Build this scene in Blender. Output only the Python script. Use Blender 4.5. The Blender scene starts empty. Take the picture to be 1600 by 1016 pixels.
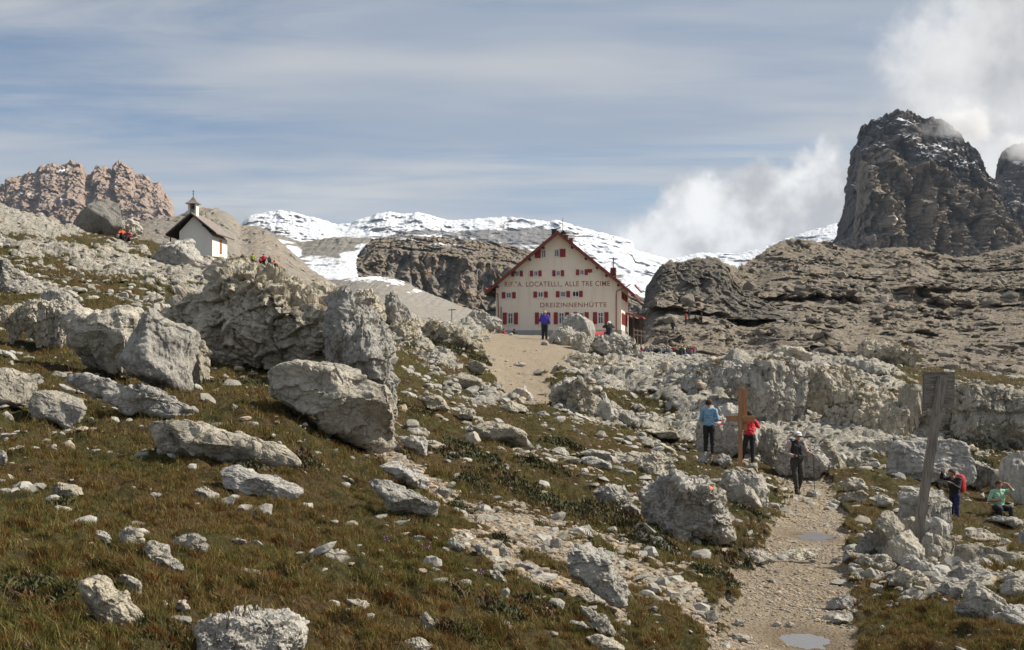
import bpy, bmesh, math, random
import numpy as np
from mathutils import Vector, Matrix
from mathutils.bvhtree import BVHTree
random.seed(7)
rng = np.random.default_rng(7)
R = math.radians
scene = bpy.context.scene
col = scene.collection

# ------------------------------------------------------------------ camera, sky, sun, exposure
F = 2000.0                       # focal length in pixels of the 1600 px wide photograph
UC, VH = 800.0, 560.0            # image column straight ahead, image row of the horizon
cam_d = bpy.data.cameras.new('camera')
cam = bpy.data.objects.new('camera', cam_d)
col.objects.link(cam)
cam.location = (0, 0, 0)
cam.rotation_euler = (R(90), 0, 0)
cam_d.sensor_width = 36
cam_d.lens = 45
cam_d.shift_y = (VH - 508) / 1600
cam_d.clip_start = 0.1
cam_d.clip_end = 60000
cam_d.dof.use_dof = True
cam_d.dof.focus_distance = 12.0
cam_d.dof.aperture_fstop = 14.0
scene.camera = cam
scene.cycles.use_denoising = True
scene.cycles.max_bounces = 6
scene.cycles.diffuse_bounces = 3
scene.cycles.glossy_bounces = 2
scene.cycles.volume_bounces = 3
scene.cycles.transparent_max_bounces = 8

SUN_AZ, SUN_EL = R(81), R(41)    # azimuth clockwise from straight ahead
sun_dir = Vector((math.sin(SUN_AZ) * math.cos(SUN_EL), math.cos(SUN_AZ) * math.cos(SUN_EL), math.sin(SUN_EL)))
sun_d = bpy.data.lights.new('sun', 'SUN')
sun_d.energy = 5.0
sun_d.angle = R(0.6)
sun_d.color = (1.0, 0.925, 0.80)
sun = bpy.data.objects.new('sun', sun_d)
col.objects.link(sun)
sun.rotation_euler = sun_dir.to_track_quat('Z', 'Y').to_euler()

world = bpy.data.worlds.new("World")
scene.world = world
world.use_nodes = True
scene.view_settings.view_transform = 'Standard'
scene.view_settings.look = 'None'
scene.view_settings.gamma = 1
scene.view_settings.exposure = 0.42

class G:
    """small helper for building node trees"""
    def __init__(self, tree):
        self.t = tree; self.n = tree.nodes; self.l = tree.links
    def node(self, typ, **kw):
        nd = self.n.new(typ)
        for k, v in kw.items():
            if hasattr(nd, k): setattr(nd, k, v)
        return nd
    def put(self, sock, v):
        if hasattr(v, 'links') or isinstance(v, bpy.types.NodeSocket): self.l.new(v, sock)
        elif isinstance(v, (tuple, list)) and len(v) == 3 and sock.type == 'RGBA': sock.default_value = (*v, 1)
        else: sock.default_value = v
    def math(self, op, a, b=0.0, c=0.0, clamp=False):
        nd = self.n.new('ShaderNodeMath'); nd.operation = op; nd.use_clamp = clamp
        self.put(nd.inputs[0], a); self.put(nd.inputs[1], b); self.put(nd.inputs[2], c)
        return nd.outputs[0]
    def vmath(self, op, a, b=None, s=None):
        nd = self.n.new('ShaderNodeVectorMath'); nd.operation = op
        self.put(nd.inputs[0], a)
        if b is not None: self.put(nd.inputs[1], b)
        if s is not None: self.put(nd.inputs['Scale'], s)
        return nd.outputs['Value'] if op in ('DOT_PRODUCT', 'LENGTH', 'DISTANCE') else nd.outputs[0]
    def noise(self, vec, scale, detail=4, rough=0.55, dist=0.0, lac=2.0):
        nd = self.n.new('ShaderNodeTexNoise')
        self.put(nd.inputs['Vector'], vec); self.put(nd.inputs['Scale'], scale)
        nd.inputs['Detail'].default_value = detail; nd.inputs['Roughness'].default_value = rough
        nd.inputs['Distortion'].default_value = dist; nd.inputs['Lacunarity'].default_value = lac
        return nd.outputs['Fac']
    def vor(self, vec, scale, feature='F1', out='Distance', rand=1.0):
        nd = self.n.new('ShaderNodeTexVoronoi'); nd.feature = feature
        self.put(nd.inputs['Vector'], vec); self.put(nd.inputs['Scale'], scale)
        nd.inputs['Randomness'].default_value = rand
        return nd.outputs[out]
    def ramp(self, x, a, b, lo=0.0, hi=1.0):
        nd = self.n.new('ShaderNodeMapRange'); nd.interpolation_type = 'SMOOTHSTEP'
        self.put(nd.inputs[0], x); self.put(nd.inputs[1], a); self.put(nd.inputs[2], b)
        self.put(nd.inputs[3], lo); self.put(nd.inputs[4], hi)
        return nd.outputs[0]
    def mix(self, f, a, b):
        nd = self.n.new('ShaderNodeMix'); nd.data_type = 'RGBA'
        self.put(nd.inputs[0], f); self.put(nd.inputs[6], a); self.put(nd.inputs[7], b)
        return nd.outputs[2]
    def attr(self, name, out='Fac'):
        nd = self.n.new('ShaderNodeAttribute'); nd.attribute_name = name
        return nd.outputs[out]
    def pos(self):
        return self.n.new('ShaderNodeNewGeometry').outputs['Position']
    def stretch(self, vec, s, rot=0):
        nd = self.n.new('ShaderNodeMapping'); self.put(nd.inputs['Vector'], vec)
        nd.inputs['Scale'].default_value = s
        nd.inputs['Rotation'].default_value = (0, 0, rot)
        return nd.outputs[0]

# ---- sky: Nishita sky with thin streaks of high cloud and cumulus, all by direction
wt = world.node_tree
for n_ in list(wt.nodes): wt.nodes.remove(n_)
g = G(wt)
wout = g.node('ShaderNodeOutputWorld'); bg = g.node('ShaderNodeBackground')
sky = g.node('ShaderNodeTexSky'); sky.sky_type = 'NISHITA'; sky.sun_disc = False
sky.sun_elevation = SUN_EL; sky.sun_rotation = SUN_AZ
sky.altitude = 2400; sky.air_density = 1.0; sky.dust_density = 0.6; sky.ozone_density = 1.2
dirv = g.node('ShaderNodeTexCoord').outputs['Generated']
sep = g.node('ShaderNodeSeparateXYZ'); g.l.new(dirv, sep.inputs[0])
dx, dy, dz = sep.outputs
zz = g.math('ADD', g.math('MAXIMUM', dz, 0.0), 0.10)
comb = g.node('ShaderNodeCombineXYZ')
g.put(comb.inputs[0], g.math('DIVIDE', dx, zz)); g.put(comb.inputs[1], g.math('DIVIDE', dy, zz)); g.put(comb.inputs[2], 0.0)
pl = comb.outputs[0]
veil = g.noise(g.stretch(pl, (0.40, 0.75, 1), 0.18), 0.85, 7, 0.56, 0.7)
fine = g.noise(g.stretch(pl, (0.7, 2.6, 1), -0.22), 1.2, 8, 0.62, 1.3)
bigp = g.noise(g.stretch(pl, (0.5, 0.6, 1)), 0.42, 2, 0.5)
vsum = g.math('ADD', g.math('ADD', g.math('MULTIPLY', veil, 0.75), g.math('MULTIPLY', fine, 0.40)), g.math('MULTIPLY', bigp, 0.40))
cirrus = g.ramp(vsum, 0.55, 0.82)
cir = g.math('ADD', g.math('MULTIPLY', cirrus, 0.80), 0.06)
skyc = g.mix(1.0, (0, 0, 0), sky.outputs[0])
CLW = 5.6
veilcol = g.mix(g.ramp(g.noise(g.stretch(pl, (0.5, 1.2, 1)), 1.3, 4, 0.5), 0.35, 0.7), (0.68 * CLW, 0.79 * CLW, 0.97 * CLW), (1.14 * CLW, 1.14 * CLW, 1.14 * CLW))
c1 = g.mix(cir, skyc, veilcol)
def look(u, v):
    return Vector(((u - UC) / F, 1.0, (VH - v) / F)).normalized()
def blob(u, v, rad, sz=1.0):
    """distance of the sky direction from a cloud centre, in units of the cloud's angular radius"""
    d = g.vmath('SUBTRACT', dirv, tuple(look(u, v)))
    d = g.vmath('MULTIPLY', d, (1.0, 1.0, sz))
    return g.math('DIVIDE', g.vmath('LENGTH', d), rad / F)
def smin(a, b): 
    nd = g.n.new('ShaderNodeMath'); nd.operation = 'SMOOTH_MIN'
    g.put(nd.inputs[0], a); g.put(nd.inputs[1], b); g.put(nd.inputs[2], 0.25); return nd.outputs[0]
def sub_noise(sc, det, ro): return g.math('SUBTRACT', g.noise(dirv, sc, det, ro), 0.5)
puff = g.math('ADD', g.math('MULTIPLY', sub_noise(16, 7, 0.55), 1.5), g.math('MULTIPLY', sub_noise(46, 4, 0.6), 0.45))
m1 = smin(blob(1265, 385, 150), smin(blob(1120, 420, 135), blob(1330, 310, 60)))
m1 = smin(m1, blob(1010, 430, 90))
e1 = g.ramp(g.math('ADD', m1, puff), 1.16, 0.86)
m2 = smin(blob(1650, 130, 190), smin(blob(1515, 140, 80), blob(1460, 150, 40)))
m2 = smin(m2, blob(1640, 250, 150))
m2 = smin(m2, blob(1780, 60, 270))
e2 = g.ramp(g.math('ADD', m2, puff), 1.38, 0.75)
m3 = blob(372, 348, 26)
e3 = g.math('MULTIPLY', g.ramp(g.math('ADD', m3, puff), 1.3, 0.3), 0.55)
tex = g.ramp(g.noise(dirv, 21, 6, 0.55), 0.33, 0.68)
cumc1 = g.mix(tex, (0.92 * CLW, 0.94 * CLW, 0.98 * CLW), (1.75 * CLW, 1.75 * CLW, 1.75 * CLW))
cumc2 = g.mix(g.ramp(g.noise(dirv, 9, 6, 0.55), 0.36, 0.66), (0.78 * CLW, 0.79 * CLW, 0.82 * CLW), (1.55 * CLW, 1.55 * CLW, 1.55 * CLW))
c2 = g.mix(e1, c1, cumc1)
c3 = g.mix(g.math('MULTIPLY', e2, 0.95), c2, cumc2)
c3 = g.mix(e3, c3, (0.85 * CLW, 0.87 * CLW, 0.9 * CLW))
g.l.new(c3, bg.inputs[0]); bg.inputs[1].default_value = 0.072
g.l.new(bg.outputs[0], wout.inputs[0])

# ------------------------------------------------------------------ numpy noise
_perm = np.random.default_rng(3).permutation(256); _perm = np.concatenate([_perm, _perm])
_gr = np.random.default_rng(5).normal(size=(256, 3)); _gr /= np.linalg.norm(_gr, axis=1)[:, None]
def pn(P):
    P = np.asarray(P, dtype=np.float64)
    if len(P) > 250000:
        return np.concatenate([pn(P[i:i + 250000]) for i in range(0, len(P), 250000)])
    I = np.floor(P).astype(np.int64); f = P - I; I &= 255
    w = f * f * f * (f * (f * 6 - 15) + 10)
    out = 0
    for a in (0, 1):
        pa = _perm[(I[:, 0] + a) & 255]
        wa = w[:, 0] if a else 1 - w[:, 0]
        for b in (0, 1):
            pb = _perm[(pa + I[:, 1] + b) & 255]
            wb = w[:, 1] if b else 1 - w[:, 1]
            for c in (0, 1):
                gi = _gr[_perm[(pb + I[:, 2] + c) & 255]]
                wc = w[:, 2] if c else 1 - w[:, 2]
                dd = gi[:, 0] * (f[:, 0] - a) + gi[:, 1] * (f[:, 1] - b) + gi[:, 2] * (f[:, 2] - c)
                out = out + wa * wb * wc * dd
    return out * 1.6
def fbm(P, octv=4, gain=0.5, off=0.0):
    P = np.asarray(P) + off; s = 0; a = 1.0
    for _ in range(octv):
        s = s + a * pn(P); P = P * 2.03 + 17.3; a *= gain
    return s
def ridged(P, octv=4, gain=0.5, off=0.0):
    P = np.asarray(P) + off; s = 0; a = 1.0
    for _ in range(octv):
        s = s + a * (1 - 2 * np.abs(pn(P))); P = P * 2.07 + 11.1; a *= gain
    return s
def _h(I, k):
    n = (I[:, 0] * 73856093) ^ (I[:, 1] * 19349663) ^ (I[:, 2] * 83492791) ^ (k * 2654435)
    n = (n ^ (n >> 13)) * 1274126177
    return ((n ^ (n >> 16)) & 0xffff) / 65535.0
def worley(P):
    """F1, F2 and a random value of the nearest cell"""
    P = np.asarray(P)
    if len(P) > 250000:
        r = [worley(P[i:i + 250000]) for i in range(0, len(P), 250000)]
        return tuple(np.concatenate(x) for x in zip(*r))
    I = np.floor(P).astype(np.int64)
    f1 = np.full(len(P), 9.0); f2 = np.full(len(P), 9.0); cid = np.zeros(len(P))
    for a in (-1, 0, 1):
        for b in (-1, 0, 1):
            for c in (-1, 0, 1):
                J = I + np.array([a, b, c])
                C = np.stack([J[:, 0] + _h(J, 1), J[:, 1] + _h(J, 2), J[:, 2] + _h(J, 3)], 1)
                d = np.sqrt(((P - C) ** 2).sum(1))
                near = d < f1
                f2 = np.where(near, f1, np.minimum(f2, d))
                cid = np.where(near, _h(J, 4), cid)
                f1 = np.where(near, d, f1)
    return f1, f2, cid
def facet(P, k=0, slope=0.9, step=0.35):
    """broken-rock relief: every Voronoi cell is a tilted plane of its own"""
    P = np.asarray(P, dtype=np.float64)
    if len(P) > 250000:
        return np.concatenate([facet(P[i:i + 250000], k, slope, step) for i in range(0, len(P), 250000)])
    P = P + k * 13.7; I = np.floor(P).astype(np.int64)
    f1 = np.full(len(P), 9.0); f2 = np.full(len(P), 9.0); best = np.zeros(len(P)); sec = np.zeros(len(P))
    for a in (-1, 0, 1):
        for b in (-1, 0, 1):
            for c in (-1, 0, 1):
                J = I + np.array([a, b, c])
                C = np.stack([J[:, 0] + _h(J, 1), J[:, 1] + _h(J, 2), J[:, 2] + _h(J, 3)], 1)
                T = np.stack([_h(J, 5), _h(J, 6), _h(J, 7)], 1) * 2 - 1
                E_ = P - C
                d = np.sqrt((E_ ** 2).sum(1))
                val = (E_ * T).sum(1) * slope + step * (_h(J, 4) * 2 - 1)
                near = d < f1; mid_ = (~near) & (d < f2)
                sec = np.where(near, best, np.where(mid_, val, sec)); f2 = np.where(near, f1, np.where(mid_, d, f2))
                best = np.where(near, val, best); f1 = np.where(near, d, f1)
    w = 0.5 * (1 - sstep(f2 - f1, 0.0, 0.07))
    return best * (1 - w) + sec * w
def joints(P, seed, step=0.6, slope=0.6, crack=0.3, cw=0.06, dip=0.22, warp=0.22, aspect=(1, 1, 1)):
    """bedded, jointed rock: rows of tilted blocks with open cracks between them"""
    P = np.asarray(P, dtype=np.float64)
    if len(P) > 200000:
        return np.concatenate([joints(P[i:i + 200000], seed, step, slope, crack, cw, dip, warp, aspect) for i in range(0, len(P), 200000)])
    r_ = np.random.default_rng(int(seed) * 11 + 1)
    Rt_ = np.array((Matrix.Rotation(r_.uniform(-dip, dip), 3, 'X') @ Matrix.Rotation(r_.uniform(-dip, dip) + 0.5 * dip, 3, 'Y') @ Matrix.Rotation(r_.uniform(-0.5, 0.5) + 0.6, 3, 'Z')))
    Q = P @ Rt_.T
    Q = Q + warp * np.stack([fbm(P * 1.1, 3, off=seed), fbm(P * 1.1, 3, off=seed + 7), fbm(P * 1.1, 3, off=seed + 13)], 1)
    Q = Q * np.array(aspect)
    z = Q[:, 2] + 0.28 * np.sin(2.1 * Q[:, 2] + seed); kz = np.floor(z)
    def hh(a, b, c, k): return _h(np.stack([a, b, c], 1).astype(np.int64), k + int(seed) * 3)
    o = np.zeros_like(kz)
    x = Q[:, 0] * (0.75 + 0.6 * hh(kz, o, o, 1)) + 5 * hh(kz, o, o, 2); kx = np.floor(x)
    y = Q[:, 1] * (0.75 + 0.6 * hh(kz, kx, o, 3)) + 5 * hh(kz, kx, o, 4); ky = np.floor(y)
    fx, fy, fz = x - kx, y - ky, z - kz
    d = step * (hh(kx, ky, kz, 5) * 2 - 1) + slope * ((hh(kx, ky, kz, 6) * 2 - 1) * (fx - .5) + (hh(kx, ky, kz, 7) * 2 - 1) * (fy - .5) + (hh(kx, ky, kz, 8) * 2 - 1.2) * (fz - .5))
    e = np.minimum(np.minimum(np.minimum(fx, 1 - fx), np.minimum(fy, 1 - fy)), np.minimum(fz, 1 - fz) * 1.3)
    return d - crack * (1 - sstep(e, 0.0, cw)) * sstep(fbm(P * 0.9, 2, off=seed + 30), -0.35, 0.15)
def crease(P, seed, n=5, aniso=None):
    """sum of triangle waves in random directions: flat facets that meet in sharp edges"""
    r_ = np.random.default_rng(int(seed) * 7 + 3); s = 0
    for i in range(n):
        d = r_.normal(size=3); d /= np.linalg.norm(d)
        x = P @ d * r_.uniform(0.6, 1.5) + r_.uniform(0, 1)
        s = s + (4 * np.abs(x - np.floor(x + 0.5)) - 1)
    return s / math.sqrt(n)
def sstep(x, a, b):
    t = np.clip((x - a) / (b - a), 0, 1); return t * t * (3 - 2 * t)

# ------------------------------------------------------------------ mesh helpers
def mesh_np(name, V, Fc, mats=None, smooth=True, attrs=None, mi=None):
    """V (n,3); Fc (m,3) or (m,4) int array, or a list of both kinds"""
    me = bpy.data.meshes.new(name)
    if not isinstance(Fc, list): Fc = [Fc]
    Fc = [np.asarray(f, dtype=np.int32) for f in Fc if len(f)]
    V = np.asarray(V, dtype=np.float32)
    me.vertices.add(len(V)); me.vertices.foreach_set('co', V.ravel())
    loops = np.concatenate([f.ravel() for f in Fc])
    sizes = np.concatenate([np.full(len(f), f.shape[1], dtype=np.int32) for f in Fc])
    starts = np.concatenate([[0], np.cumsum(sizes)[:-1]]).astype(np.int32)
    me.loops.add(len(loops)); me.loops.foreach_set('vertex_index', loops)
    me.polygons.add(len(sizes)); me.polygons.foreach_set('loop_start', starts)
    me.polygons.foreach_set('loop_total', sizes)
    me.polygons.foreach_set('use_smooth', np.full(len(sizes), bool(smooth)))
    if mi is not None: me.polygons.foreach_set('material_index', np.asarray(mi, dtype=np.int32))
    for k, a in (attrs or {}).items():
        a = np.asarray(a, dtype=np.float32)
        if a.ndim == 1:
            me.attributes.new(k, 'FLOAT', 'POINT').data.foreach_set('value', a)
        else:
            me.attributes.new(k, 'FLOAT_VECTOR', 'POINT').data.foreach_set('vector', a.ravel())
    me.update(calc_edges=True)
    if mats is not None:
        for m in (mats if isinstance(mats, (list, tuple)) else [mats]): me.materials.append(m)
    return me
def link(name, me, parent=None, loc=None, rz=None):
    o = bpy.data.objects.new(name, me); col.objects.link(o)
    if parent is not None: o.parent = parent
    if loc is not None: o.location = loc
    if rz is not None: o.rotation_euler.z = rz
    return o
def tag(o, label=None, cat=None, group=None, kind=None):
    if label: o['label'] = label
    if cat: o['category'] = cat
    if group: o['group'] = group
    if kind: o['kind'] = kind
    return o
def grid_faces(nr, nc, flip=False):
    i = np.arange(nr - 1)[:, None] * nc + np.arange(nc - 1)[None, :]
    f = np.stack([i, i + 1, i + nc + 1, i + nc], -1).reshape(-1, 4)
    return f[:, ::-1] if flip else f
_ico = {}
def ico(level):
    if level not in _ico:
        bm = bmesh.new(); bmesh.ops.create_icosphere(bm, subdivisions=level, radius=1.0)
        V = np.array([v.co[:] for v in bm.verts]); Fc = np.array([[v.index for v in f.verts] for f in bm.faces])
        bm.free(); V /= np.linalg.norm(V, axis=1)[:, None]
        _ico[level] = (V, Fc)
    return _ico[level]
def vnormals(V, Fc):
    N = np.zeros_like(V)
    if Fc.shape[1] == 4:
        n = np.cross(V[Fc[:, 2]] - V[Fc[:, 0]], V[Fc[:, 3]] - V[Fc[:, 1]])
    else:
        n = np.cross(V[Fc[:, 1]] - V[Fc[:, 0]], V[Fc[:, 2]] - V[Fc[:, 0]])
    for k in range(Fc.shape[1]):
        for a in range(3): N[:, a] += np.bincount(Fc[:, k], n[:, a], len(V))
    return N / (np.linalg.norm(N, axis=1)[:, None] + 1e-12)

# ------------------------------------------------------------------ materials
def new_mat(name):
    m = bpy.data.materials.new(name); m.use_nodes = True
    t = m.node_tree; b = t.nodes['Principled BSDF']
    return m, G(t), b
def bump(g, b, h, dist, strength=1.0, prev=None):
    nd = g.n.new('ShaderNodeBump'); nd.inputs['Strength'].default_value = strength
    nd.inputs['Distance'].default_value = dist; g.put(nd.inputs['Height'], h)
    if prev is not None: g.l.new(prev, nd.inputs['Normal'])
    if b is not None: g.l.new(nd.outputs[0], b.inputs['Normal'])
    return nd.outputs[0]
def flat_mat(name, c, rough=0.7, var=0.12, scale=8.0, bmp=0.0, metal=0.0):
    m, g, b = new_mat(name)
    p = g.node('ShaderNodeTexCoord').outputs['Object']
    n = g.noise(p, scale, 5, 0.6)
    lo = tuple(x * (1 - var) for x in c); hi = tuple(min(1, x * (1 + var)) for x in c)
    g.l.new(g.mix(g.ramp(n, 0.3, 0.7), lo, hi), b.inputs['Base Color'])
    b.inputs['Roughness'].default_value = rough; b.inputs['Metallic'].default_value = metal
    if bmp: bump(g, b, n, bmp)
    return m
def rock_mat(name, light=(0.62, 0.575, 0.49), mid=(0.42, 0.39, 0.335), dark=(0.11, 0.102, 0.086), warm=(0.40, 0.30, 0.19),
             sc=1.0, warm_amt=0.25, dark_lo=0.51, dark_hi=0.67, bmpk=1.0, fl=(1, 1, 1)):
    m, g, b = new_mat(name)
    p = g.pos()
    n1 = g.noise(p, 1.3 * sc, 5, 0.6)
    n2 = g.noise(p, 7.0 * sc, 6, 0.65)
    n3 = g.noise(p, 38.0 * sc, 4, 0.7)
    c = g.mix(g.ramp(g.math('ADD', g.math('MULTIPLY', n1, 0.5), g.math('MULTIPLY', n2, 0.5)), 0.36, 0.62), mid, light)
    lich = g.math('ADD', g.math('MULTIPLY', g.noise(p, 2.3 * sc, 4, 0.6), 0.45), g.math('MULTIPLY', g.noise(p, 16.0 * sc, 5, 0.75), 0.55))
    c = g.mix(g.math('MULTIPLY', g.ramp(lich, dark_lo, dark_hi), 0.75), c, dark)
    wn = g.noise(p, 0.9 * sc, 4, 0.6)
    c = g.mix(g.math('MULTIPLY', g.ramp(wn, 0.52, 0.72), warm_amt), c, warm)
    sp = g.ramp(n3, 0.32, 0.7)
    stn = g.math('ADD', g.math('MULTIPLY', g.noise(g.stretch(p, (1, 1, 0.28)), 3.4 * sc, 5, 0.7), 0.6), g.math('MULTIPLY', n1, 0.4))
    c = g.mix(g.math('MULTIPLY', g.ramp(stn, 0.50, 0.62), 0.55), c, tuple(x * 1.15 for x in dark))
    c = g.mix(0.20, c, g.mix(sp, dark, (0.62, 0.60, 0.56)))
    b.inputs['Roughness'].default_value = 0.93
    b.inputs['Specular IOR Level'].default_value = 0.2
    crack = g.vor(g.vmath('ADD', p, g.vmath('SCALE', _vn(g, p, 3 * sc), s=0.6 / sc)), 1.9 * sc, 'DISTANCE_TO_EDGE')
    ch = g.ramp(g.math('ADD', crack, g.ramp(n1, 0.42, 0.56, 0.0, 0.06)), 0.0, 0.03)
    cr2 = g.vor(g.stretch(g.vmath('ADD', p, g.vmath('SCALE', _vn(g, p, 5 * sc), s=0.42 / sc)), fl), 5.0 * sc, 'DISTANCE_TO_EDGE')
    ch2 = g.ramp(cr2, 0.0, 0.045)
    brk = g.ramp(n1, 0.42, 0.58)
    c = g.mix(g.math('MULTIPLY', g.math('SUBTRACT', 1.0, ch), 0.35), c, dark)
    c = g.mix(g.math('MULTIPLY', g.math('MULTIPLY', g.math('SUBTRACT', 1.0, ch2), brk), 0.30), c, dark)
    if fl[2] < 1:
        stk = g.noise(g.stretch(p, (1, 1, 0.12)), 5.0 * sc, 6, 0.7)
        c = g.mix(g.math('MULTIPLY', g.ramp(stk, 0.50, 0.66), 0.55), c, dark)
        n2 = g.math('ADD', g.math('MULTIPLY', n2, 0.5), g.math('MULTIPLY', stk, 0.9))
    orr = g.node('ShaderNodeObjectInfo').outputs['Random']
    hsv = g.node('ShaderNodeHueSaturation'); g.l.new(c, hsv.inputs['Color'])
    g.l.new(g.ramp(orr, 0.0, 1.0, 0.80, 1.10), hsv.inputs['Value']); g.l.new(g.ramp(g.math('FRACT', g.math('MULTIPLY', orr, 7.3)), 0.0, 1.0, 0.7, 1.5), hsv.inputs['Saturation'])
    g.l.new(hsv.outputs[0], b.inputs['Base Color'])
    h = g.math('ADD', g.math('MULTIPLY', n2, 0.9), g.math('ADD', g.math('MULTIPLY', ch, 0.22), g.math('MULTIPLY', ch2, 0.12)))
    nn = bump(g, None, h, 0.07 / sc * bmpk)
    nn = bump(g, None, g.noise(p, 22.0 * sc, 5, 0.75), 0.028 / sc * bmpk, prev=nn)
    bump(g, b, n3, 0.006 / sc * bmpk, prev=nn)
    return m
def _vn(g, p, sc):
    nd = g.n.new('ShaderNodeTexNoise'); g.put(nd.inputs['Vector'], p); nd.inputs['Scale'].default_value = sc
    nd.inputs['Detail'].default_value = 3
    return nd.outputs['Color']

M_rock = rock_mat('pale_limestone')
M_flute = rock_mat('grooved_limestone', light=(0.60, 0.555, 0.475), fl=(1.3, 1.3, 0.35))
M_shade = rock_mat('shade_painted_skyline_rock', light=(0.19, 0.18, 0.165), mid=(0.14, 0.135, 0.125), dark=(0.07, 0.068, 0.06))  # shade on the skyline boulder, put into its rock colour
M_rock_far = rock_mat('hillside_limestone', light=(0.36, 0.335, 0.295), mid=(0.25, 0.235, 0.205), dark=(0.13, 0.12, 0.10), sc=0.22, warm_amt=0.35, bmpk=0.8)
# ------------------------------------------------------------------ the ground sheet
# control points: (image column, image row, distance) -> height, interpolated in (direction, log distance)
APEX = 6.0
CP = [(-300,1016,4.5),(0,1016,5),(400,1016,6),(800,1016,7.5),(1100,1016,10),(1220,1016,11),(1450,1016,11),(1600,1016,11),(1900,1016,11),
 (-300,850,8),(0,850,8.5),(400,850,9.5),(800,850,13),(1120,870,17),(1240,870,18),(1450,900,16),(1600,880,17),(1900,880,18),
 (-300,680,14),(0,700,14),(300,700,15),(550,715,18),(455,650,18.4),(505,690,18.2),(750,720,22),(900,720,27),(1050,730,31),(1245,768,36),(1400,770,36),(1600,805,38),(1900,810,40),(1500,798,37),(1490,822,33),
 (-300,550,22),(0,560,22),(200,600,22),(400,600,25),(620,620,30),(760,640,38),(860,640,42),(950,665,43),(1130,708,41),(1300,708,46),(1500,715,48),(1600,715,50),(1900,720,50),
 (-300,450,35),(0,460,35),(150,470,36),(300,475,42),(500,500,45),(640,560,45),(800,600,56),(950,610,54),(1060,650,50),(1200,693,48),
 (700,590,48),(720,545,62),(850,565,64),
 (1100,578,56),(1250,580,58),(1400,630,56),(1500,650,55),(1600,650,58),(1900,660,60),
 (-300,390,55),(0,400,55),(150,415,60),(250,420,70),(330,430,75),(450,445,80),(560,488,75),(650,500,80),(740,517,85),(800,528,77),(900,533,80),(1010,572,65),(1070,570,66),(1130,572,68),(1000,560,80),(1090,563,85),(1200,563,85),(1400,578,85),(1600,600,85),(1900,610,85),
 (-300,300,90),(0,332,90),(100,357,95),(200,380,105),(260,398,120),(300,403,150),(300,403,175),(400,417,160),(450,440,150),(560,510,120),(700,522,130),
 (800,527,110),(870,527,115),(780,527,145),(870,527,150),(930,529,165),(970,533,155),(1020,556,125),(1080,557,125),(1050,556,140),(1200,563,140),(1400,575,140),(1600,592,140),(1900,600,140),
 (-300,400,140),(0,400,140),(100,400,150),(0,450,220),(200,450,220),(300,440,230),(400,460,230),(560,540,200),(700,545,210),(870,538,200),(1000,545,200),(1200,560,210),(1600,565,230),(1900,570,230)]
pts, hz = [], []
for (u, v, Y) in CP:
    z = (VH - v) / F * Y; x = (u - UC) / F * Y
    pts.append((x / (Y + APEX), math.log(Y + APEX))); hz.append(z)
for (x, y, z) in [(0, 0, -1.65), (-3, 0, -1.05), (3, 0, -2.1), (0, -3.5, -1.6), (-2, -3.5, -1.3), (2, -3.5, -1.9), (-1.2, 3, -1.45), (0.8, 3.5, -1.75), (2.2, 6, -2.2), (0, 5.5, -1.72)]:
    pts.append((x / (y + APEX), math.log(y + APEX))); hz.append(z)
pts = np.array(pts) * np.array([3.2, 1.0]); hz = np.array(hz)
hq = hz / np.exp(pts[:, 1])
def _tps(r2): return np.where(r2 > 1e-12, 0.5 * r2 * np.log(np.maximum(r2, 1e-12)), 0)
n_ = len(pts)
A = np.zeros((n_ + 3, n_ + 3))
A[:n_, :n_] = _tps(((pts[:, None] - pts[None]) ** 2).sum(-1)) + np.eye(n_) * 1e-3
A[:n_, n_] = 1; A[:n_, n_ + 1:] = pts; A[n_:, :n_] = A[:n_, n_:].T
rhs = np.zeros(n_ + 3); rhs[:n_] = hq
cf = np.linalg.solve(A, rhs)
# columns: dense inside the view, coarse beyond it; rows in log distance
sc_ = np.concatenate([np.linspace(-1.5, -0.47, 40)[:-1], np.linspace(-0.47, 0.47, 1050), np.linspace(0.47, 1.5, 40)[1:]])
tr_ = np.concatenate([np.linspace(math.log(1.0), math.log(9.5), 60)[:-1], np.linspace(math.log(9.5), math.log(70), 640)[:-1], np.linspace(math.log(70), math.log(300), 260)])
NC, NR = len(sc_), len(tr_)
cs = np.linspace(sc_[0], sc_[-1], 260); ct = np.linspace(tr_[0], tr_[-1], 260)
gs, gt = np.meshgrid(cs, ct)
Q = np.stack([gs.ravel() * 3.2, gt.ravel()], 1)
qv = cf[n_] + Q @ cf[n_ + 1:]
for i in range(n_): qv = qv + cf[i] * _tps(((Q - pts[i]) ** 2).sum(1))
qc = qv.reshape(260, 260)
def bil(xs, ys, grid, x, y):
    fx = np.interp(x, xs, np.arange(len(xs))); fy = np.interp(y, ys, np.arange(len(ys)))
    ix = np.minimum(fx.astype(int), len(xs) - 2); iy = np.minimum(fy.astype(int), len(ys) - 2)
    a = fx - ix; b = fy - iy
    return (grid[iy, ix] * (1 - a) + grid[iy, ix + 1] * a) * (1 - b) + (grid[iy + 1, ix] * (1 - a) + grid[iy + 1, ix + 1] * a) * b
S, T = np.meshgrid(sc_, tr_)
E = np.exp(T)
GX = S * E; GY = E - APEX
GZ = bil(cs, ct, qc, S.ravel(), T.ravel()).reshape(NR, NC) * E
with np.errstate(divide='ignore', invalid='ignore'):
    GU = np.where(GY > 2, UC + F * GX / np.maximum(GY, 0.5), -9999)
    GV = np.where(GY > 2, VH - F * GZ / np.maximum(GY, 0.5), 9999)
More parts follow.
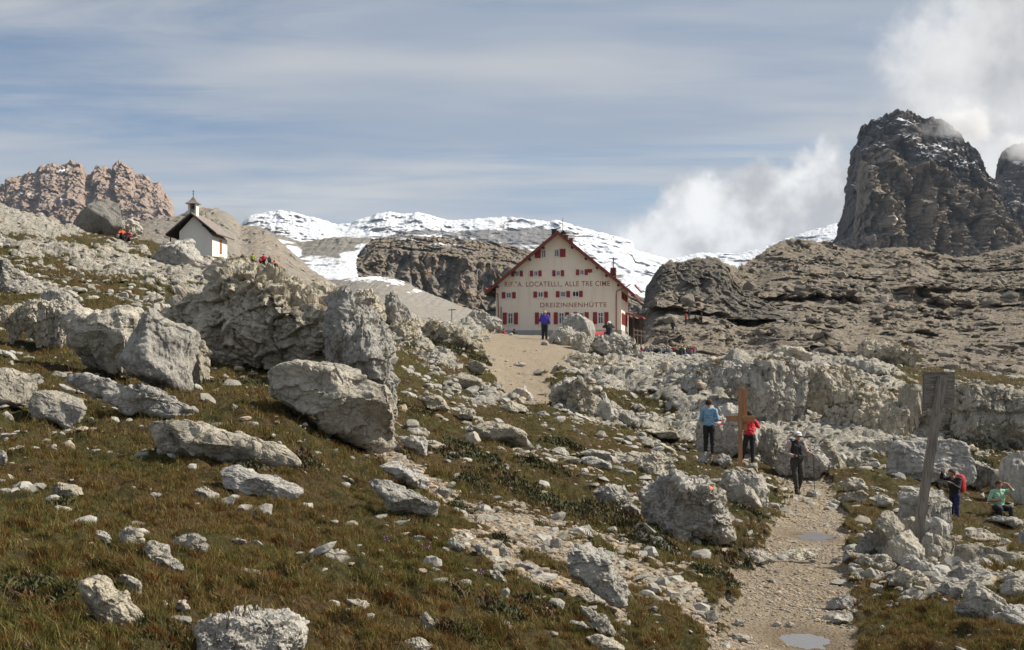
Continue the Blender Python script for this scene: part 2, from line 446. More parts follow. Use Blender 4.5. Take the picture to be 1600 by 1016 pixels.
# blurred skyline test so that masks painted for one side of a crest do not spill over it
def seg_mask(U, Vv, line):
    """line: (u, v, halfwidth); >0 inside"""
    best = np.full(U.shape, -9.0)
    for (u0, v0, w0), (u1, v1, w1) in zip(line[:-1], line[1:]):
        dx_, dy_ = u1 - u0, v1 - v0
        t = np.clip(((U - u0) * dx_ + (Vv - v0) * dy_) / (dx_ * dx_ + dy_ * dy_ + 1e-9), 0, 1)
        d = np.hypot(U - u0 - t * dx_, Vv - v0 - t * dy_); w = w0 + t * (w1 - w0)
        best = np.maximum(best, 1 - d / w)
    return best
XY = np.stack([GX.ravel(), GY.ravel(), np.zeros(GX.size)], 1)
nz1 = fbm(XY * 0.9, 4).reshape(GX.shape); nz2 = fbm(XY * 0.16, 4, off=40).reshape(GX.shape); nz3 = fbm(XY * 4.0, 3, off=9).reshape(GX.shape)
U_, V_ = GU + nz1 * 14 + nz3 * 6, GV + nz1 * 7 + nz3 * 4
# the dirt path, laid out in the ground plane through both of its visible stretches
low_path = [(1220,1090,150),(1222,1016,128),(1232,930,108),(1247,870,88),(1262,820,66),(1262,785,52),(1248,762,40),(1225,748,22),(1200,742,8)]
up_path = [(855,640,10),(838,618,30),(815,590,38),(795,560,38),(800,540,46),(810,529,55),(840,526,70)]
pathm = np.where((GY < 40), seg_mask(U_ + nz1 * 16 + nz3 * 10, V_, low_path) + 0.22 * nz3 + 0.12 * nz1, -9)
pathm = np.maximum(pathm, np.where((GY > 41) & (GY < 100), seg_mask(U_, V_, up_path), -9))
yard = np.where((GY > 95) & (GY < 170), sstep(GU, 760, 800) * (1 - sstep(GU, 985, 1010)) * 1.5 - 0.5, -9)
pathm = np.maximum(pathm, yard)
PATH = sstep(pathm, -0.02, 0.12)
screes = [[(585,705,14),(640,735,14),(700,778,15),(750,805,26),(820,835,32),(900,858,24),(990,888,30),(1075,925,24),(1110,975,14)],
          [(870,910,14),(950,950,16),(980,975,8)], [(730,835,18),(790,872,26),(870,918,18)], [(420,575,16),(470,600,18)],
          [(1130,565,4),(1131,566,4)]]
SC = np.full(GX.shape, -9.0)
for l in screes: SC = np.maximum(SC, np.where(GY < 34, seg_mask(U_, V_, l), -9))
SCREE = sstep(SC + nz1 * 0.55 + nz3 * 0.5 - 0.05, 0.0, 0.30)
# bare rock areas (column, row, radius u, radius v, strength, Ymin, Ymax)
rocky = [(680,520,110,26,.9,40,110),(700,560,60,25,.45,40,90),(1010,575,110,40,1.0,40,110),(1230,640,200,70,1.1,42,75),(1480,660,180,50,1.0,42,80),
 (1250,565,220,14,.8,60,140),(930,548,110,20,1,60,110),(120,400,160,14,.5,50,90),(60,350,110,24,.85,50,110),(190,420,120,20,.55,45,90),(320,430,90,22,.6,60,170),
 (300,470,120,22,.45,36,60),(60,455,60,20,.5,30,60),(1000,720,60,18,.5,20,50),(1040,790,60,30,.4,16,40),(980,650,100,22,.6,36,55),(1080,660,50,40,.7,40,60),
 (700,610,80,22,.35,36,60),(1000,900,110,50,.25,10,25),(1300,700,110,22,.9,40,60),(1450,900,110,40,.8,8,24),(1560,760,60,10,.6,30,60),(780,625,60,10,.7,36,60),(1150,600,130,30,1,42,75)]
RK = np.zeros(GX.shape)
for (u, v, ru, rv, s_, y0, y1) in rocky:
    d = ((U_ - u) / ru) ** 2 + ((V_ - v) / rv) ** 2
    RK = np.maximum(RK, np.where((GY > y0) & (GY < y1), s_ * np.exp(-d * 0.9), 0))
patch = ridged(XY * 0.55, 4, off=77).reshape(GX.shape)
far_r = sstep(GY, 90, 150) * 0.55 * sstep(GU, 950, 1010)
ROCKM = sstep(RK + far_r + nz1 * 0.30 + nz2 * 0.22 + (patch - 0.6) * 0.16 - 0.42, 0.0, 0.16)
ROCKM *= (1 - PATH) * np.where(GY > 3, 1, 0)
GRASS = (1 - PATH) * (1 - SCREE) * (1 - ROCKM)
# relief
P3 = np.stack([GX.ravel(), GY.ravel(), GZ.ravel()], 1)
f1, f2, cid = worley(np.stack([GX.ravel() * 0.75, GY.ravel() * 0.75, GZ.ravel() * 0.75], 1) + 0.35 * nz1.ravel()[:, None])
blocks = ((cid - 0.35) * 0.55 * sstep(f2 - f1, 0.02, 0.16)).reshape(GX.shape)
g1, g2, cid2 = worley(np.stack([GX.ravel() * 2.6, GY.ravel() * 2.6, GZ.ravel() * 2.6], 1) + 0.3 * nz3.ravel()[:, None])
blocks2 = (cid2 * 0.16 * sstep(g2 - g1, 0.02, 0.2)).reshape(GX.shape)
big = sstep(GY, 15, 60)
relief = nz2 * (0.10 + 0.45 * big) + nz1 * (0.05 + 0.05 * big) + nz3 * 0.012
relief = relief * (1 - 0.75 * PATH)
relief += ROCKM * ((0.2 + 0.25 * big) * blocks + (0.3 + 0.3 * big) * blocks2 + (0.05 + 0.12 * big) * nz1)
relief += SCREE * (0.03 * nz3 + 0.15 * blocks2) - SCREE * 0.05 - PATH * 0.07
hum = fbm(XY * 2.2, 3, off=130).reshape(GX.shape)
relief += GRASS * np.clip(hum, -0.3, 1) * 0.11
relief += GRASS * np.clip(fbm(XY * 6.5, 2, off=150).reshape(GX.shape), -0.2, 1) * 0.035
relief += PATH * (fbm(XY * 9, 3, off=3).reshape(GX.shape) * 0.010 + fbm(XY * 2.2, 2, off=8).reshape(GX.shape) * 0.02)
flat = np.exp(-(((GX + 39.0) / 5) ** 2 + ((GY - 164) / 7) ** 2))
relief *= np.where(GY > 105, 0.55, 1.0)
relief *= 1 - 0.8 * sstep(GY, 54, 62) * sstep(GU, 980, 1000) * (1 - sstep(GU, 1120, 1150))
GZ = GZ + relief
# two shallow hollows in the path that hold puddles
def zw(x, y):
    x = np.asarray(x, float); y = np.asarray(y, float)
    e = np.maximum(y + APEX, 0.5)
    return bil(sc_, tr_, GZ, x / e, np.log(e))
def pix2ground(u, v, y0=3.0, y1=200.0):
    Ys = np.exp(np.linspace(math.log(y0), math.log(y1), 1400))
    z = zw((u - UC) / F * Ys, Ys)
    vv = VH - F * z / Ys
    k = np.argmax(vv <= v)
    if vv[k] > v: k = int(np.argmin(vv))
    Y = Ys[k]
    return Vector(((u - UC) / F * Y, Y, float(z[k])))
puddles = [(1256, 1000, 0.30, 0.16), (1268, 838, 0.42, 0.18)]
PUD = []
for (u, v, rx, ry) in puddles:
    c = pix2ground(u, v)
    d = ((GX - c.x) / rx) ** 2 + ((GY - c.y) / (ry * 3.2)) ** 2
    zc = float(zw(c.x, c.y))
    w = np.exp(-d * 0.55)
    GZ = GZ * (1 - w) + (zc - 0.035 * np.exp(-d * 1.1) + 0.012 * nz3) * w
    PUD.append((c.x, c.y, zc, rx, ry * 3.2))
SPAR = {}
mg, g, b = new_mat('mountain_ground')
p = g.pos()
gr, pa, ro, scr = g.attr('grassy'), g.attr('path'), g.attr('rocky'), g.attr('scree')
a1 = g.noise(p, 0.55, 5, 0.65); a2 = g.noise(p, 3.2, 6, 0.7); a3 = g.noise(p, 24.0, 5, 0.75)
olive = g.mix(g.ramp(a2, 0.35, 0.65), (0.030, 0.030, 0.010), (0.075, 0.068, 0.022))
rust = g.mix(g.ramp(a3, 0.35, 0.65), (0.045, 0.028, 0.013), (0.105, 0.068, 0.030))
gcol = g.mix(g.ramp(g.math('ADD', g.math('MULTIPLY', a1, 0.6), g.math('MULTIPLY', a2, 0.4)), 0.42, 0.60), olive, rust)
gcol = g.mix(g.ramp(a3, 0.52, 0.78), gcol, (0.14, 0.11, 0.05))
gcol = g.mix(g.ramp(a3, 0.46, 0.25), gcol, (0.030, 0.028, 0.010))
soil = g.mix(g.ramp(a3, 0.3, 0.7), (0.22, 0.17, 0.115), (0.37, 0.31, 0.23))
soil = g.mix(g.ramp(g.vor(p, 26.0), 0.36, 0.10), soil, (0.38, 0.335, 0.27))
soil = g.mix(g.math('MULTIPLY', g.ramp(a2, 0.45, 0.7), 0.5), soil, (0.36, 0.305, 0.22))
rc = g.mix(g.ramp(a2, 0.35, 0.62), (0.25, 0.232, 0.195), (0.46, 0.43, 0.37))
rc = g.mix(g.math('MULTIPLY', g.ramp(a3, 0.46, 0.66), 0.7), rc, (0.12, 0.11, 0.09))
rc = g.mix(g.ramp(g.vor(p, 4.5, 'DISTANCE_TO_EDGE'), 0.06, 0.0), rc, (0.09, 0.08, 0.06))
sc1 = g.mix(g.ramp(g.vor(p, 17.0, out='Color'), 0.2, 0.9), (0.17, 0.13, 0.085), (0.34, 0.305, 0.25))
edge = g.math('MULTIPLY', g.math('SUBTRACT', a3, 0.5), 0.9)
def th(a): return g.ramp(g.math('ADD', a, edge), 0.35, 0.62)
c = g.mix(th(scr), gcol, sc1)
c = g.mix(th(ro), c, rc)
c = g.mix(th(pa), c, soil)
wet = g.attr('wet')
c = g.mix(g.math('MULTIPLY', wet, 0.8), c, (0.15, 0.105, 0.062))
g.l.new(c, b.inputs['Base Color'])
b.inputs['Roughness'].default_value = 0.95; b.inputs['Specular IOR Level'].default_value = 0.15
hh = g.math('ADD', g.math('MULTIPLY', a2, 0.5), g.math('MULTIPLY', a3, 0.35))
nn = bump(g, None, hh, 0.10)
nn = bump(g, None, g.noise(p, 70.0, 3, 0.7), 0.012, prev=nn)
st = g.math('MULTIPLY', g.ramp(g.vor(p, 22.0), 0.5, 0.1), g.math('MAXIMUM', pa, scr))
bump(g, b, st, 0.016, prev=nn)
WET = np.zeros(GX.shape)
for (x, y, z, rx, ry) in PUD:
    WET = np.maximum(WET, np.exp(-(((GX - x) / (rx * 1.5)) ** 2 + ((GY - y) / (ry * 1.3)) ** 2) * 0.8))
WET = WET * PATH
V = np.stack([GX.ravel(), GY.ravel(), GZ.ravel()], 1)
me = mesh_np('ground', V, grid_faces(NR, NC), mg, True,
             dict(grassy=GRASS.ravel(), path=PATH.ravel(), rocky=ROCKM.ravel(), scree=SCREE.ravel(), wet=WET.ravel()))
tag(link('ground', me), kind='structure')
# a coarse sheet under everything that carries the ground to the horizon
MF = flat_mat('valley_floor', (0.22, 0.20, 0.17), 0.95, 0.2, 0.01)
me = mesh_np('valley_floor', [(-7000, -1000, -70), (7000, -1000, -70), (7000, 6200, -70), (-7000, 6200, -70)], np.array([[0, 1, 2, 3]]), MF)
tag(link('valley_floor', me), kind='structure')
# puddles: flat water in the hollows
mw, g, b = new_mat('puddle_water')
b.inputs['Base Color'].default_value = (0.16, 0.14, 0.12, 1); b.inputs['Roughness'].default_value = 0.06
b.inputs['Specular IOR Level'].default_value = 0.7
bump(g, b, g.noise(g.pos(), 25, 2), 0.002)
mud = flat_mat('wet_mud', (0.115, 0.10, 0.085), 0.28, 0.25, 6.0, 0.004)
for (x, y, z, rx, ry) in PUD:
    k = 48; ang = np.linspace(0, 2 * math.pi, k, endpoint=False)
    rr = 1 + 0.20 * np.sin(2 * ang + x) + 0.15 * np.sin(3 * ang + 1) + 0.10 * np.sin(5 * ang + 2) + 0.07 * np.sin(9 * ang) + 0.05 * np.sin(13 * ang + 1)
    ring = np.stack([np.cos(ang) * rx * rr, np.sin(ang) * ry * rr, np.zeros(k)], 1)
    V = np.concatenate([[[0, 0, 0]], ring])
    me = mesh_np('puddle', V, np.array([[0, 1 + i, 1 + (i + 1) % k] for i in range(k)]), mw)
    me.materials.clear(); me.materials.append(mw if y < 14 else mud)
    o = link('puddle', me, loc=(x, y, z - 0.016)); o['kind'] = 'structure'
# ------------------------------------------------------------------ hills and mountains
def mountain_mat(name, a, bcol, dark, orange, L, orange_amt=0.4, strata=1.0, snow_b=(0.80, 0.82, 0.86), bk=1.0, green=0.0):
    """L: metres that one photo pixel covers there"""
    m, g, b = new_mat(name)
    p = g.pos()
    q = g.vmath('SCALE', p, s=1.0 / L)
    big = g.noise(q, 0.018, 5, 0.6); mid = g.noise(q, 0.07, 6, 0.65); fin = g.noise(q, 0.32, 5, 0.7)
    ver = g.noise(g.stretch(q, (1, 1, 0.16)), 0.14, 5, 0.65)
    hor = g.noise(g.stretch(q, (0.12, 0.12, 1)), 0.30, 5, 0.65)
    c = g.mix(g.ramp(mid, 0.36, 0.64), a, bcol)
    c = g.mix(g.math('MULTIPLY', g.ramp(ver, 0.50, 0.70), 0.7), c, dark)
    c = g.mix(g.math('MULTIPLY', g.ramp(hor, 0.5, 0.66), 0.28 * strata), c, dark)
    on = g.math('ADD', g.math('MULTIPLY', big, 0.5), g.math('MULTIPLY', ver, 0.5))
    c = g.mix(g.math('MULTIPLY', g.ramp(on, 0.48, 0.62), orange_amt), c, orange)
    if green:
        scr_ = g.mix(g.ramp(fin, 0.35, 0.65), (0.155, 0.13, 0.102), (0.265, 0.23, 0.188))
        c = g.mix(g.ramp(g.math('ADD', g.attr('crag'), g.math('MULTIPLY', g.math('SUBTRACT', mid, 0.5), 0.8)), 0.45, 0.12), c, scr_)
        c = g.mix(g.math('MULTIPLY', g.math('MULTIPLY', g.ramp(g.noise(q, 0.045, 5, 0.7), 0.55, 0.63), g.attr('flat')), green), c, (0.13, 0.10, 0.035))
    sn = g.ramp(g.math('ADD', g.attr('snow'), g.math('MULTIPLY', g.math('SUBTRACT', g.math('ADD', g.math('MULTIPLY', hor, 0.55), g.math('MULTIPLY', big, 0.45)), 0.5), 0.75)), 0.44, 0.56)
    c = g.mix(sn, c, snow_b)
    g.l.new(c, b.inputs['Base Color']); b.inputs['Roughness'].default_value = 0.95
    b.inputs['Specular IOR Level'].default_value = 0.1
    h = g.math('ADD', g.math('MULTIPLY', mid, 0.25), g.math('ADD', g.math('MULTIPLY', ver, 0.8), g.math('MULTIPLY', hor, 0.4 * strata)))
    nn = bump(g, None, h, 5.5 * L * bk)
    bump(g, b, fin, 1.6 * L * bk, prev=nn)
    return m
def massif(name, sky, base, Yb, Yt, mat, nu=420, na=260, prof=None, pill=10., pillw=22., vstr=4.0, strat=4., stratw=16., rough=4., roughw=9.,
           jag=3., snow=None, seed=0, dist_sky=None, back=0.5, calm=1.0, clefts=(), bands=(), lump=0., lumpw=60.):
    """a hill or mountain with real depth: front face from its foot (Yb) up to its skyline (Yt) and a back slope.
    sky/base: skyline and foot as (column, row); prof: list of (fraction of height, fraction of depth)."""
    u0, u1 = sky[0][0], sky[-1][0]
    us = np.linspace(u0, u1, nu)
    sv = np.interp(us, [s[0] for s in sky], [s[1] for s in sky])
    bv = np.interp(us, [s[0] for s in base], [s[1] for s in base])
    Yb_ = np.interp(us, [s[0] for s in Yb], [s[1] for s in Yb]) if isinstance(Yb, list) else np.full(nu, float(Yb))
    Yt_ = np.interp(us, [s[0] for s in Yt], [s[1] for s in Yt]) if isinstance(Yt, list) else np.full(nu, float(Yt))
    nb = max(8, na // 6)
    a = np.concatenate([np.linspace(0, 1, na), 1 + np.linspace(0, back, nb)[1:]])
    prof = prof or [(0, 0), (1, 1)]
    ga = np.interp(a, [q[0] for q in prof], [q[1] for q in prof])
    ga = np.where(a > 1, 1 + (a - 1) * 1.0, ga)
    L = float(np.mean(Yt_)) / F
    UU, AA = np.meshgrid(us, a); Gg = np.repeat(ga[:, None], nu, 1)
    Yd = Yb_[None] + (Yt_ - Yb_)[None] * Gg
    zb = (VH - bv) / F * Yb_; zt = (VH - sv) / F * Yt_
    X = (UU - UC) / F * Yd
    fr = np.clip(AA, 0, 1)
    # height that keeps the silhouette: interpolate the image row, then turn it into height at that depth
    vv = bv[None] + (sv - bv)[None] * fr
    Z = (VH - vv) / F * Yd
    bk = np.clip(AA - 1, 0, None) / max(back, 1e-6)
    Z = np.where(AA > 1, zt[None] - (zt - zb)[None] * (bk ** 1.3) * 1.05, Z)
    Pp = np.stack([X.ravel() / L, Yd.ravel() / L, Z.ravel() / L], 1) + seed * 31.7
    w1 = fbm(Pp / pillw / 1.7, 3, off=3) * 0.9
    Pv = Pp * np.array([1, 0.35, 1 / vstr]) / pillw + w1[:, None] * np.array([0.8, 0.3, 0.25])
    n1 = ridged(Pv, 4, 0.5)
    n2 = fbm(Pp / roughw, 4, 0.55, off=21)
    hh = Pp[:, 2] / stratw + fbm(Pp / 60, 3, off=5) * 0.9
    tr = np.abs((hh % 1.0) - 0.5) * 2; ledge = sstep(tr, 0.25, 0.6)
    hh2 = Pp[:, 2] / (stratw * 0.37) + fbm(Pp / 30, 2, off=15) * 0.7
    ledge2 = sstep(np.abs((hh2 % 1.0) - 0.5) * 2, 0.2, 0.7)
    Pb = Pp * np.array([1, 0.5, 1 / vstr]) / (pillw * 2.0) + 0.35 * np.stack([w1, w1 * 0, w1 * 0.3], 1)
    msk = sstep(fbm(Pp * np.array([1, .45, 1]) / 38, 3, off=71), -calm, 0.40) if calm < 1 else 1.0
    D = (pill * 0.7 * (n1 - 0.6) + pill * 1.5 * facet(Pb, seed, 0.7, 0.7) + pill * 0.8 * facet(Pb * 2.3 + 5, seed + 1, 0.7, 0.6)
         + rough * (0.35 * n2 + 0.5 * crease(Pp * np.array([1, .6, 1 / (1 + 0.15 * vstr)]) / (roughw * 2.6) + 0.2 * w1[:, None], seed + 5) + 0.45 * facet(Pp * np.array([1, .6, 1 / (1 + 0.25 * vstr)]) / (roughw * 1.2), seed + 3))
         + strat * 0.7 * (ledge - 0.5) * (0.3 + 0.7 * sstep(w1, -0.3, 0.5)) + strat * 0.3 * (ledge2 - 0.5))
    D = D * (0.24 + 0.76 * msk)
    Uf, Vf = UU.ravel(), vv.ravel()
    for (ua, va, ub, vb_, w_, dep_) in clefts:
        t = np.clip((Vf - va) / (vb_ - va), -0.2, 1.2); uc_ = ua + (ub - ua) * t + 3 * w1
        on = sstep(t, -0.05, 0.12) * (1 - sstep(t, 1.0, 1.15))
        D = D - dep_ * on * np.exp(-np.abs((Uf - uc_) / w_) ** 1.6)
    for (ua, ub, va, vb_, h_, dep_) in bands:
        t = (Uf - ua) / (ub - ua); vc = va + (vb_ - va) * t + 5 * w1
        on = sstep(t, 0, 0.08) * (1 - sstep(t, 0.92, 1.0)) * sstep(fbm(Pp / 25, 2, off=va), -0.5, 0.0)
        D = D + dep_ * on * 2.8 * np.clip(1 - (vc - Vf) / h_, 0, 1) * (Vf > vc - h_ * 1.6) * np.where(Vf < vc, 1, 0) + 0.0
    if lump: D = D + lump * fbm(Pp / lumpw, 3, off=66)
    taper = (sstep(fr, 0.0, 0.06)).ravel()
    top = np.exp(-((AA.ravel() - 1) / 0.02) ** 2)
    X2 = X.ravel(); Y2 = Yd.ravel() - D * L * taper * (1 - 0.4 * top)
    X2 = X2 + (n2 * 0.35 * rough * L) * taper * (1 - top) * (0.4 + 0.6 * msk)
    j = fbm(np.stack([Pp[:, 0] / 7, Pp[:, 1] * 0, Pp[:, 0] * 0 + seed], 1), 4, 0.6)
    Z2 = Z.ravel() + (jag * j * L * sstep(fr, 0.6, 1.0).ravel()) + taper * L * 0.35 * rough * (0.4 + 0.6 * msk) * fbm(Pp / roughw, 3, off=91)
    V = np.stack([X2, Y2, Z2], 1)
    Fc = grid_faces(len(a), nu)
    N = vnormals(V, Fc)
    N *= np.sign(N[:, 2].mean() if abs(N[:, 2].mean()) > 1e-3 else 1)
    at = dict(flat=np.clip(N[:, 2], 0, 1))
    at['crag'] = msk if calm < 1 else np.ones(len(V))
    at['snow'] = snow(UU.ravel(), vv.ravel(), N, AA.ravel(), Pp) if snow else np.full(len(V), -1.0)
    me = mesh_np(name, V, Fc, mat, True, at)
    o = link(name, me); o['kind'] = 'structure'
    return o, V.reshape(len(a), nu, 3), us
def gm(U, V, pts_):
    r = np.zeros(U.shape)
    for (u, v, ru, rv, s) in pts_: r = np.maximum(r, s * np.exp(-((U - u) / ru) ** 2 - ((V - v) / rv) ** 2))
    return r

# far snow-covered range behind the hut
L4 = 4000 / F
M_snowr = mountain_mat('snowy_range_rock', (0.20, 0.20, 0.205), (0.27, 0.26, 0.25), (0.11, 0.11, 0.125), (0.33, 0.25, 0.18), 4000 / F, 0.35, 1.2)
def sn_range(U, V, N, A, P):
    s = 0.33 + 0.95 * (N[:, 2] - 0.35)
    s = s + 0.45 * np.exp(-((1 - A) / 0.12) ** 2) + 0.12 * fbm(P / 40, 3)
    s = s + gm(U, V, [(980, 430, 90, 60, .55), (700, 440, 60, 60, .2), (540, 370, 60, 12, .25), (640, 345, 60, 10, .2)])
    s = s - gm(U, V, [(690, 362, 120, 9, .55), (840, 368, 90, 17, .9), (770, 352, 40, 14, .5), (430, 358, 60, 12, .35), (740, 365, 60, 12, .7), (560, 365, 18, 14, .25)])
    return s
massif('snowy_range', [(370,372),(381,345),(390,338),(405,334),(422,330),(440,328),(455,331),(470,335),(500,342),(525,350),(545,349),(565,342),(590,334),(610,331),(625,334),(640,333),(650,331),(665,334),(685,340),(700,344),(740,343),(785,339),(820,342),(850,346),(870,344),(900,354),(930,361),(975,372),(988,378),(992,391),(1010,395),(1030,401),(1045,404),(1060,402),(1090,395),(1120,395),(1150,397),(1185,389),(1250,365),(1280,356),(1305,349),(1340,350),(1400,360)],
       [(370,480),(1400,480)], 3300, 4300, M_snowr, 700, 220, prof=[(0, 0), (.35, .55), (.55, .62), (.8, .8), (1, 1)], pill=6, pillw=26, strat=5, stratw=17, rough=2, jag=1.0, snow=sn_range, seed=1)
# snow valley in front of that range
M_val = mountain_mat('snow_valley_rock', (0.21, 0.195, 0.17), (0.27, 0.25, 0.215), (0.12, 0.11, 0.10), (0.36, 0.28, 0.19), 2200 / F, 0.3, 0.8)
def sn_val(U, V, N, A, P):
    s = -0.05 + 0.2 * fbm(P / 34, 4) + gm(U, V, [(455, 395, 45, 16, .9), (500, 405, 50, 14, .8), (572, 404, 46, 22, 1.35), (520, 425, 70, 15, 1.1), (590, 425, 60, 16, 1.1), (605, 425, 45, 12, .7), (640, 440, 30, 6, .6), (570, 385, 34, 10, .8), (430, 378, 40, 7, .8), (640, 375, 60, 6, .5), (520, 430, 20, 12, .6), (1000, 440, 40, 60, .9)])
    s = s - gm(U, V, [(590, 460, 14, 5, .9), (495, 392, 24, 7, .7), (540, 388, 18, 6, .4)])
    return s
massif('snow_valley', [(300,400),(380,352),(400,356),(430,365),(470,378),(500,374),(530,370),(560,372),(600,372),(700,384),(780,400),(860,420),(950,428),(1010,432),(1060,440)],
       [(300,520),(1060,520)], 1300, 2300, M_val, 480, 200, pill=5, pillw=30, vstr=1.5, strat=3, rough=4, jag=1.2, snow=sn_val, seed=2, calm=0.1, lump=12)
# long brown cliff left of the hut
M_cliff = mountain_mat('brown_cliff_rock', (0.17, 0.152, 0.128), (0.25, 0.222, 0.185), (0.085, 0.078, 0.07), (0.40, 0.27, 0.155), 1200 / F, 0.65, 0.9)
def sn_cl(U, V, N, A, P):
    return gm(U, V, [(700, 382, 70, 5, .55), (640, 374, 50, 4, .6), (760, 392, 60, 5, .5), (590, 400, 30, 10, .0)]) * (N[:, 2] > 0.25) - 0.02
massif('cliff_hill', [(560,400),(574,382),(584,374),(600,371),(640,368),(700,371),(760,377),(790,382),(830,392),(900,410),(960,440),(1010,470)],
       [(560,430),(600,450),(660,475),(740,500),(800,515),(1010,530)], 1000, 1300, M_cliff, 460, 220,
       prof=[(0, 0), (.12, .22), (.15, .24), (.74, .36), (.78, .5), (1, 1)], pill=11, pillw=13, vstr=9, strat=3, stratw=30, rough=3, jag=1.5, clefts=[(640,385,645,440,3,10),(655,385,662,450,4,14),(610,380,606,420,3,10),(705,392,700,460,3,9),(745,400,742,470,4,9)], snow=sn_cl, seed=3)
# scree fan under it
M_fan = mountain_mat('scree_fan', (0.22, 0.205, 0.18), (0.28, 0.26, 0.23), (0.17, 0.16, 0.14), (0.30, 0.25, 0.19), 700 / F, 0.2, 0.2, bk=0.45)
def sn_fan(U, V, N, A, P):
    return gm(U, V, [(560, 434, 60, 7, 1.1), (620, 440, 30, 8, .9), (655, 455, 26, 5, .7), (495, 448, 30, 4, .8)]) + 0.45 * fbm(P / 16, 4) - 0.16
massif('scree_slope', [(430,462),(470,456),(500,448),(530,440),(560,434),(590,432),(615,434),(640,444),(660,454),(680,462),(720,478),(760,492),(800,500),(880,505)],
       [(430,540),(880,560)], 380, 950, M_fan, 360, 170, pill=2, pillw=26, vstr=1.4, strat=1.0, rough=3, jag=1.0, snow=sn_fan, seed=4, calm=0.05, lump=5)
# grey hill behind the chapel
M_gh = mountain_mat('grey_hill_rock', (0.235, 0.215, 0.185), (0.31, 0.285, 0.245), (0.15, 0.138, 0.12), (0.42, 0.28, 0.165), 600 / F, 0.45, 0.8)
massif('grey_hill', [(150,372),(200,352),(240,342),(275,338),(300,328),(318,325),(340,326),(352,330),(366,341),(376,352),(388,354),(400,352),(415,358),(430,370),(450,388),(468,404),(485,420),(520,442),(560,466),(600,484),(650,498),(700,506)],
       [(150,440),(700,560)], 300, [(150, 620), (400, 620), (700, 420)], M_gh, 420, 200, prof=[(0, 0), (.42, .5), (.62, .55), (.68, .66), (1, 1)], pill=5, pillw=24, vstr=4, strat=6, stratw=20, rough=5, jag=1.6, seed=5, calm=0.25, lump=6)
# far left dolomite towers
M_dol = mountain_mat('dolomite_rock', (0.29, 0.225, 0.185), (0.40, 0.305, 0.24), (0.15, 0.14, 0.145), (0.37, 0.25, 0.165), 3500 / F, 0.65, 0.5)
def sn_dol(U, V, N, A, P):
    s = -0.10 + 0.5 * (N[:, 2] - 0.25) + 0.15 * fbm(P / 14, 3)
    return s + gm(U, V, [(40, 303, 50, 5, .4), (95, 313, 50, 5, .35), (100, 268, 14, 12, .4), (150, 320, 50, 6, .25), (215, 335, 40, 5, .4), (180, 290, 8, 10, .3)])
massif('dolomite_range', [(-120,300),(-60,285),(-20,296),(0,290),(12,288),(15,279),(26,275),(34,277),(38,270),(45,267),(56,270),(60,263),(70,258),(85,256),(95,262),(100,255),(110,251),(122,253),(129,259),(134,270),(140,271),(146,268),(150,262),(160,260),(171,262),(174,266),(177,255),(187,252),(199,259),(208,264),(211,273),(224,273),(234,278),(240,286),(248,284),(254,292),(256,302),(263,305),(268,311),(271,318),(273,345),(285,352),(300,358)],
       [(-120,420),(300,420)], 2700, 3500, M_dol, 520, 240, prof=[(0, 0), (.42, .6), (.5, .64), (.8, .8), (1, 1)], pill=9, pillw=9, vstr=16, strat=1.0, stratw=26, rough=0.3, jag=4, clefts=[(140,262,142,320,3,14),(176,268,178,320,3,14),(62,268,60,300,3,10),(36,276,34,300,2,8),(100,262,104,310,3,12)], snow=sn_dol, seed=6)
# the big rock tower at the right: dark snowy dome behind, lit buttress in front, a second tower beyond
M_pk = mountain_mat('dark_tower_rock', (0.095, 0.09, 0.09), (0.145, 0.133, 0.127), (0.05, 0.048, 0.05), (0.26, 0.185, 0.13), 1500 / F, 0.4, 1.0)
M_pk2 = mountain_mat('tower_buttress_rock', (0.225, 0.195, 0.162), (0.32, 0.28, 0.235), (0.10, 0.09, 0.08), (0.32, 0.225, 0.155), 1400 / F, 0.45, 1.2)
def sn_dome(U, V, N, A, P):
    s = -0.10 + 0.9 * (N[:, 2] - 0.30) + 0.28 * fbm(P / 22, 4)
    return s + gm(U, V, [(1400, 190, 30, 7, .45), (1440, 235, 50, 14, .3), (1500, 255, 40, 7, .4), (1370, 187, 16, 6, .4)])
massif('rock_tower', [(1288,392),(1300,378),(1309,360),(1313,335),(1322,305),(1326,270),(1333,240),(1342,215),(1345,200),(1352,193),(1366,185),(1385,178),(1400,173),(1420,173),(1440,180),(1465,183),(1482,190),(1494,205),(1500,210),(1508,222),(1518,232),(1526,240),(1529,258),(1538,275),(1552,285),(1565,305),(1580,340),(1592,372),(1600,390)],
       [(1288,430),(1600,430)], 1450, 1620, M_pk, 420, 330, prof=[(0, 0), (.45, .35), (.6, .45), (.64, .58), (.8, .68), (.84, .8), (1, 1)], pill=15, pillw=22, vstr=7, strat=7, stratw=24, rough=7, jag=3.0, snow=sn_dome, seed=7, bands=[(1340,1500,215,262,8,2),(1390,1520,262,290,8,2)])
def sn_but(U, V, N, A, P):
    return gm(U, V, [(1385, 345, 22, 5, .42), (1362, 365, 16, 5, .42), (1392, 308, 12, 4, .38), (1310, 375, 14, 10, .3)]) + 0.2 * fbm(P / 9, 3) - 0.05
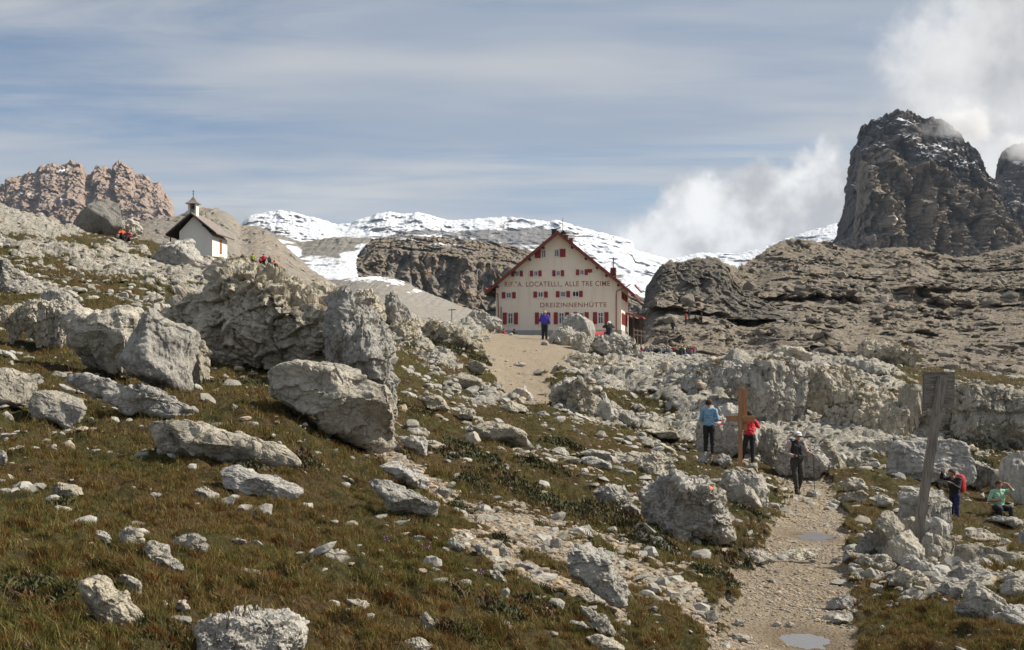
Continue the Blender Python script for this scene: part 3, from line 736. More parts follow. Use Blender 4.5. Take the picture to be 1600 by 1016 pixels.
massif('rock_tower_buttress', [(1294,398),(1300,384),(1308,378),(1318,376),(1330,372),(1336,330),(1340,290),(1347,258),(1352,240),(1370,236),(1385,235),(1398,240),(1412,250),(1425,262),(1434,258),(1446,250),(1456,251),(1466,262),(1485,276),(1500,286),(1520,298),(1536,296),(1548,306),(1562,322),(1574,340),(1582,352),(1586,370),(1600,376),(1625,384)],
       [(1294,425),(1625,430)], 1330, 1440, M_pk2, 420, 330, prof=[(0, 0), (.3, .14), (.34, .26), (.62, .42), (.66, .56), (1, 1)], pill=21, pillw=21, vstr=6, strat=7, stratw=15, rough=8, jag=3.0, snow=sn_but, seed=8, clefts=[(1434,262,1424,405,11,60),(1452,270,1440,405,5,20),(1396,280,1398,400,4,14),(1473,275,1475,400,5,34),(1500,300,1492,400,4,14),(1530,300,1532,400,6,36),(1552,320,1556,400,4,14),(1372,250,1378,300,3,10)])
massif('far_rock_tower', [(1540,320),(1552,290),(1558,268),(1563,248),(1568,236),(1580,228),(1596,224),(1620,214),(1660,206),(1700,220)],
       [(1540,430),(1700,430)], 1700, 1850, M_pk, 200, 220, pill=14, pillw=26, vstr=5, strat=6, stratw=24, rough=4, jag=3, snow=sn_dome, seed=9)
# rocky hillside on the right
M_hs = mountain_mat('hillside_rock', (0.165, 0.145, 0.12), (0.265, 0.235, 0.195), (0.09, 0.08, 0.068), (0.36, 0.27, 0.19), 260 / F, 0.55, 0.5, bk=0.75, green=0.9)
hs_sky = [(985,520),(1000,500),(1006,478),(1010,452),(1020,432),(1030,418),(1045,409),(1060,409),(1085,404),(1110,402),(1122,403),(1132,410),(1150,418),(1165,412),(1180,402),(1200,388),(1220,377),(1240,373),(1262,375),(1290,379),(1320,388),(1350,390),(1380,388),(1400,386),(1430,388),(1460,396),(1500,402),(1530,398),(1555,392),(1580,385),(1600,380),(1640,372),(1720,360),(1900,350)]
hill, HV, Hus = massif('hillside', hs_sky, [(985,585),(1900,640)], [(985,152),(1140,150),(1260,120),(1900,118)], [(985,240),(1130,270),(1180,330),(1240,360),(1600,400),(1900,400)], M_hs, 620, 420,
       prof=[(0, 0), (.30, .22), (.36, .235), (.52, .45), (.62, .55), (.70, .575), (.84, .8), (1, 1)], pill=12, pillw=17, vstr=1.8, strat=8, stratw=15, rough=11, roughw=12, jag=2.2, seed=10, calm=0.05, bands=[(1380,1640,452,456,14,16),(1440,1640,474,478,8,10),(1150,1330,468,462,16,14),(1000,1200,480,500,14,14),(1250,1420,430,440,9,9),(1480,1640,420,425,10,12),(1330,1500,500,492,7,7)], lump=14, lumpw=50)
M_cr = mountain_mat('dark_crag_rock', (0.13, 0.12, 0.105), (0.19, 0.175, 0.15), (0.065, 0.06, 0.056), (0.30, 0.23, 0.17), 230 / F, 0.3, 0.6)
massif('hill_crag', [(998,505),(1004,492),(1008,470),(1012,448),(1024,426),(1034,414),(1050,410),(1070,410),(1090,406),(1112,404),(1126,408),(1138,418),(1146,440),(1160,455),(1200,472),(1230,490)],
       [(998,508),(1120,498),(1230,500)], 205, 232, M_cr, 320, 200, prof=[(0, 0), (.35, .2), (.4, .35), (.8, .6), (1, 1)], pill=10, pillw=22, vstr=3.5, strat=4, stratw=20, rough=5, jag=2, seed=11)
# ------------------------------------------------------------------ boulders, slabs and outcrops
def hull_verts(level, seed, npl=16, sharp=16.0, flat=None):
    r_ = np.random.default_rng(seed)
    D, Fc = ico(level)
    N = r_.normal(size=(npl, 3)); N /= np.linalg.norm(N, axis=1)[:, None]
    d = r_.uniform(0.62, 1.0, npl)
    if flat is not None:
        N = np.concatenate([N, [[0, 0, 1], [0, -0.3, 0.95], [0.1, -0.98, 0.15]]]); d = np.concatenate([d, [flat, flat * 1.05, flat * 1.1]])
    dots = np.clip(D @ N.T, 1e-4, None) / d[None]
    r = (dots ** sharp).sum(1) ** (-1 / sharp)
    return D * np.minimum(r, 1.35)[:, None], Fc
def disp(V, Fc, S, style, seed, amp=1.0):
    """surface relief in metres for a rock of half-size S"""
    N = vnormals(V, Fc); P = V / S + seed * 7.31
    q = V + seed * 3.7
    wj = 0.10 * np.stack([fbm(P * 2.2, 3), fbm(P * 2.2, 3, off=9), fbm(P * 2.2, 3, off=19)], 1)
    Pw = P + wj
    if style == 'block':
        d = 0.08 * crease(P * 0.8, seed, 3) + 0.05 * crease(P * 1.9, seed + 1, 3) + 0.02 * crease(P * 4.6, seed + 2, 3) + 0.075 * joints(P * 1.15, seed, 0.45, 0.9, 0.5, 0.03) + 0.035 * joints(P * 3.2, seed + 1, 0.5, 1.0, 0.5, 0.05, 0.5)
    elif style == 'slab':
        d = 0.10 * joints(P, seed, 0.6, 0.5, 0.5, 0.05, 0.15, 0.15, (0.9, 0.9, 3.6)) + 0.04 * joints(P, seed + 1, 0.6, 0.6, 0.5, 0.06, 0.15, 0.2, (2.3, 2.3, 8)) + 0.06 * crease(P * 0.9, seed + 2, 3) + 0.025 * crease(P * 2.8, seed + 3, 3) + 0.01 * crease(P * 7, seed + 3, 3)
    elif style == 'karst':
        d = 0.07 * crease(P * 1.0, seed, 3) + 0.04 * crease(P * 2.3, seed + 1, 3) + 0.13 * joints(P, seed, 0.6, 0.9, 0.5, 0.03, 0.3, 0.25, (1.5, 1.5, 2.4)) + 0.075 * joints(P, seed + 3, 0.6, 1.1, 0.5, 0.05, 0.5, 0.25, (3.8, 3.8, 5.5)) + 0.03 * joints(P, seed + 4, 0.6, 1.2, 0.4, 0.08, 0.6, 0.2, (9, 9, 12)) + 0.012 * crease(P * 13, seed + 2, 3)
    else:  # fluted: tall narrow joint blocks in thick beds
        Q3 = np.stack([P[:, 0] * 2.6, P[:, 1] * 2.6, P[:, 2] * 0.55], 1)
        d = 0.15 * joints(P, seed, 0.6, 0.6, 0.5, 0.03, 0.12, 0.2, (1.3, 1.3, 2.1)) + 0.10 * joints(P, seed + 2, 0.55, 0.9, 0.5, 0.06, 0.15, 0.2, (4.6, 4.6, 2.6)) + 0.04 * joints(P, seed + 5, 0.55, 1.0, 0.5, 0.08, 0.2, 0.2, (10, 10, 5.0)) + 0.045 * crease(Q3, seed + 1, 3) + 0.03 * crease(P * 1.1, seed + 4, 3)
    V = V + N * (d * S * amp)[:, None]
    N = vnormals(V, Fc)
    d2 = fbm(q * 9, 3, 0.6) * min(0.010, 0.018 * S) + crease(q * (3.0 if S < 1.2 else 2.0), seed + 5, 3) * min(0.012 if S < 1.2 else 0.02, 0.02 * S)
    return V + N * d2[:, None]
def poly_radius(poly, c, th):
    """distance from c to the outline in each direction th"""
    P = np.array(poly, float) - np.array(c); Qn = np.roll(P, -1, axis=0)
    dxy = np.stack([np.cos(th), np.sin(th)], 1); R_ = np.full(len(th), 0.0)
    for p, q in zip(P, Qn):
        e = q - p
        den = dxy[:, 0] * e[1] - dxy[:, 1] * e[0]
        with np.errstate(divide='ignore', invalid='ignore'):
            t = (p[0] * e[1] - p[1] * e[0]) / den
            s = (p[0] * dxy[:, 1] - p[1] * dxy[:, 0]) / den
        ok = (np.abs(den) > 1e-9) & (t > 0) & (s >= -1e-6) & (s <= 1 + 1e-6)
        R_ = np.where(ok, np.maximum(R_, t), R_)
    R_[R_ <= 0] = np.median(R_[R_ > 0])
    return R_
USED = []
def outline_rock(name, label, style, level, poly, depth=0.85, Y=None, seed=0, amp=1.0, mat=None, flat=None, sink=0.12, cat='rock', npl=13, sharp=60.0, base=None, group=None):
    us = [p[0] for p in poly]; vs = [p[1] for p in poly]
    wd = max(us) - min(us); level = 7 if wd > 190 else 6 if wd > 62 else 5 if wd > 28 else 4
    uc = (min(us) + max(us)) / 2; vb = max(vs) if base is None else base
    cu, cv = uc, (min(vs) + max(vs)) / 2
    # area centroid
    a = 0; sx = 0; sy = 0
    for (x0, y0), (x1, y1) in zip(poly, poly[1:] + poly[:1]):
        k = x0 * y1 - x1 * y0; a += k; sx += (x0 + x1) * k; sy += (y0 + y1) * k
    if abs(a) > 1: cu, cv = sx / (3 * a), sy / (3 * a)
    gp = pix2ground(cu, vb - 0.06 * (max(vs) - min(vs)))
    w_px = max(us) - min(us)
    if Y is None: Y = gp.y + 0.35 * depth * (w_px / 2) * gp.y / F * 0.8
    L = Y / F
    th = np.linspace(-math.pi, math.pi, 240, endpoint=False)
    Rt = poly_radius([((p[0] - cu) * L, -(p[1] - cv) * L) for p in poly], (0, 0), th)
    Rt = np.convolve(np.concatenate([Rt[-2:], Rt, Rt[:2]]), [0.1, 0.2, 0.4, 0.2, 0.1], 'valid')
    H, Fc = hull_verts(level, seed + 100, npl, sharp, flat)
    rho = np.hypot(H[:, 0], H[:, 2]); ang = np.arctan2(H[:, 2], H[:, 0])
    bi = ((ang + math.pi) / (2 * math.pi) * 240).astype(int) % 240
    sil = np.zeros(240); np.maximum.at(sil, bi, rho)
    sil = np.where(sil > 0, sil, 1.0)
    for _ in range(3): sil = np.maximum(sil, 0.5 * (np.roll(sil, 1) + np.roll(sil, -1)))
    def per(vals, x):
        f = (x + math.pi) / (2 * math.pi) * 240; i = np.floor(f).astype(int); w = f - i
        return vals[i % 240] * (1 - w) + vals[(i + 1) % 240] * w
    sc = per(Rt, ang) / per(sil, ang)
    ax = (max(us) - min(us)) * L / 2; az = (max(vs) - min(vs)) * L / 2
    scx = ax; scz = az
    ms = math.sqrt(ax * az)
    t = sstep(rho / per(sil, ang), 0.25, 0.85)
    # towards the pole of the view axis blend from the outline scale to the plain box scale
    Vx = H[:, 0] * (sc * t + scx * (1 - t)); Vz = H[:, 2] * (sc * t + scz * (1 - t))
    dep = depth * 0.5 * (ax + ms)
    Vy = H[:, 1] * dep
    V = np.stack([Vx, Vy, Vz], 1)
    V = disp(V, Fc, ms, style, seed, amp)
    C = Vector(((cu - UC) * L, Y, (VH - cv) * L))
    # keep the foot in the ground
    zlow = V[:, 2].min() + C.z; gz = float(zw(C.x, C.y))
    if zlow > gz - sink * ms:
        low = V[:, 2] < 0
        k = (gz - sink * ms - C.z) / V[:, 2].min()
        V[low, 2] *= max(1.0, k)
    base_z = min(gz, C.z)
    V[:, 2] += C.z - base_z
    me = mesh_np(name, V, Fc, mat or (M_flute if style == 'flute' else M_rock), False)
    o = link(name, me, loc=(C.x, C.y, base_z))
    tag(o, label, cat, group)
    if style in ('karst', 'flute') and w_px > 55:
        n_ = np.cross(V[Fc[:, 1]] - V[Fc[:, 0]], V[Fc[:, 2]] - V[Fc[:, 0]]); ar = np.linalg.norm(n_, axis=1); n_ = n_ / (ar[:, None] + 1e-12)
        ctr = V[Fc].mean(1) + np.array([C.x, C.y, base_z])
        USED.append((ctr, n_[:, 2], ar, Y))
    return o
O = outline_rock
def ell(u, v, w, h, rot=0, n=9, seed=0):
    """rough oval outline, centre (u,v), turned by rot degrees (clockwise on the picture)"""
    r_ = random.Random(seed); out = []
    for i in range(n):
        a = 2 * math.pi * i / n; k = r_.uniform(0.82, 1.1)
        x, y = w / 2 * k * math.cos(a), h / 2 * k * math.sin(a)
        c_, s_ = math.cos(R(rot)), math.sin(R(rot))
        out.append((u + x * c_ - y * s_, v + x * s_ + y * c_))
    return out
# --- the large outcrop and its neighbours (left of centre)
O('rock_outcrop', 'largest craggy grey outcrop with a shaded pitted face, left of the centre', 'karst', 7,
  [(262,498),(275,478),(310,462),(340,458),(345,434),(362,422),(400,424),(450,434),(475,445),(520,447),(548,462),(570,485),(585,530),(590,580),(560,610),(500,620),(420,600),(340,590),(290,560)], depth=0.75, Y=27.5, seed=1, amp=1.0, flat=0.8)
O('rock_outcrop', 'sunlit right shoulder of the craggy outcrop, cream and orange stained', 'flute', 6,
  [(500,470),(530,452),(560,462),(583,478),(600,505),(612,540),(622,600),(612,650),(570,650),(520,600),(500,540)], depth=0.9, Y=25.2, seed=2, amp=0.7)
O('boulder', 'big pale layered boulder with many thin cracks in front of the craggy outcrop', 'slab', 6,
  [(418,585),(430,572),(470,566),(500,569),(560,583),(608,600),(620,650),(614,700),(592,712),(548,690),(505,675),(495,650),(460,632),(428,618)], depth=0.8, Y=18.6, seed=3, amp=0.75)
O('boulder', 'grey wedge-shaped boulder with a smooth dark left face and pale top edge', 'block', 6,
  [(192,565),(205,525),(228,492),(240,478),(262,500),(301,520),(299,560),(297,602),(250,596),(205,580)], depth=0.9, Y=21.5, seed=4, amp=0.7, npl=10, sharp=26)
O('boulder', 'long angular grey boulder touching the left side of the dark wedge boulder', 'block', 6,
  [(102,535),(112,502),(130,483),(175,478),(215,482),(235,490),(225,540),(205,575),(165,566),(120,548)], depth=0.8, Y=23.0, seed=5, amp=0.8)
O('rock', 'small sunlit white rock tucked right of the dark wedge boulder', 'block', 4, [(290,560),(300,540),(318,533),(330,550),(325,575),(305,580)], Y=22.5, seed=6)
O('boulder', 'squarish pale boulder with vertical grooves near the left edge', 'flute', 5, [(35,500),(38,478),(60,470),(95,472),(122,478),(118,505),(100,522),(60,522)], seed=7, Y=25)
O('boulder', 'rounded cream rock peeping over the grooved squarish boulder', 'block', 4, [(55,468),(75,454),(105,456),(122,470),(118,485),(60,485)], seed=8, Y=27)
O('rock', 'bright white rock at the left end of the grooved squarish boulder', 'block', 4, [(2,482),(20,474),(40,478),(36,505),(15,510)], seed=9, Y=25)
O('rock_outcrop', 'pale rock bulge on the left edge below the hillside meadow', 'karst', 5, [(-40,400),(0,402),(18,412),(32,432),(40,455),(20,468),(-40,475)], seed=10, Y=34)
O('boulder', 'block of grey rock cut off by the left edge, dark crevice below', 'block', 5, [(-40,585),(0,578),(35,580),(60,588),(62,615),(50,640),(0,635),(-40,640)], seed=11)
O('boulder', 'smooth pale trapezoid boulder leaning against the left edge block', 'block', 5, [(52,635),(60,614),(80,609),(118,622),(140,637),(134,660),(118,673),(85,666),(60,652)], seed=12, amp=0.6, npl=10, sharp=24)
O('rock_slab', 'long pale slab with rough underside lying below the wedge boulder', 'slab', 5, [(98,592),(130,583),(200,600),(240,612),(290,625),(315,640),(313,658),(255,655),(200,645),(150,618)], seed=13, amp=0.8, depth=0.5)
O('rock_slab', 'long white two-humped slab with a dark hollow in its middle', 'block', 6, [(233,668),(243,652),(300,657),(345,668),(420,690),(468,710),(478,730),(430,727),(350,727),(290,712),(250,704)], seed=14, amp=0.8, depth=0.45, npl=20)
O('rock_slab', 'flat clean white slab just below the two-humped slab', 'slab', 5, [(348,733),(375,727),(420,742),(474,767),(466,779),(430,781),(390,772),(355,757)], seed=15, amp=0.55, depth=0.6)
O('boulder', 'tall pointed pale stone with a shaded left side, low in the left corner', 'block', 5, [(135,908),(150,899),(170,905),(180,920),(215,950),(222,975),(218,993),(190,992),(165,978),(145,950)], seed=16, amp=0.8)
O('boulder', 'pitted pale boulder cut by the bottom edge, left of centre', 'karst', 5, [(296,985),(325,963),(400,957),(445,965),(475,988),(462,1020),(430,1060),(330,1060),(300,1015)], seed=17, amp=0.6)
O('rock', 'small dark stone behind the tall pointed pale stone', 'block', 4, [(185,900),(198,894),(222,910),(224,932),(200,922)], seed=18)
for i, (u, v, w, h, r, lb) in enumerate([
    (157, 838, 38, 14, 12, 'thin flat stone at the left end of the foreground stone cluster'),
    (207, 840, 46, 34, 20, 'brown-shaded humped stone in the foreground stone cluster'),
    (248, 862, 46, 32, 30, 'brightest triangular stone of the foreground stone cluster'),
    (298, 848, 62, 30, 10, 'largest grey rounded stone at the right end of the foreground cluster'),
    (262, 884, 56, 22, 20, 'low broken stone at the front of the foreground cluster'),
    (256, 875, 30, 16, 0, 'small wedge stone in the middle of the foreground cluster'),
    (215, 820, 36, 12, 5, 'small flat stone at the back of the foreground cluster'),
    (125, 818, 40, 9, 5, 'thin pale stone lying left above the foreground cluster'),
    (100, 796, 36, 10, 8, 'narrow pale stone nearly hidden in grass on the left slope'),
    (105, 768, 50, 26, 10, 'weathered half-buried stone in dark grass on the left slope'),
    (325, 775, 40, 26, 20, 'crumbly pale stone left of the flat clean slab'),
    (240, 773, 26, 8, 5, 'tiny flat stone in grass between the half-buried and crumbly stones'),
    (372, 846, 34, 9, 5, 'pair-like flat stone right of the foreground cluster'),
    (395, 898, 74, 16, 12, 'flat grey plate of rock in grass above the bottom pitted boulder'),
    (256, 945, 16, 14, 0, 'small round white stone beside the tall pointed stone'),
    (285, 948, 28, 18, 10, 'brown stone above the bottom pitted boulder'),
    (565, 942, 30, 10, 10, 'small flat stone in grass at the bottom, left of the upright stone'),
    (3, 716, 24, 26, 30, 'pale stone cut off by the left edge above the grass')]):
    O('rock', lb, 'block', 4, ell(u, v, w, h, r, seed=i), seed=30 + i, amp=0.9, sink=0.3)
# --- gravelly gully and slabs of the middle foreground
O('rock_slab', 'long pale slab with a pale lit top right of the wood-chip coloured gravel', 'block', 5, [(572,750),(590,744),(640,768),(684,786),(682,806),(655,815),(610,790)], seed=50, amp=0.7, depth=0.6)
O('rock_slab', 'blue-grey slab behind the long pale slab beside the gravel', 'slab', 5, [(590,728),(622,722),(658,738),(674,752),(662,765),(630,752)], seed=51, amp=0.7)
O('rock', 'upright stone with a dark face and pale flat top at the head of the gravel', 'block', 4, [(622,683),(645,680),(665,684),(668,712),(650,712),(625,692)], seed=52)
O('rock', 'flat pale stone right of the upright dark-faced stone', 'slab', 4, [(664,688),(680,688),(700,698),(690,702),(668,700)], seed=53)
O('rock_slab', 'rounded pale slab lying in the meadow below the centre', 'slab', 5, [(738,667),(770,658),(800,664),(822,678),(826,698),(795,698),(750,682)], seed=54, amp=0.6, depth=0.7)
O('boulder', 'broad pale boulder with an orange paint dot, left of the path', 'karst', 6, [(1005,772),(1018,766),(1035,746),(1050,736),(1075,747),(1095,744),(1122,768),(1142,795),(1152,845),(1128,853),(1075,840),(1030,822),(1006,802)], seed=55, amp=0.75, depth=0.85)
O('boulder', 'dark rounded boulder behind the light slab beside the path', 'block', 5, [(1125,757),(1135,738),(1165,734),(1190,742),(1204,765),(1195,795),(1150,785)], seed=56, amp=0.7)
O('rock_slab', 'light leaning slab in front of the dark rounded boulder by the path', 'block', 5, [(1137,758),(1160,754),(1185,772),(1196,795),(1165,797),(1142,785)], seed=57, amp=0.5, Y=24.6, npl=9, sharp=26)
O('boulder', 'tall rugged pale boulder standing at the lower end of the gravel', 'slab', 6, [(884,860),(895,850),(920,852),(950,870),(970,895),(979,925),(978,947),(955,937),(915,915),(885,892)], seed=58, amp=1.0)
O('rock_slab', 'narrow grooved grey slab lying on edge below the rugged gravel boulder', 'slab', 5, [(903,945),(925,950),(962,985),(966,1000),(950,1000),(920,970)], seed=59, amp=0.7)
O('rock_slab', 'flat white slab cut by the bottom edge, right of centre', 'slab', 4, [(912,996),(940,991),(975,1010),(972,1024),(940,1020)], seed=60, amp=0.7)
O('rock', 'smooth grey pebble-like stone in grass below the gravel', 'block', 4, [(764,892),(780,891),(792,910),(776,913)], seed=61)
O('rock', 'smooth white stone at the edge of the gravel', 'block', 4, [(768,852),(785,848),(798,862),(798,873),(780,868)], seed=62)
O('rock', 'upright pale shard near the bottom edge', 'block', 4, [(657,965),(668,957),(680,975),(685,998),(668,998)], seed=63)
O('rock', 'grey stone cut by the bottom edge left of the upright shard', 'block', 4, [(630,1002),(655,996),(676,1008),(670,1020),(640,1020)], seed=64)
for i, (u, v, w, h, r, lb) in enumerate([
    (690, 770, 26, 20, 20, 'grey stone in a grass tuft beside the gravel gully'),
    (808, 828, 40, 14, 10, 'flat stone in the upper gravel gully'),
    (713, 852, 30, 20, 20, 'rough stone on the left bank of the gravel gully'),
    (755, 858, 40, 14, 15, 'thin plate on the gravel left of the smooth white stone'),
    (822, 886, 46, 14, 15, 'thin grey plate on the gravel right of the smooth white stone'),
    (868, 850, 20, 24, 20, 'small brown stone behind the rugged gravel boulder'),
    (905, 978, 36, 14, 15, 'flat tan stone left of the narrow grooved slab'),
    (925, 935, 40, 18, 20, 'pale stone against the foot of the rugged gravel boulder'),
    (653, 842, 26, 12, 0, 'small flat stone below the long pale gravel slab'),
    (840, 895, 40, 10, 15, 'thin slab resting on the lower gravel'),
    (1022, 953, 16, 14, 0, 'small pale stone in grass left of the path near the bottom'),
    (1100, 862, 22, 8, 0, 'thin white stone under the boulder with the paint dot'),
    (812, 570, 20, 8, 0, 'small stone lying on the upper path'),
    (1068, 882, 16, 10, 0, 'small pale cube stone near the left path edge')]):
    O('rock', lb, 'slab' if h < 16 else 'block', 4, ell(u, v, w, h, r, seed=i + 40), seed=70 + i, amp=0.9, sink=0.3)
# --- meadow below the hut
for i, (nm, lb, st, poly) in enumerate([
    ('boulder', 'dark tall boulder with rounded top at the foot of the upper path', 'block', [(858,620),(864,604),(885,592),(903,590),(912,600),(905,636),(870,634)]),
    ('boulder', 'cracked grey boulder joined to the right of the dark tall boulder', 'karst', [(885,632),(892,600),(905,588),(920,604),(936,625),(932,648),(905,645)]),
    ('boulder', 'rounded boulder second from the right in the row below the upper path', 'block', [(928,645),(930,620),(945,614),(962,632),(968,652),(950,660)]),
    ('rock', 'low dark stone ending the boulder row below the upper path', 'block', [(965,662),(968,645),(985,645),(999,655),(997,668),(975,668)]),
    ('boulder', 'small cube-shaped pale boulder left of the upper path', 'block', [(729,582),(732,567),(745,563),(760,572),(757,584),(742,586)]),
    ('rock_slab', 'pale low rock below the cube-shaped boulder', 'slab', [(702,592),(715,584),(745,588),(760,600),(758,613),(735,610),(710,602)]),
    ('rock', 'pointed pale rock at the lower left corner of the upper path', 'block', [(798,618),(805,606),(820,604),(832,618),(834,628),(812,624)]),
    ('rock_slab', 'long low pale rock in the meadow right of the layered boulder', 'slab', [(650,622),(668,610),(690,622),(706,640),(690,644),(665,634)]),
    ('rock', 'squat pale rock in the middle of the meadow', 'karst', [(716,648),(722,636),(740,640),(748,655),(735,660),(720,656)]),
    ('rock_slab', 'thin white slab beside the squat meadow rock', 'slab', [(723,668),(740,664),(752,672),(745,678),(728,676)]),
    ('rock', 'scattered-looking pale rock under the low corner of the upper path', 'slab', [(778,636),(800,628),(822,636),(828,645),(800,648),(785,645)]),
    ('rock_slab', 'upper of two flat pale slabs stacked in the meadow', 'slab', [(905,707),(925,702),(955,708),(960,718),(940,720),(915,712)]),
    ('rock_slab', 'lower of two flat pale slabs stacked in the meadow', 'slab', [(906,716),(925,713),(955,724),(957,731),(930,730),(912,724)]),
    ('rock_slab', 'thin slab left of the two stacked meadow slabs', 'slab', [(872,712),(890,713),(910,718),(905,724),(880,719)]),
    ('boulder', 'layered pale rock in the meadow left of the wooden cross', 'slab', [(996,728),(1003,712),(1025,707),(1048,716),(1052,732),(1030,740),(1008,738)]),
    ('rock', 'white angular rock below the layered meadow rock', 'block', [(925,768),(945,755),(965,758),(980,778),(970,788),(940,784)]),
    ('rock', 'white broken rock left of the broad boulder with the paint dot', 'slab', [(968,790),(985,785),(1000,795),(1002,810),(975,802)]),
    ('rock_slab', 'pale slab in grass between the two broken white rocks', 'block', [(955,775),(960,760),(975,758),(985,775),(970,782)]),
    ('rock_slab', 'flat pale rock sheet above the layered meadow rock', 'slab', [(1005,694),(1025,690),(1050,698),(1056,706),(1030,706)]),
    ('rock_slab', 'long pale ledge in grass below the people at the boulder', 'slab', [(1000,672),(1030,668),(1068,680),(1074,690),(1045,688)]),
    ('rock', 'pale stone at the feet of the person in blue', 'block', [(1090,722),(1095,708),(1108,706),(1114,720),(1106,728)]),
    ('rock', 'dark angular stone left of the foot of the wooden cross', 'block', [(1114,722),(1128,708),(1140,710),(1144,726),(1130,732)]),
    ('rock', 'small brown block right of the foot of the wooden cross', 'block', [(1162,738),(1164,724),(1182,724),(1185,738),(1175,743)]),
    ('rock', 'white stone between the wooden cross and the dark rounded boulder', 'block', [(1140,742),(1150,730),(1175,732),(1186,746),(1165,752)]),
    ('rock_slab', 'flat brown rock step across the path', 'slab', [(1212,872),(1217,862),(1250,856),(1285,858),(1278,872),(1240,875)]),
    ('rock_slab', 'pale flat rock at the left edge of the path beside the rock step', 'block', [(1165,870),(1172,860),(1200,862),(1215,876),(1195,882)]),
    ('rock', 'dark small rock on the path behind the hiker', 'block', [(1260,776),(1262,767),(1278,766),(1284,774),(1275,778)]),
    ('rock', 'rugged pale rock on the right side of the lower path', 'karst', [(1288,950),(1300,934),(1325,930),(1345,940),(1350,952),(1315,954)]),
    ('rock_slab', 'plate-like pale rock on the lower path below the rugged rock', 'slab', [(1292,968),(1305,960),(1335,960),(1342,972),(1312,976)]),
    ('rock', 'small brown rock at the lower left of the path', 'block', [(1143,975),(1150,966),(1165,970),(1164,980)]),
    ('rock_slab', 'flat stone at the left edge of the path bottom', 'slab', [(1130,998),(1145,990),(1180,996),(1172,1004),(1145,1004)]),
    ('rock', 'pale stone low on the path right of the brown rock', 'block', [(1225,980),(1232,971),(1242,975),(1240,981)]),
    ('boulder', 'right-hand of two dark pebbled stones near the puddle', 'block', [(1205,978),(1212,970),(1222,974),(1220,980)])]):
    O(nm, lb, st, 5 if nm == 'boulder' else 4, poly, seed=100 + i, amp=0.85, sink=0.25)
# --- rocks round the hut and on the plateau
O('boulder', 'large pale balanced boulder perched in front of the hut', 'block', 5, [(878,505),(884,494),(893,489),(906,491),(920,498),(930,512),(926,521),(905,519),(884,514)], seed=140, Y=79, amp=0.6, npl=10, sharp=22, base=525)
O('rock_outcrop', 'grooved grey rock block under the balanced boulder', 'flute', 5, [(852,540),(860,524),(872,514),(890,512),(905,520),(906,535),(892,548),(866,546)], seed=141, Y=76, amp=0.9)
O('rock_outcrop', 'pale knob of rock right of the grooved block by the upper path', 'karst', 5, [(888,552),(895,530),(912,520),(924,530),(926,548),(910,558)], seed=142, Y=74)
O('rock_outcrop', 'broad grassy-topped rock ledge below the photographer', 'flute', 6, [(918,545),(930,530),(960,524),(985,532),(1000,547),(1010,562),(985,566),(940,560)], seed=143, Y=75, depth=0.8)
O('rock_outcrop', 'grey rock bank along the right side of the upper path', 'karst', 6, [(858,572),(880,560),(930,560),(985,566),(1005,590),(985,600),(930,590),(880,584)], seed=144, Y=66, depth=0.6, amp=0.7)
O('boulder', 'long pale layered boulder left of the hut', 'slab', 5, [(726,510),(730,492),(738,486),(760,490),(785,500),(786,515),(765,518),(738,517)], seed=145, Y=84)
O('rock_outcrop', 'left rock pillar above the shoulder of the craggy outcrop', 'flute', 5, [(548,500),(552,462),(562,451),(585,455),(596,475),(602,500),(580,512)], seed=146, Y=58)
O('rock_outcrop', 'right rock pillar with a dark cleft beside the left pillar', 'flute', 5, [(600,500),(602,462),(612,452),(625,465),(640,488),(642,500),(618,508)], seed=147, Y=60)
O('rock_outcrop', 'pale stacked rocks below the two rock pillars', 'flute', 5, [(600,530),(608,508),(625,500),(650,502),(660,520),(655,535),(630,540)], seed=148, Y=52)
O('rock_outcrop', 'broken pale bank of rocks descending right of the rock pillars', 'karst', 5, [(655,515),(670,500),(700,508),(725,525),(745,540),(735,548),(700,545),(665,535)], seed=149, Y=62, depth=0.7)
O('rock_slab', 'white sloping slab between the pillars and the cube-shaped boulder', 'karst', 5, [(620,560),(632,548),(660,552),(690,562),(684,576),(655,574)], seed=150, Y=50)
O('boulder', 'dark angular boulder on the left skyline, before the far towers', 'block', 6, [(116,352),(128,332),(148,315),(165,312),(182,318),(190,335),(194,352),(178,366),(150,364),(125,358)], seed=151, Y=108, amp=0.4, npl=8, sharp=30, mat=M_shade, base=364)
O('boulder', 'grey boulder adjoining the right side of the dark skyline boulder', 'karst', 5, [(166,368),(172,352),(190,342),(210,346),(218,358),(212,372),(190,376)], seed=152, Y=112, base=374)
O('boulder', 'large pale striped boulder just below the chapel', 'slab', 6, [(228,448),(246,410),(255,385),(275,375),(296,372),(306,392),(318,408),(340,420),(342,448),(310,455),(270,450)], seed=153, Y=78, amp=0.8, depth=0.7)
O('rock_slab', 'long pale slab on the hillside meadow, left of the striped boulder', 'slab', 5, [(152,420),(180,412),(220,418),(262,440),(285,458),(262,462),(210,445),(165,432)], seed=154, Y=60, depth=0.5, amp=0.7)
O('rock_slab', 'broad pale rock sheet high on the left hillside', 'karst', 5, [(30,372),(60,362),(95,378),(118,395),(105,402),(60,392)], seed=155, Y=78, depth=0.7, amp=0.6)
O('rock_outcrop', 'pale rocks at the top left corner of the hillside', 'karst', 5, [(-20,350),(10,338),(45,345),(70,360),(40,372),(0,368)], seed=156, Y=84, depth=0.7, amp=0.6)
O('rock_outcrop', 'low craggy rocks topping the big outcrop beside the small group of people', 'karst', 5, [(342,425),(352,408),(372,405),(400,412),(430,420),(450,432),(420,440),(370,436)], seed=157, Y=60, amp=0.8)
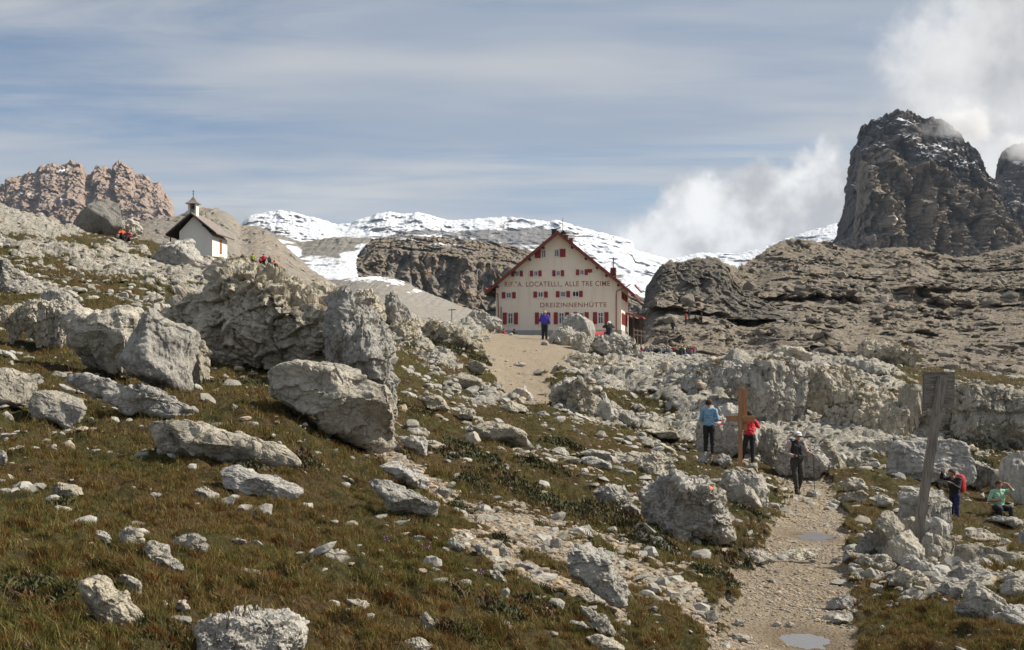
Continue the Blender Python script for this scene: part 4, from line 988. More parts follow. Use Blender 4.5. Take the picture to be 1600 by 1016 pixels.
# --- the grooved limestone wall on the right and the blocks below it
wall = [
 ('leftmost low rock of the grooved limestone wall, under the terrace', [(1010,604),(1022,586),(1050,572),(1085,571),(1090,592),(1075,614),(1040,617)], 56),
 ('second section of the grooved limestone wall, above the person in blue', [(1060,625),(1066,590),(1080,570),(1120,565),(1160,564),(1175,590),(1165,625),(1130,640),(1090,640)], 53),
 ('tall middle section of the grooved limestone wall, behind the cross', [(1140,660),(1150,600),(1165,570),(1200,560),(1245,565),(1265,595),(1262,640),(1245,672),(1190,675)], 51),
 ('bulging section of the grooved wall right of the cross', [(1235,668),(1245,600),(1262,575),(1310,568),(1340,578),(1355,605),(1345,640),(1300,660),(1262,672)], 53),
 ('lower cracked section of the grooved wall left of the signpost', [(1270,680),(1285,640),(1310,612),(1350,600),(1395,610),(1420,640),(1415,680),(1370,695),(1310,690)], 50.5),
 ('blocky section of the wall directly behind the wooden sign', [(1395,660),(1400,620),(1415,600),(1450,598),(1485,602),(1500,630),(1495,668),(1450,680)], 53),
 ('right end of the grooved wall beyond the wooden sign', [(1480,680),(1485,625),(1500,600),(1545,602),(1590,615),(1640,625),(1650,680),(1600,698),(1530,695)], 52)]
for i, (lb, poly, Y) in enumerate(wall):
    O('rock_wall', lb, 'flute', 7 if i in (1, 2, 3, 4, 6) else 6, poly, seed=160 + i, Y=Y, depth=0.55, amp=0.62, flat=0.85, npl=16, sharp=40, cat='rock wall')
for i, (nm, lb, st, poly, Y) in enumerate([
    ('boulder', 'smooth pinkish-grey boulder behind the two people by the cross', 'block', [(1085,690),(1090,655),(1105,635),(1135,630),(1165,640),(1182,665),(1190,700),(1140,708),(1100,705)], 42.5),
    ('rock', 'pale rock standing right of the person in red', 'flute', [(1185,700),(1190,675),(1205,668),(1215,690),(1216,706),(1198,710)], 42),
    ('boulder', 'rough pale boulder directly behind the hiker', 'karst', [(1215,740),(1218,705),(1235,688),(1262,690),(1290,705),(1300,735),(1280,746),(1240,746)], 40),
    ('rock_slab', 'pale sloping slab right of the hiker', 'slab', [(1270,700),(1285,685),(1305,700),(1322,728),(1318,742),(1298,736)], 42),
    ('rock_outcrop', 'cracked low ledge left of the large square block', 'slab', [(1312,715),(1320,692),(1350,686),(1385,682),(1400,700),(1392,722),(1350,724)], 46),
    ('rock', 'rounded grey rock under the cracked ledge', 'block', [(1322,738),(1326,718),(1340,714),(1365,726),(1362,738),(1340,744)], 43),
    ('rock_slab', 'flat pale rock joining the rounded rock to the square block', 'slab', [(1345,738),(1365,726),(1395,728),(1400,740),(1370,742)], 43),
    ('boulder', 'large square block with a shaded left face, behind the signpost', 'block', [(1389,740),(1391,700),(1400,690),(1445,686),(1500,692),(1512,722),(1508,746),(1450,752),(1400,750)], 40),
    ('rock', 'broken striped rock right of the square block', 'flute', [(1500,738),(1510,720),(1540,728),(1568,738),(1560,744),(1520,744)], 42),
    ('boulder', 'grey rounded boulder near the right edge', 'block', [(1562,738),(1570,716),(1590,706),(1625,708),(1640,738),(1600,744)], 40),
    ('boulder', 'layered grey boulder beside the leaning signpost', 'slab', [(1396,800),(1398,775),(1412,760),(1440,756),(1475,768),(1490,790),(1492,806),(1470,818),(1420,812)], 24),
    ('rock', 'upper pale rock of the pair right of the hiker', 'block', [(1314,758),(1325,745),(1345,748),(1355,762),(1352,772),(1325,768)], None),
    ('rock', 'lower dark rock of the pair right of the hiker', 'block', [(1308,780),(1320,768),(1345,766),(1358,774),(1345,784),(1315,785)], None),
    ('rock_slab', 'flat white stone right of the rock pair', 'slab', [(1358,780),(1375,774),(1395,780),(1396,792),(1375,793)], None),
    ('rock', 'long pale rock in the meadow below the green-shirted person', 'block', [(1500,838),(1505,825),(1530,824),(1558,836),(1562,846),(1530,848)], None),
    ('rock_slab', 'flat pale rock in front of the green-shirted person', 'slab', [(1542,812),(1560,806),(1598,812),(1610,826),(1580,824)], None),
    ('rock', 'dark rock cut off by the right edge', 'block', [(1590,850),(1596,830),(1615,825),(1620,855)], None),
    ('boulder', 'flat-topped pale boulder on top of the grooved wall', 'slab', [(1205,560),(1208,547),(1222,540),(1250,543),(1266,553),(1266,566),(1235,566)], 66),
    ('boulder', 'smooth leaning slab boulder on the grassy shelf', 'block', [(1322,580),(1326,564),(1340,561),(1388,576),(1394,590),(1375,595),(1345,590)], 64),
    ('boulder', 'big grey boulder with orange lichen on its top edge', 'karst', [(1341,552),(1346,538),(1360,532),(1400,538),(1430,548),(1434,562),(1418,573),(1385,570),(1358,565)], 82),
    ('boulder', 'small cube rock at the top left of the blocky wall', 'block', [(1403,622),(1404,604),(1420,600),(1440,602),(1440,622),(1420,628)], 50),
    ('rock', 'small pale rock on the grass at the terrace edge', 'block', [(1030,572),(1032,563),(1045,562),(1050,570),(1044,577)], 58)]):
    O(nm, lb, st, 6 if nm == 'boulder' else 5, poly, seed=180 + i, Y=Y, amp=0.8, depth=0.7)
# --- cairn at the signpost and the ruined wall that runs to the right
for i, (lb, poly, Y) in enumerate([
    ('dark leaning stone at the left foot of the cairn', [(1333,868),(1342,845),(1358,830),(1372,832),(1378,855),(1365,868)], 17.6),
    ('tall pale rounded stone forming the left top of the cairn', [(1362,840),(1368,815),(1380,802),(1400,800),(1412,822),(1408,850),(1385,860)], 17.4),
    ('grey upright stone in the front of the cairn', [(1382,868),(1388,845),(1402,832),(1425,828),(1440,845),(1445,868),(1435,888),(1405,878)], 16.9),
    ('flat pale stone on top of the cairn, right behind the post', [(1440,826),(1445,812),(1465,808),(1484,822),(1478,832),(1455,834)], 18.8),
    ('flat pale stone on top of the cairn, left behind the post', [(1408,826),(1412,812),(1430,806),(1442,816),(1438,832),(1418,835)], 18.9),
    ('small stone wedged right of the post foot', [(1440,842),(1446,832),(1458,834),(1458,848),(1448,852)], 18.0),
    ('block stone on the right shoulder of the cairn', [(1456,848),(1462,836),(1478,836),(1490,848),(1484,858),(1466,858)], 17.8),
    ('small light stone in the right side of the cairn', [(1450,862),(1456,850),(1470,854),(1472,866),(1460,870)], 17.3),
    ('second small light stone in the right side of the cairn, lower', [(1466,874),(1472,862),(1486,864),(1490,876),(1478,882)], 17.2),
    ('dark chink stone low on the right side of the cairn', [(1448,880),(1454,868),(1466,874),(1464,886)], 17.0),
    ('lowest pale stone at the right foot of the cairn', [(1470,892),(1476,880),(1490,882),(1494,896),(1482,900)], 16.9)]):
    O('cairn_stone', lb, 'block', 5, poly, seed=210 + i, Y=Y, amp=0.6, depth=0.9, sink=0.5, cat='rock', group='stones of the cairn round the signpost')
for i, (nm, lb, st, poly, Y) in enumerate([
    ('rock', 'rough pale rock at the path edge below the cairn', 'karst', [(1335,878),(1350,866),(1385,868),(1402,884),(1390,892),(1355,888)], 16.5),
    ('rock_outcrop', 'slanting grey rock running right from the cairn foot', 'block', [(1405,880),(1420,866),(1450,880),(1480,905),(1490,925),(1465,930),(1430,905)], 15.6),
    ('rock_outcrop', 'knobbly pale rock in front of the slanting grey rock', 'karst', [(1392,905),(1410,888),(1440,898),(1460,925),(1478,945),(1462,950),(1425,925)], 14.3),
    ('rock_slab', 'long grey slab on the right edge behind the ruined wall', 'slab', [(1490,885),(1500,852),(1540,852),(1620,875),(1640,905),(1580,905),(1520,900)], 17.5),
    ('boulder', 'smooth pale boulder in the middle of the ruined wall', 'block', [(1478,905),(1500,886),(1540,898),(1562,915),(1555,938),(1515,935),(1490,925)], 14.8),
    ('boulder', 'triangular dark-sided boulder near the lower right corner', 'block', [(1505,955),(1512,925),(1530,912),(1555,930),(1580,950),(1590,975),(1550,975)], 12.8),
    ('rock_slab', 'pale sloping slab at the lower right corner', 'slab', [(1545,965),(1575,942),(1620,955),(1640,1000),(1600,990),(1570,980)], 12.4),
    ('boulder', 'pale boulder cut by the right edge above the corner slab', 'block', [(1560,930),(1575,905),(1600,900),(1630,910),(1630,945),(1590,942)], 14.0),
    ('rock', 'white rock low in the middle of the ruined wall', 'block', [(1465,925),(1480,908),(1505,918),(1512,940),(1490,945)], 13.8),
    ('rock', 'grey wedge rock between the corner slab and the triangular boulder', 'block', [(1490,955),(1500,940),(1520,950),(1540,968),(1520,972)], 12.9),
    ('rock', 'small round stone in the grass below the cairn', 'block', [(1378,950),(1384,944),(1394,946),(1392,953)], None)]):
    O(nm, lb, st, 6, poly, seed=230 + i, Y=Y, amp=0.75, depth=0.8)
# orange paint dot on the broad boulder is added with the marks below

# ---- scattered stones: prototypes, ~230 countable ones, the rest one mass
PROTO = []
for k in range(14):
    V, Fc = hull_verts(2 if k < 9 else 3, 900 + k, 12, 20)
    sc = np.array([1.0, random.uniform(0.7, 1), random.uniform(0.32, 0.75)])
    V = V * sc; N = vnormals(V, Fc); V = V + N * (0.10 * fbm(V * 1.7 + k, 3))[:, None]
    PROTO.append((V, Fc))
MPROTO = []
for k in range(8):
    V, Fc = hull_verts(4, 950 + k, 14, 22)
    V = V * np.array([1.0, random.uniform(0.7, 1), random.uniform(0.4, 0.8)])
    V = disp(V, Fc, 1.0, 'block' if k % 2 else 'slab', 300 + k, 0.9)
    MPROTO.append(mesh_np('stone_shape', V, Fc, M_rock, True))
def cell_sample(n, w):
    """n random ground points, picked by weight per ground-grid cell"""
    w = np.maximum(w, 0).ravel(); cw = np.cumsum(w); k = np.searchsorted(cw, rng.uniform(0, cw[-1], n))
    r, c = k // NC, k % NC
    r = np.clip(r + rng.uniform(-0.5, 0.5, n), 0, NR - 1); c = np.clip(c + rng.uniform(-0.5, 0.5, n), 0, NC - 1)
    s = np.interp(c, np.arange(NC), sc_); t = np.interp(r, np.arange(NR), tr_)
    e = np.exp(t); x = s * e; y = e - APEX
    return x, y, zw(x, y), r.astype(int), c.astype(int)
inview = (GY > 3.5) & (GU > -60) & (GU < 1660) & (GV < 1090)
# gradient test: which cells face the camera
clus = sstep(fbm(XY * 0.5, 3, off=200).reshape(GX.shape), -0.1, 0.5)
rnear = sstep(RK + nz1 * 0.3, 0.05, 0.5)
W_st = inview * (GY < 110) * ((0.05 + 0.32 * clus ** 2) * GRASS * (0.35 + 0.65 * sstep(GY, 9, 30)) + 0.55 * rnear * (1 - PATH) + 0.5 * SCREE + 0.06 * PATH) * (WET < 0.12)
vis_far = (GY > 12)
def orient(n):
    a = rng.uniform(0, 2 * math.pi, n); return a
def stones(name, n, w, smin_, smax_, mat, p=2.2, protos=PROTO[:9], sink=0.25, pxcap=None, seedk=0):
    x, y, z, r, c = cell_sample(n, w)
    s = smin_ * (1 - rng.uniform(0, 1, n) * (1 - (smin_ / smax_) ** (p - 1))) ** (-1 / (p - 1))
    s = s * (0.35 + 0.65 * np.clip(y / 16, 0.25, 2.6))
    a = orient(n); tilt = rng.normal(0, 0.22, n)
    Vs, Fs, Is, off = [], [], [], 0
    pk = rng.integers(0, len(protos), n)
    for k, (V, Fc) in enumerate(protos):
        idx = np.where(pk == k)[0]
        if not len(idx): continue
        ca, sa = np.cos(a[idx]), np.sin(a[idx]); ti = tilt[idx]
        X = V[None, :, 0] * ca[:, None] - V[None, :, 1] * sa[:, None]
        Yv = V[None, :, 0] * sa[:, None] + V[None, :, 1] * ca[:, None]
        Z = V[None, :, 2] + X * ti[:, None]
        W = np.stack([X, Yv, Z], -1) * s[idx][:, None, None] + np.stack([x[idx], y[idx], z[idx] + s[idx] * (0.3 - sink)], 1)[:, None]
        nv = len(V)
        Fk = Fc[None] + (np.arange(len(idx)) * nv)[:, None, None] + off
        Vs.append(W.reshape(-1, 3)); Fs.append(Fk.reshape(-1, 3)); off += nv * len(idx)
        Is.append(np.repeat(rng.uniform(0, 1, len(idx)), nv))
    me = mesh_np(name, np.concatenate(Vs), np.concatenate(Fs), mat, False, dict(tint=np.concatenate(Is)))
    return link(name, me)
M_st, g, b = new_mat('loose_stone')
p = g.pos(); t = g.attr('tint')
n2 = g.noise(p, 9, 5, 0.65)
c = g.mix(t, (0.25, 0.235, 0.20), (0.45, 0.43, 0.385))
c = g.mix(g.math('MULTIPLY', g.ramp(n2, 0.45, 0.7), 0.5), c, (0.15, 0.14, 0.12))
c = g.mix(g.math('MULTIPLY', g.ramp(t, 0.86, 0.92), 0.55), c, (0.42, 0.29, 0.16))
g.l.new(c, b.inputs['Base Color']); b.inputs['Roughness'].default_value = 0.92; b.inputs['Specular IOR Level'].default_value = 0.2
bump(g, b, g.noise(p, 45, 4, 0.7), 0.01)
M_gr, g, b = new_mat('gravel_stone')
p = g.pos(); t = g.attr('tint')
c = g.mix(t, (0.17, 0.13, 0.085), (0.36, 0.315, 0.25))
c = g.mix(g.math('MULTIPLY', g.ramp(t, 0.8, 0.9), 0.6), c, (0.36, 0.235, 0.12))
c = g.mix(g.math('MULTIPLY', g.attr('wet'), 0.0), c, (0.1, 0.1, 0.1))
g.l.new(c, b.inputs['Base Color']); b.inputs['Roughness'].default_value = 0.9
tag(stones('loose_stones', 14000, W_st, 0.022, 0.15, M_st), 'thousands of small pale stones strewn over grass and bare ground', 'stones', kind='stuff')
P0 = [(ico(1)[0] * np.array([1, .8, .5]) * (1 + 0.25 * pn(ico(1)[0] * 1.3 + k * 5))[:, None], ico(1)[1]) for k in range(6)]
tag(stones('path_gravel', 15000, inview * PATH * (GY < 50) * (0.3 + clus) * np.where(WET > 0.3, 0.02, 1), 0.010, 0.05, M_gr, p=2.8, protos=P0), 'fine tan gravel covering the dirt path', 'gravel', kind='stuff')
tag(stones('gully_gravel', 17000, inview * SCREE * (GY < 35), 0.016, 0.085, M_gr, p=2.4, protos=P0), 'tan and cream broken gravel in the gully on the slope', 'gravel', kind='stuff')
ZL = [('left grassy slope', lambda u, v: u < 560 and v > 560), ('gravel gully', lambda u, v: 560 <= u < 1130 and v > 760), ('meadow below the hut', lambda u, v: 560 <= u < 1110 and v <= 760),
      ('right side of the path', lambda u, v: u >= 1110 and v > 560), ('hillside below the chapel', lambda u, v: True)]
LBL = {'left grassy slope': 'small pale stone half sunk in the grass of the left slope', 'gravel gully': 'small pale stone lying in or beside the gravel gully',
       'meadow below the hut': 'small white stone scattered in the meadow below the hut', 'right side of the path': 'small pale stone on the ground around or right of the path',
       'hillside below the chapel': 'small pale stone scattered on the hillside below the chapel'}
n = 250
x, y, z, r, c = cell_sample(n, inview * (GY > 7) * (GY < 95) * (0.10 * GRASS + 0.8 * rnear * (1 - PATH) + 0.4 * SCREE + 0.02 * PATH) * (WET < 0.12))
for i in range(n):
    s = random.uniform(3.5, 8) * y[i] / F * random.choice([1, 1, 1.5])
    u = UC + F * x[i] / y[i]; v = VH - F * z[i] / y[i]
    zn = [nm for nm, f in ZL if f(u, v)][0]
    o = link('stone', MPROTO[i % 8], loc=(x[i], y[i], z[i] + 0.12 * s))
    o.scale = (s, s * random.uniform(0.8, 1.1), s * random.uniform(0.6, 1))
    o.rotation_euler = (random.gauss(0, 0.15), random.gauss(0.12, 0.15), random.uniform(0, 6.28))
    tag(o, LBL[zn], 'stone', 'small pale stones on the ' + zn)
# boulders and blocks strewn over the right hillside, and its rubble
hv = HV[: 420]
def hill_at(u, a):
    j = int(np.clip(np.interp(u, Hus, np.arange(len(Hus))), 0, len(Hus) - 1)); i = int(a * 419)
    return Vector(hv[i, j])
def hill_pix(u, v):
    """front-most hillside point seen at this place"""
    j = int(np.clip(np.interp(u, Hus, np.arange(len(Hus))), 1, len(Hus) - 2))
    vv = VH - F * hv[:, j, 2] / hv[:, j, 1]
    k = int(np.argmax(vv <= v)); return Vector(hv[k, j])
def hill_rubble(name, n, smin_, smax_, lab):
    Vs, Fs, Is, off = [], [], [], 0
    for i in range(n):
        u = random.uniform(1000, 1620); a = random.uniform(0.02, 0.97); q = hill_at(u, a)
        if pn(np.array([[q.x / 26, q.y / 26, q.z / 15]]))[0] < -0.05 and random.random() < 0.75: continue
        s = smin_ * random.random() ** -0.40; s = min(s, smax_) * q.y / 200
        V, Fc = PROTO[random.randrange(14)]
        an = random.uniform(0, 6.28); ca, sa = math.cos(an), math.sin(an)
        W = np.stack([V[:, 0] * ca - V[:, 1] * sa, V[:, 0] * sa + V[:, 1] * ca, V[:, 2] * 1.15], 1) * s + np.array([q.x, q.y, q.z + 0.05 * s])
        Vs.append(W); Fs.append(Fc + off); off += len(V); Is.append(np.full(len(V), random.random()))
    me = mesh_np(name, np.concatenate(Vs), np.concatenate(Fs), M_hb, False, dict(tint=np.concatenate(Is)))
    tag(link(name, me), lab, 'rubble', kind='stuff')
M_hb, g, b = new_mat('hillside_block')
p = g.pos(); t = g.attr('tint')
c = g.mix(t, (0.16, 0.142, 0.115), (0.29, 0.26, 0.215))
c = g.mix(g.math('MULTIPLY', g.ramp(g.noise(p, 1.2, 5, 0.7), 0.45, 0.7), 0.6), c, (0.12, 0.11, 0.095))
g.l.new(c, b.inputs['Base Color']); b.inputs['Roughness'].default_value = 0.95
bump(g, b, g.noise(p, 3.0, 5, 0.7), 0.25)
hill_rubble('hillside_rubble', 5200, 0.18, 1.5, 'countless brown-grey blocks and rubble strewn over the right hillside')
# ------------------------------------------------------------------ grass, tufts, low heath, flowers
def blades(name, x, y, z, h, w, lean, tint, mat, hbase=0.0):
    """bent three-joint blades as one mesh"""
    n = len(x); a = rng.uniform(0, 2 * math.pi, n)
    dxv, dyv = np.cos(a), np.sin(a)                       # flat side direction
    b = rng.uniform(0, 2 * math.pi, n); lx, ly = np.cos(b) * lean * h, np.sin(b) * lean * h
    lx = lx - 0.12 * h                                     # a light wind from the right
    W = w / 2
    pts_ = []
    for f, ww in ((0.0, 1.0), (0.55, 0.8)):
        cx, cy, cz = x + lx * f * f, y + ly * f * f, z - 0.01 + h * f
        pts_.append(np.stack([cx - dxv * W * ww, cy - dyv * W * ww, cz], 1)); pts_.append(np.stack([cx + dxv * W * ww, cy + dyv * W * ww, cz], 1))
    tip = np.stack([x + lx, y + ly, z + h * (1 - 0.35 * lean)], 1)
    V = np.stack(pts_ + [tip], 1).reshape(-1, 3)
    i0 = np.arange(n) * 5
    Q4 = np.stack([i0, i0 + 1, i0 + 3, i0 + 2], 1); T3 = np.stack([i0 + 2, i0 + 3, i0 + 4], 1)
    me = mesh_np(name, V, [Q4, T3], mat, False, dict(tint=np.repeat(tint, 5)))
    return link(name, me)
M_grass, g, b = new_mat('grass_blades')
p = g.pos(); t = g.attr('tint')
zone = g.math('ADD', g.math('MULTIPLY', g.noise(p, 0.55, 5, 0.65), 0.35), g.math('MULTIPLY', g.noise(p, 4.2, 6, 0.75), 0.65))
green = g.mix(t, (0.046, 0.052, 0.013), (0.24, 0.22, 0.072))
brown = g.mix(t, (0.068, 0.044, 0.018), (0.35, 0.25, 0.105))
c = g.mix(g.ramp(zone, 0.41, 0.59), green, brown)
c = g.mix(g.ramp(t, 0.88, 0.96), c, (0.36, 0.29, 0.14))
c = g.mix(g.math('MULTIPLY', g.ramp(g.noise(p, 13, 3), 0.51, 0.62), 0.8), c, g.mix(t, (0.07, 0.025, 0.010), (0.24, 0.10, 0.035)))
dif = g.node('ShaderNodeBsdfDiffuse'); tr = g.node('ShaderNodeBsdfTranslucent'); mx = g.node('ShaderNodeMixShader')
g.l.new(c, dif.inputs[0]); g.l.new(c, tr.inputs[0]); mx.inputs[0].default_value = 0.30
g.l.new(dif.outputs[0], mx.inputs[1]); g.l.new(tr.outputs[0], mx.inputs[2])
g.l.new(mx.outputs[0], [n for n in g.n if n.type == 'OUTPUT_MATERIAL'][0].inputs[0])
gp_ = fbm(XY * 1.3, 3, off=300).reshape(GX.shape)
gm2 = fbm(XY * 5.0, 2, off=320).reshape(GX.shape); gm3 = fbm(XY * 13.0, 2, off=340).reshape(GX.shape)
GM = sstep(GRASS + 0.35 * gm2, 0.55, 0.95)
wv = inview * GM * (0.12 + sstep(gp_ * 0.6 + 0.8 * gm2 + 1.0 * gm3, -0.25, 0.6))
def field(name, n, y0, y1, h0, h1, w0, px=None, lab='', wmul=None):
    x, y, z, r, c = cell_sample(n, wv * (GY >= y0) * (GY < y1) * (wmul if wmul is not None else 1))
    tall = sstep(0.7 * gp_[r, c] + 0.7 * gm2[r, c] + 0.6 * gm3[r, c], -0.5, 0.9)
    h = (h0 + (h1 - h0) * tall) * rng.uniform(0.55, 1.25, len(x))
    w = np.maximum(w0, 0.55 * y / F) * rng.uniform(0.7, 1.3, len(x))
    t = np.clip(rng.normal(0.42, 0.31, len(x)) + 0.15 * gm3[r, c], 0, 1)
    o = blades(name, x, y, z, h, w, rng.uniform(0.15, 0.9, len(x)), t, M_grass)
    tag(o, lab, 'grass', kind='stuff')
field('grass', 420000, 3.2, 15, 0.024, 0.085, 0.0046, lab='short mixed green and rust mountain grass on the near slope')
field('meadow_grass', 260000, 15, 45, 0.035, 0.12, 0.008, lab='brown-green grass of the middle meadow')
field('far_grass', 70000, 45, 110, 0.09, 0.20, 0.02, lab='sparse grass on the far slopes round the hut and below the chapel')
# grass that has taken root on the ledges of the big outcrops
lx_, ly_, lz_, lh_ = [], [], [], []
for ctr, nzv, ar, Y in USED:
    if Y > 100: continue
    m = fbm(ctr * 0.8, 3, off=55) + 0.5 * fbm(ctr * 3.5, 2, off=5)
    w = ar * sstep(nzv, 0.72, 0.92) * sstep(m, 0.05, 0.35) * (ctr[:, 1] < Y + 3)
    if w.sum() <= 0: continue
    A_ = (ar * (w > ar * 0.3)).sum(); k_ = int(min(9000, A_ * (700 if Y < 40 else 420)))
    if k_ < 5: continue
    cw = np.cumsum(w); i_ = np.searchsorted(cw, rng.uniform(0, cw[-1], k_))
    i_ = np.clip(i_, 0, len(ctr) - 1); q_ = ctr[i_] + rng.normal(0, 0.03, (k_, 3)) * np.array([1, 1, 0])
    lx_.append(q_[:, 0]); ly_.append(q_[:, 1]); lz_.append(q_[:, 2]); lh_.append(np.full(k_, 0.10 if Y < 40 else 0.16) * rng.uniform(0.4, 1.2, k_))
lx_, ly_, lz_, lh_ = map(np.concatenate, (lx_, ly_, lz_, lh_))
tag(blades('ledge_grass', lx_, ly_, lz_ - 0.02, lh_, np.maximum(0.006, 0.8 * ly_ / F), rng.uniform(0.3, 1.0, len(lx_)), np.clip(rng.normal(0.4, 0.25, len(lx_)), 0, 1), M_grass), 'tufts of brown-green grass growing on the ledges of the outcrops', 'grass', kind='stuff')
# long pale dry stalks
x, y, z, r, c = cell_sample(900, wv * (GY < 26) * (GRASS > 0.8))
tag(blades('dry_stalks', x, y, z, rng.uniform(0.14, 0.34, len(x)), np.maximum(0.0022, 0.45 * y / F), rng.uniform(0.3, 1.3, len(x)), np.full(len(x), 0.99), M_grass),
    'thin straw-coloured dry stalks standing above the grass', 'dry grass', kind='stuff')
# dark heath cushions
M_heath, g, b = new_mat('heath_leaves')
t = g.attr('tint'); p = g.pos()
c = g.mix(t, (0.028, 0.036, 0.010), (0.085, 0.085, 0.026))
c = g.mix(g.ramp(g.noise(p, 2.5, 3), 0.5, 0.62), c, g.mix(t, (0.055, 0.030, 0.014), (0.13, 0.075, 0.032)))
g.l.new(c, b.inputs['Base Color']); b.inputs['Roughness'].default_value = 0.8
HX = []
cush = [(870,790,70,30),(905,800,60,34),(960,812,60,36),(820,770,50,26),(780,745,60,22),(1010,830,60,22),(740,760,30,22),(400,735,40,20),(455,722,50,22),(700,715,45,20),(720,700,36,18),(755,716,40,18),(580,640,30,14),
        (395,690,40,12),(790,850,26,16),(725,800,30,16),(645,815,30,16),(880,700,40,10),(1140,870,40,16),(1120,895,40,20),(1290,650,40,14),(1250,640,30,10),(860,730,60,14),(640,640,40,10),(800,685,30,10),(1385,700,26,10),(1520,700,50,16),(1500,715,50,16),(1560,690,50,14),(105,790,40,22),(60,910,70,30),(260,985,50,22),(760,950,80,30),(700,985,60,24),(840,960,50,24),(1480,560,40,10),(690,540,40,10),(740,560,30,10),(470,560,50,16),(375,600,60,14),(1175,800,30,14)]
allx, ally, allz, ah, at_ = [], [], [], [], []
for (u, v, ru, rv) in cush:
    q = pix2ground(u, v); L = q.y / F
    if u == 1480: continue
    n = 1500
    rr = np.sqrt(rng.uniform(0, 1, n)); aa = rng.uniform(0, 6.283, n)
    bx = q.x + rr * np.cos(aa) * ru * L; by = q.y + rr * np.sin(aa) * max(rv * L * 3.0, 0.12)
    lump_ = 0.5 + 0.8 * pn(np.stack([bx * 3.5, by * 3.5, bx * 0], 1))
    dome = (1 - rr ** 2) * 0.42 * rv * L * 2 * np.clip(lump_, 0, 2)
    allx.append(bx); ally.append(by); allz.append(zw(bx, by) + dome * rng.uniform(0.25, 1.0, n)); ah.append(np.full(n, 0.035) * rng.uniform(0.6, 1.5, n) * (0.6 + q.y / 25)); at_.append(rng.uniform(0, 1, n))
x, y, z, h, t = map(np.concatenate, (allx, ally, allz, ah, at_))
tag(blades('heath', x, y, z - 0.01, h, h * 0.45, rng.uniform(0.2, 1.2, len(x)), t, M_heath), 'dark green and brown cushions of low heath between the stones', 'heath', kind='stuff')
# small purple flowers, a few loose heads per cluster
M_fl = flat_mat('purple_petals', (0.22, 0.09, 0.30), 0.7, 0.3, 60)
for (u, v) in [(602,858),(670,870),(752,910),(170,595),(105,612)]:
    q = pix2ground(u, v); Vs, Fs, off = [], [], 0
    V0, F0 = ico(1)
    for k in range(6):
        s = random.uniform(0.005, 0.009)
        W = V0 * np.array([s, s, s * 1.2]) + np.array([random.gauss(0, 0.03), random.gauss(0, 0.03), random.uniform(0.05, 0.11)])
        Vs.append(W); Fs.append(F0 + off); off += len(V0)
        st = np.array([[-.001, 0, 0], [.001, 0, 0], [.0, 0, W[:, 2].mean()]]) + np.array([W[:, 0].mean(), W[:, 1].mean(), 0])
        Vs.append(st); Fs.append(np.array([[0, 1, 2]]) + off); off += 3
    o = link('wildflower', mesh_np('wildflower', np.concatenate(Vs), np.concatenate(Fs), M_fl, True), loc=q)
    tag(o, 'small cluster of purple flower heads in the rusty grass', 'flower', 'purple flowers in the grass')
# ------------------------------------------------------------------ hand-built things: helpers
class MB:
    """collects boxes, prisms, tubes into one mesh"""
    def __init__(self): self.V = []; self.F = []
    def _add(self, V, Fs):
        o = len(self.V); self.V += [tuple(v) for v in V]; self.F += [[i + o for i in f] for f in Fs]
    def box(self, x0, x1, y0, y1, z0, z1, M=None):
        V = [Vector((x, y, z)) for z in (z0, z1) for y in (y0, y1) for x in (x0, x1)]
        if M is not None: V = [M @ v for v in V]
        self._add(V, [[0, 2, 3, 1], [4, 5, 7, 6], [0, 1, 5, 4], [2, 6, 7, 3], [0, 4, 6, 2], [1, 3, 7, 5]]); return self
    def bar(self, a, b, w, d=None, up=(0, 0, 1)):
        a, b = Vector(a), Vector(b); d = d or w
        z = (b - a); L = z.length; z.normalize(); x = z.cross(Vector(up))
        if x.length < 1e-4: x = z.cross(Vector((0, 1, 0)))
        x.normalize(); y = z.cross(x)
        M = Matrix((x, y, z)).transposed().to_4x4(); M.translation = a
        return self.box(-w / 2, w / 2, -d / 2, d / 2, 0, L, M)
    def tube(self, P, r, n=8):
        P = [Vector(p) for p in P]; rr = r if isinstance(r, (list, tuple)) else [r] * len(P); rings = []
        for i, p in enumerate(P):
            t = (P[min(i + 1, len(P) - 1)] - P[max(i - 1, 0)]).normalized()
            x = t.cross(Vector((0, 0, 1)))
            if x.length < 0.05: x = t.cross(Vector((0, 1, 0)))
            x.normalize(); y = t.cross(x)
            rings += [p + (x * math.cos(2 * math.pi * k / n) + y * math.sin(2 * math.pi * k / n)) * rr[i] for k in range(n)]
        Fs = [[i * n + k, i * n + (k + 1) % n, (i + 1) * n + (k + 1) % n, (i + 1) * n + k] for i in range(len(P) - 1) for k in range(n)]
        Fs += [list(range(n))[::-1], list(range((len(P) - 1) * n, len(P) * n))]
        self._add(rings, Fs); return self
    def prism(self, poly, y0, y1):
        """poly in x,z extruded along y"""
        n = len(poly)
        self._add([(x, y0, z) for x, z in poly] + [(x, y1, z) for x, z in poly],
                  [list(range(n)), list(range(n, 2 * n))[::-1]] + [[i, i + n, (i + 1) % n + n, (i + 1) % n] for i in range(n)]); return self
    def build(self, name, mat, parent=None, bevel=0.0, loc=None, smooth=False):
        me = bpy.data.meshes.new(name); me.from_pydata(self.V, [], self.F)
        bm = bmesh.new(); bm.from_mesh(me); bmesh.ops.recalc_face_normals(bm, faces=bm.faces)
        if bevel: bmesh.ops.bevel(bm, geom=bm.edges[:], offset=bevel, segments=2, affect='EDGES')
        bm.to_mesh(me); bm.free(); me.materials.append(mat)
        if smooth: me.polygons.foreach_set('use_smooth', [True] * len(me.polygons))
        return link(name, me, parent, loc)
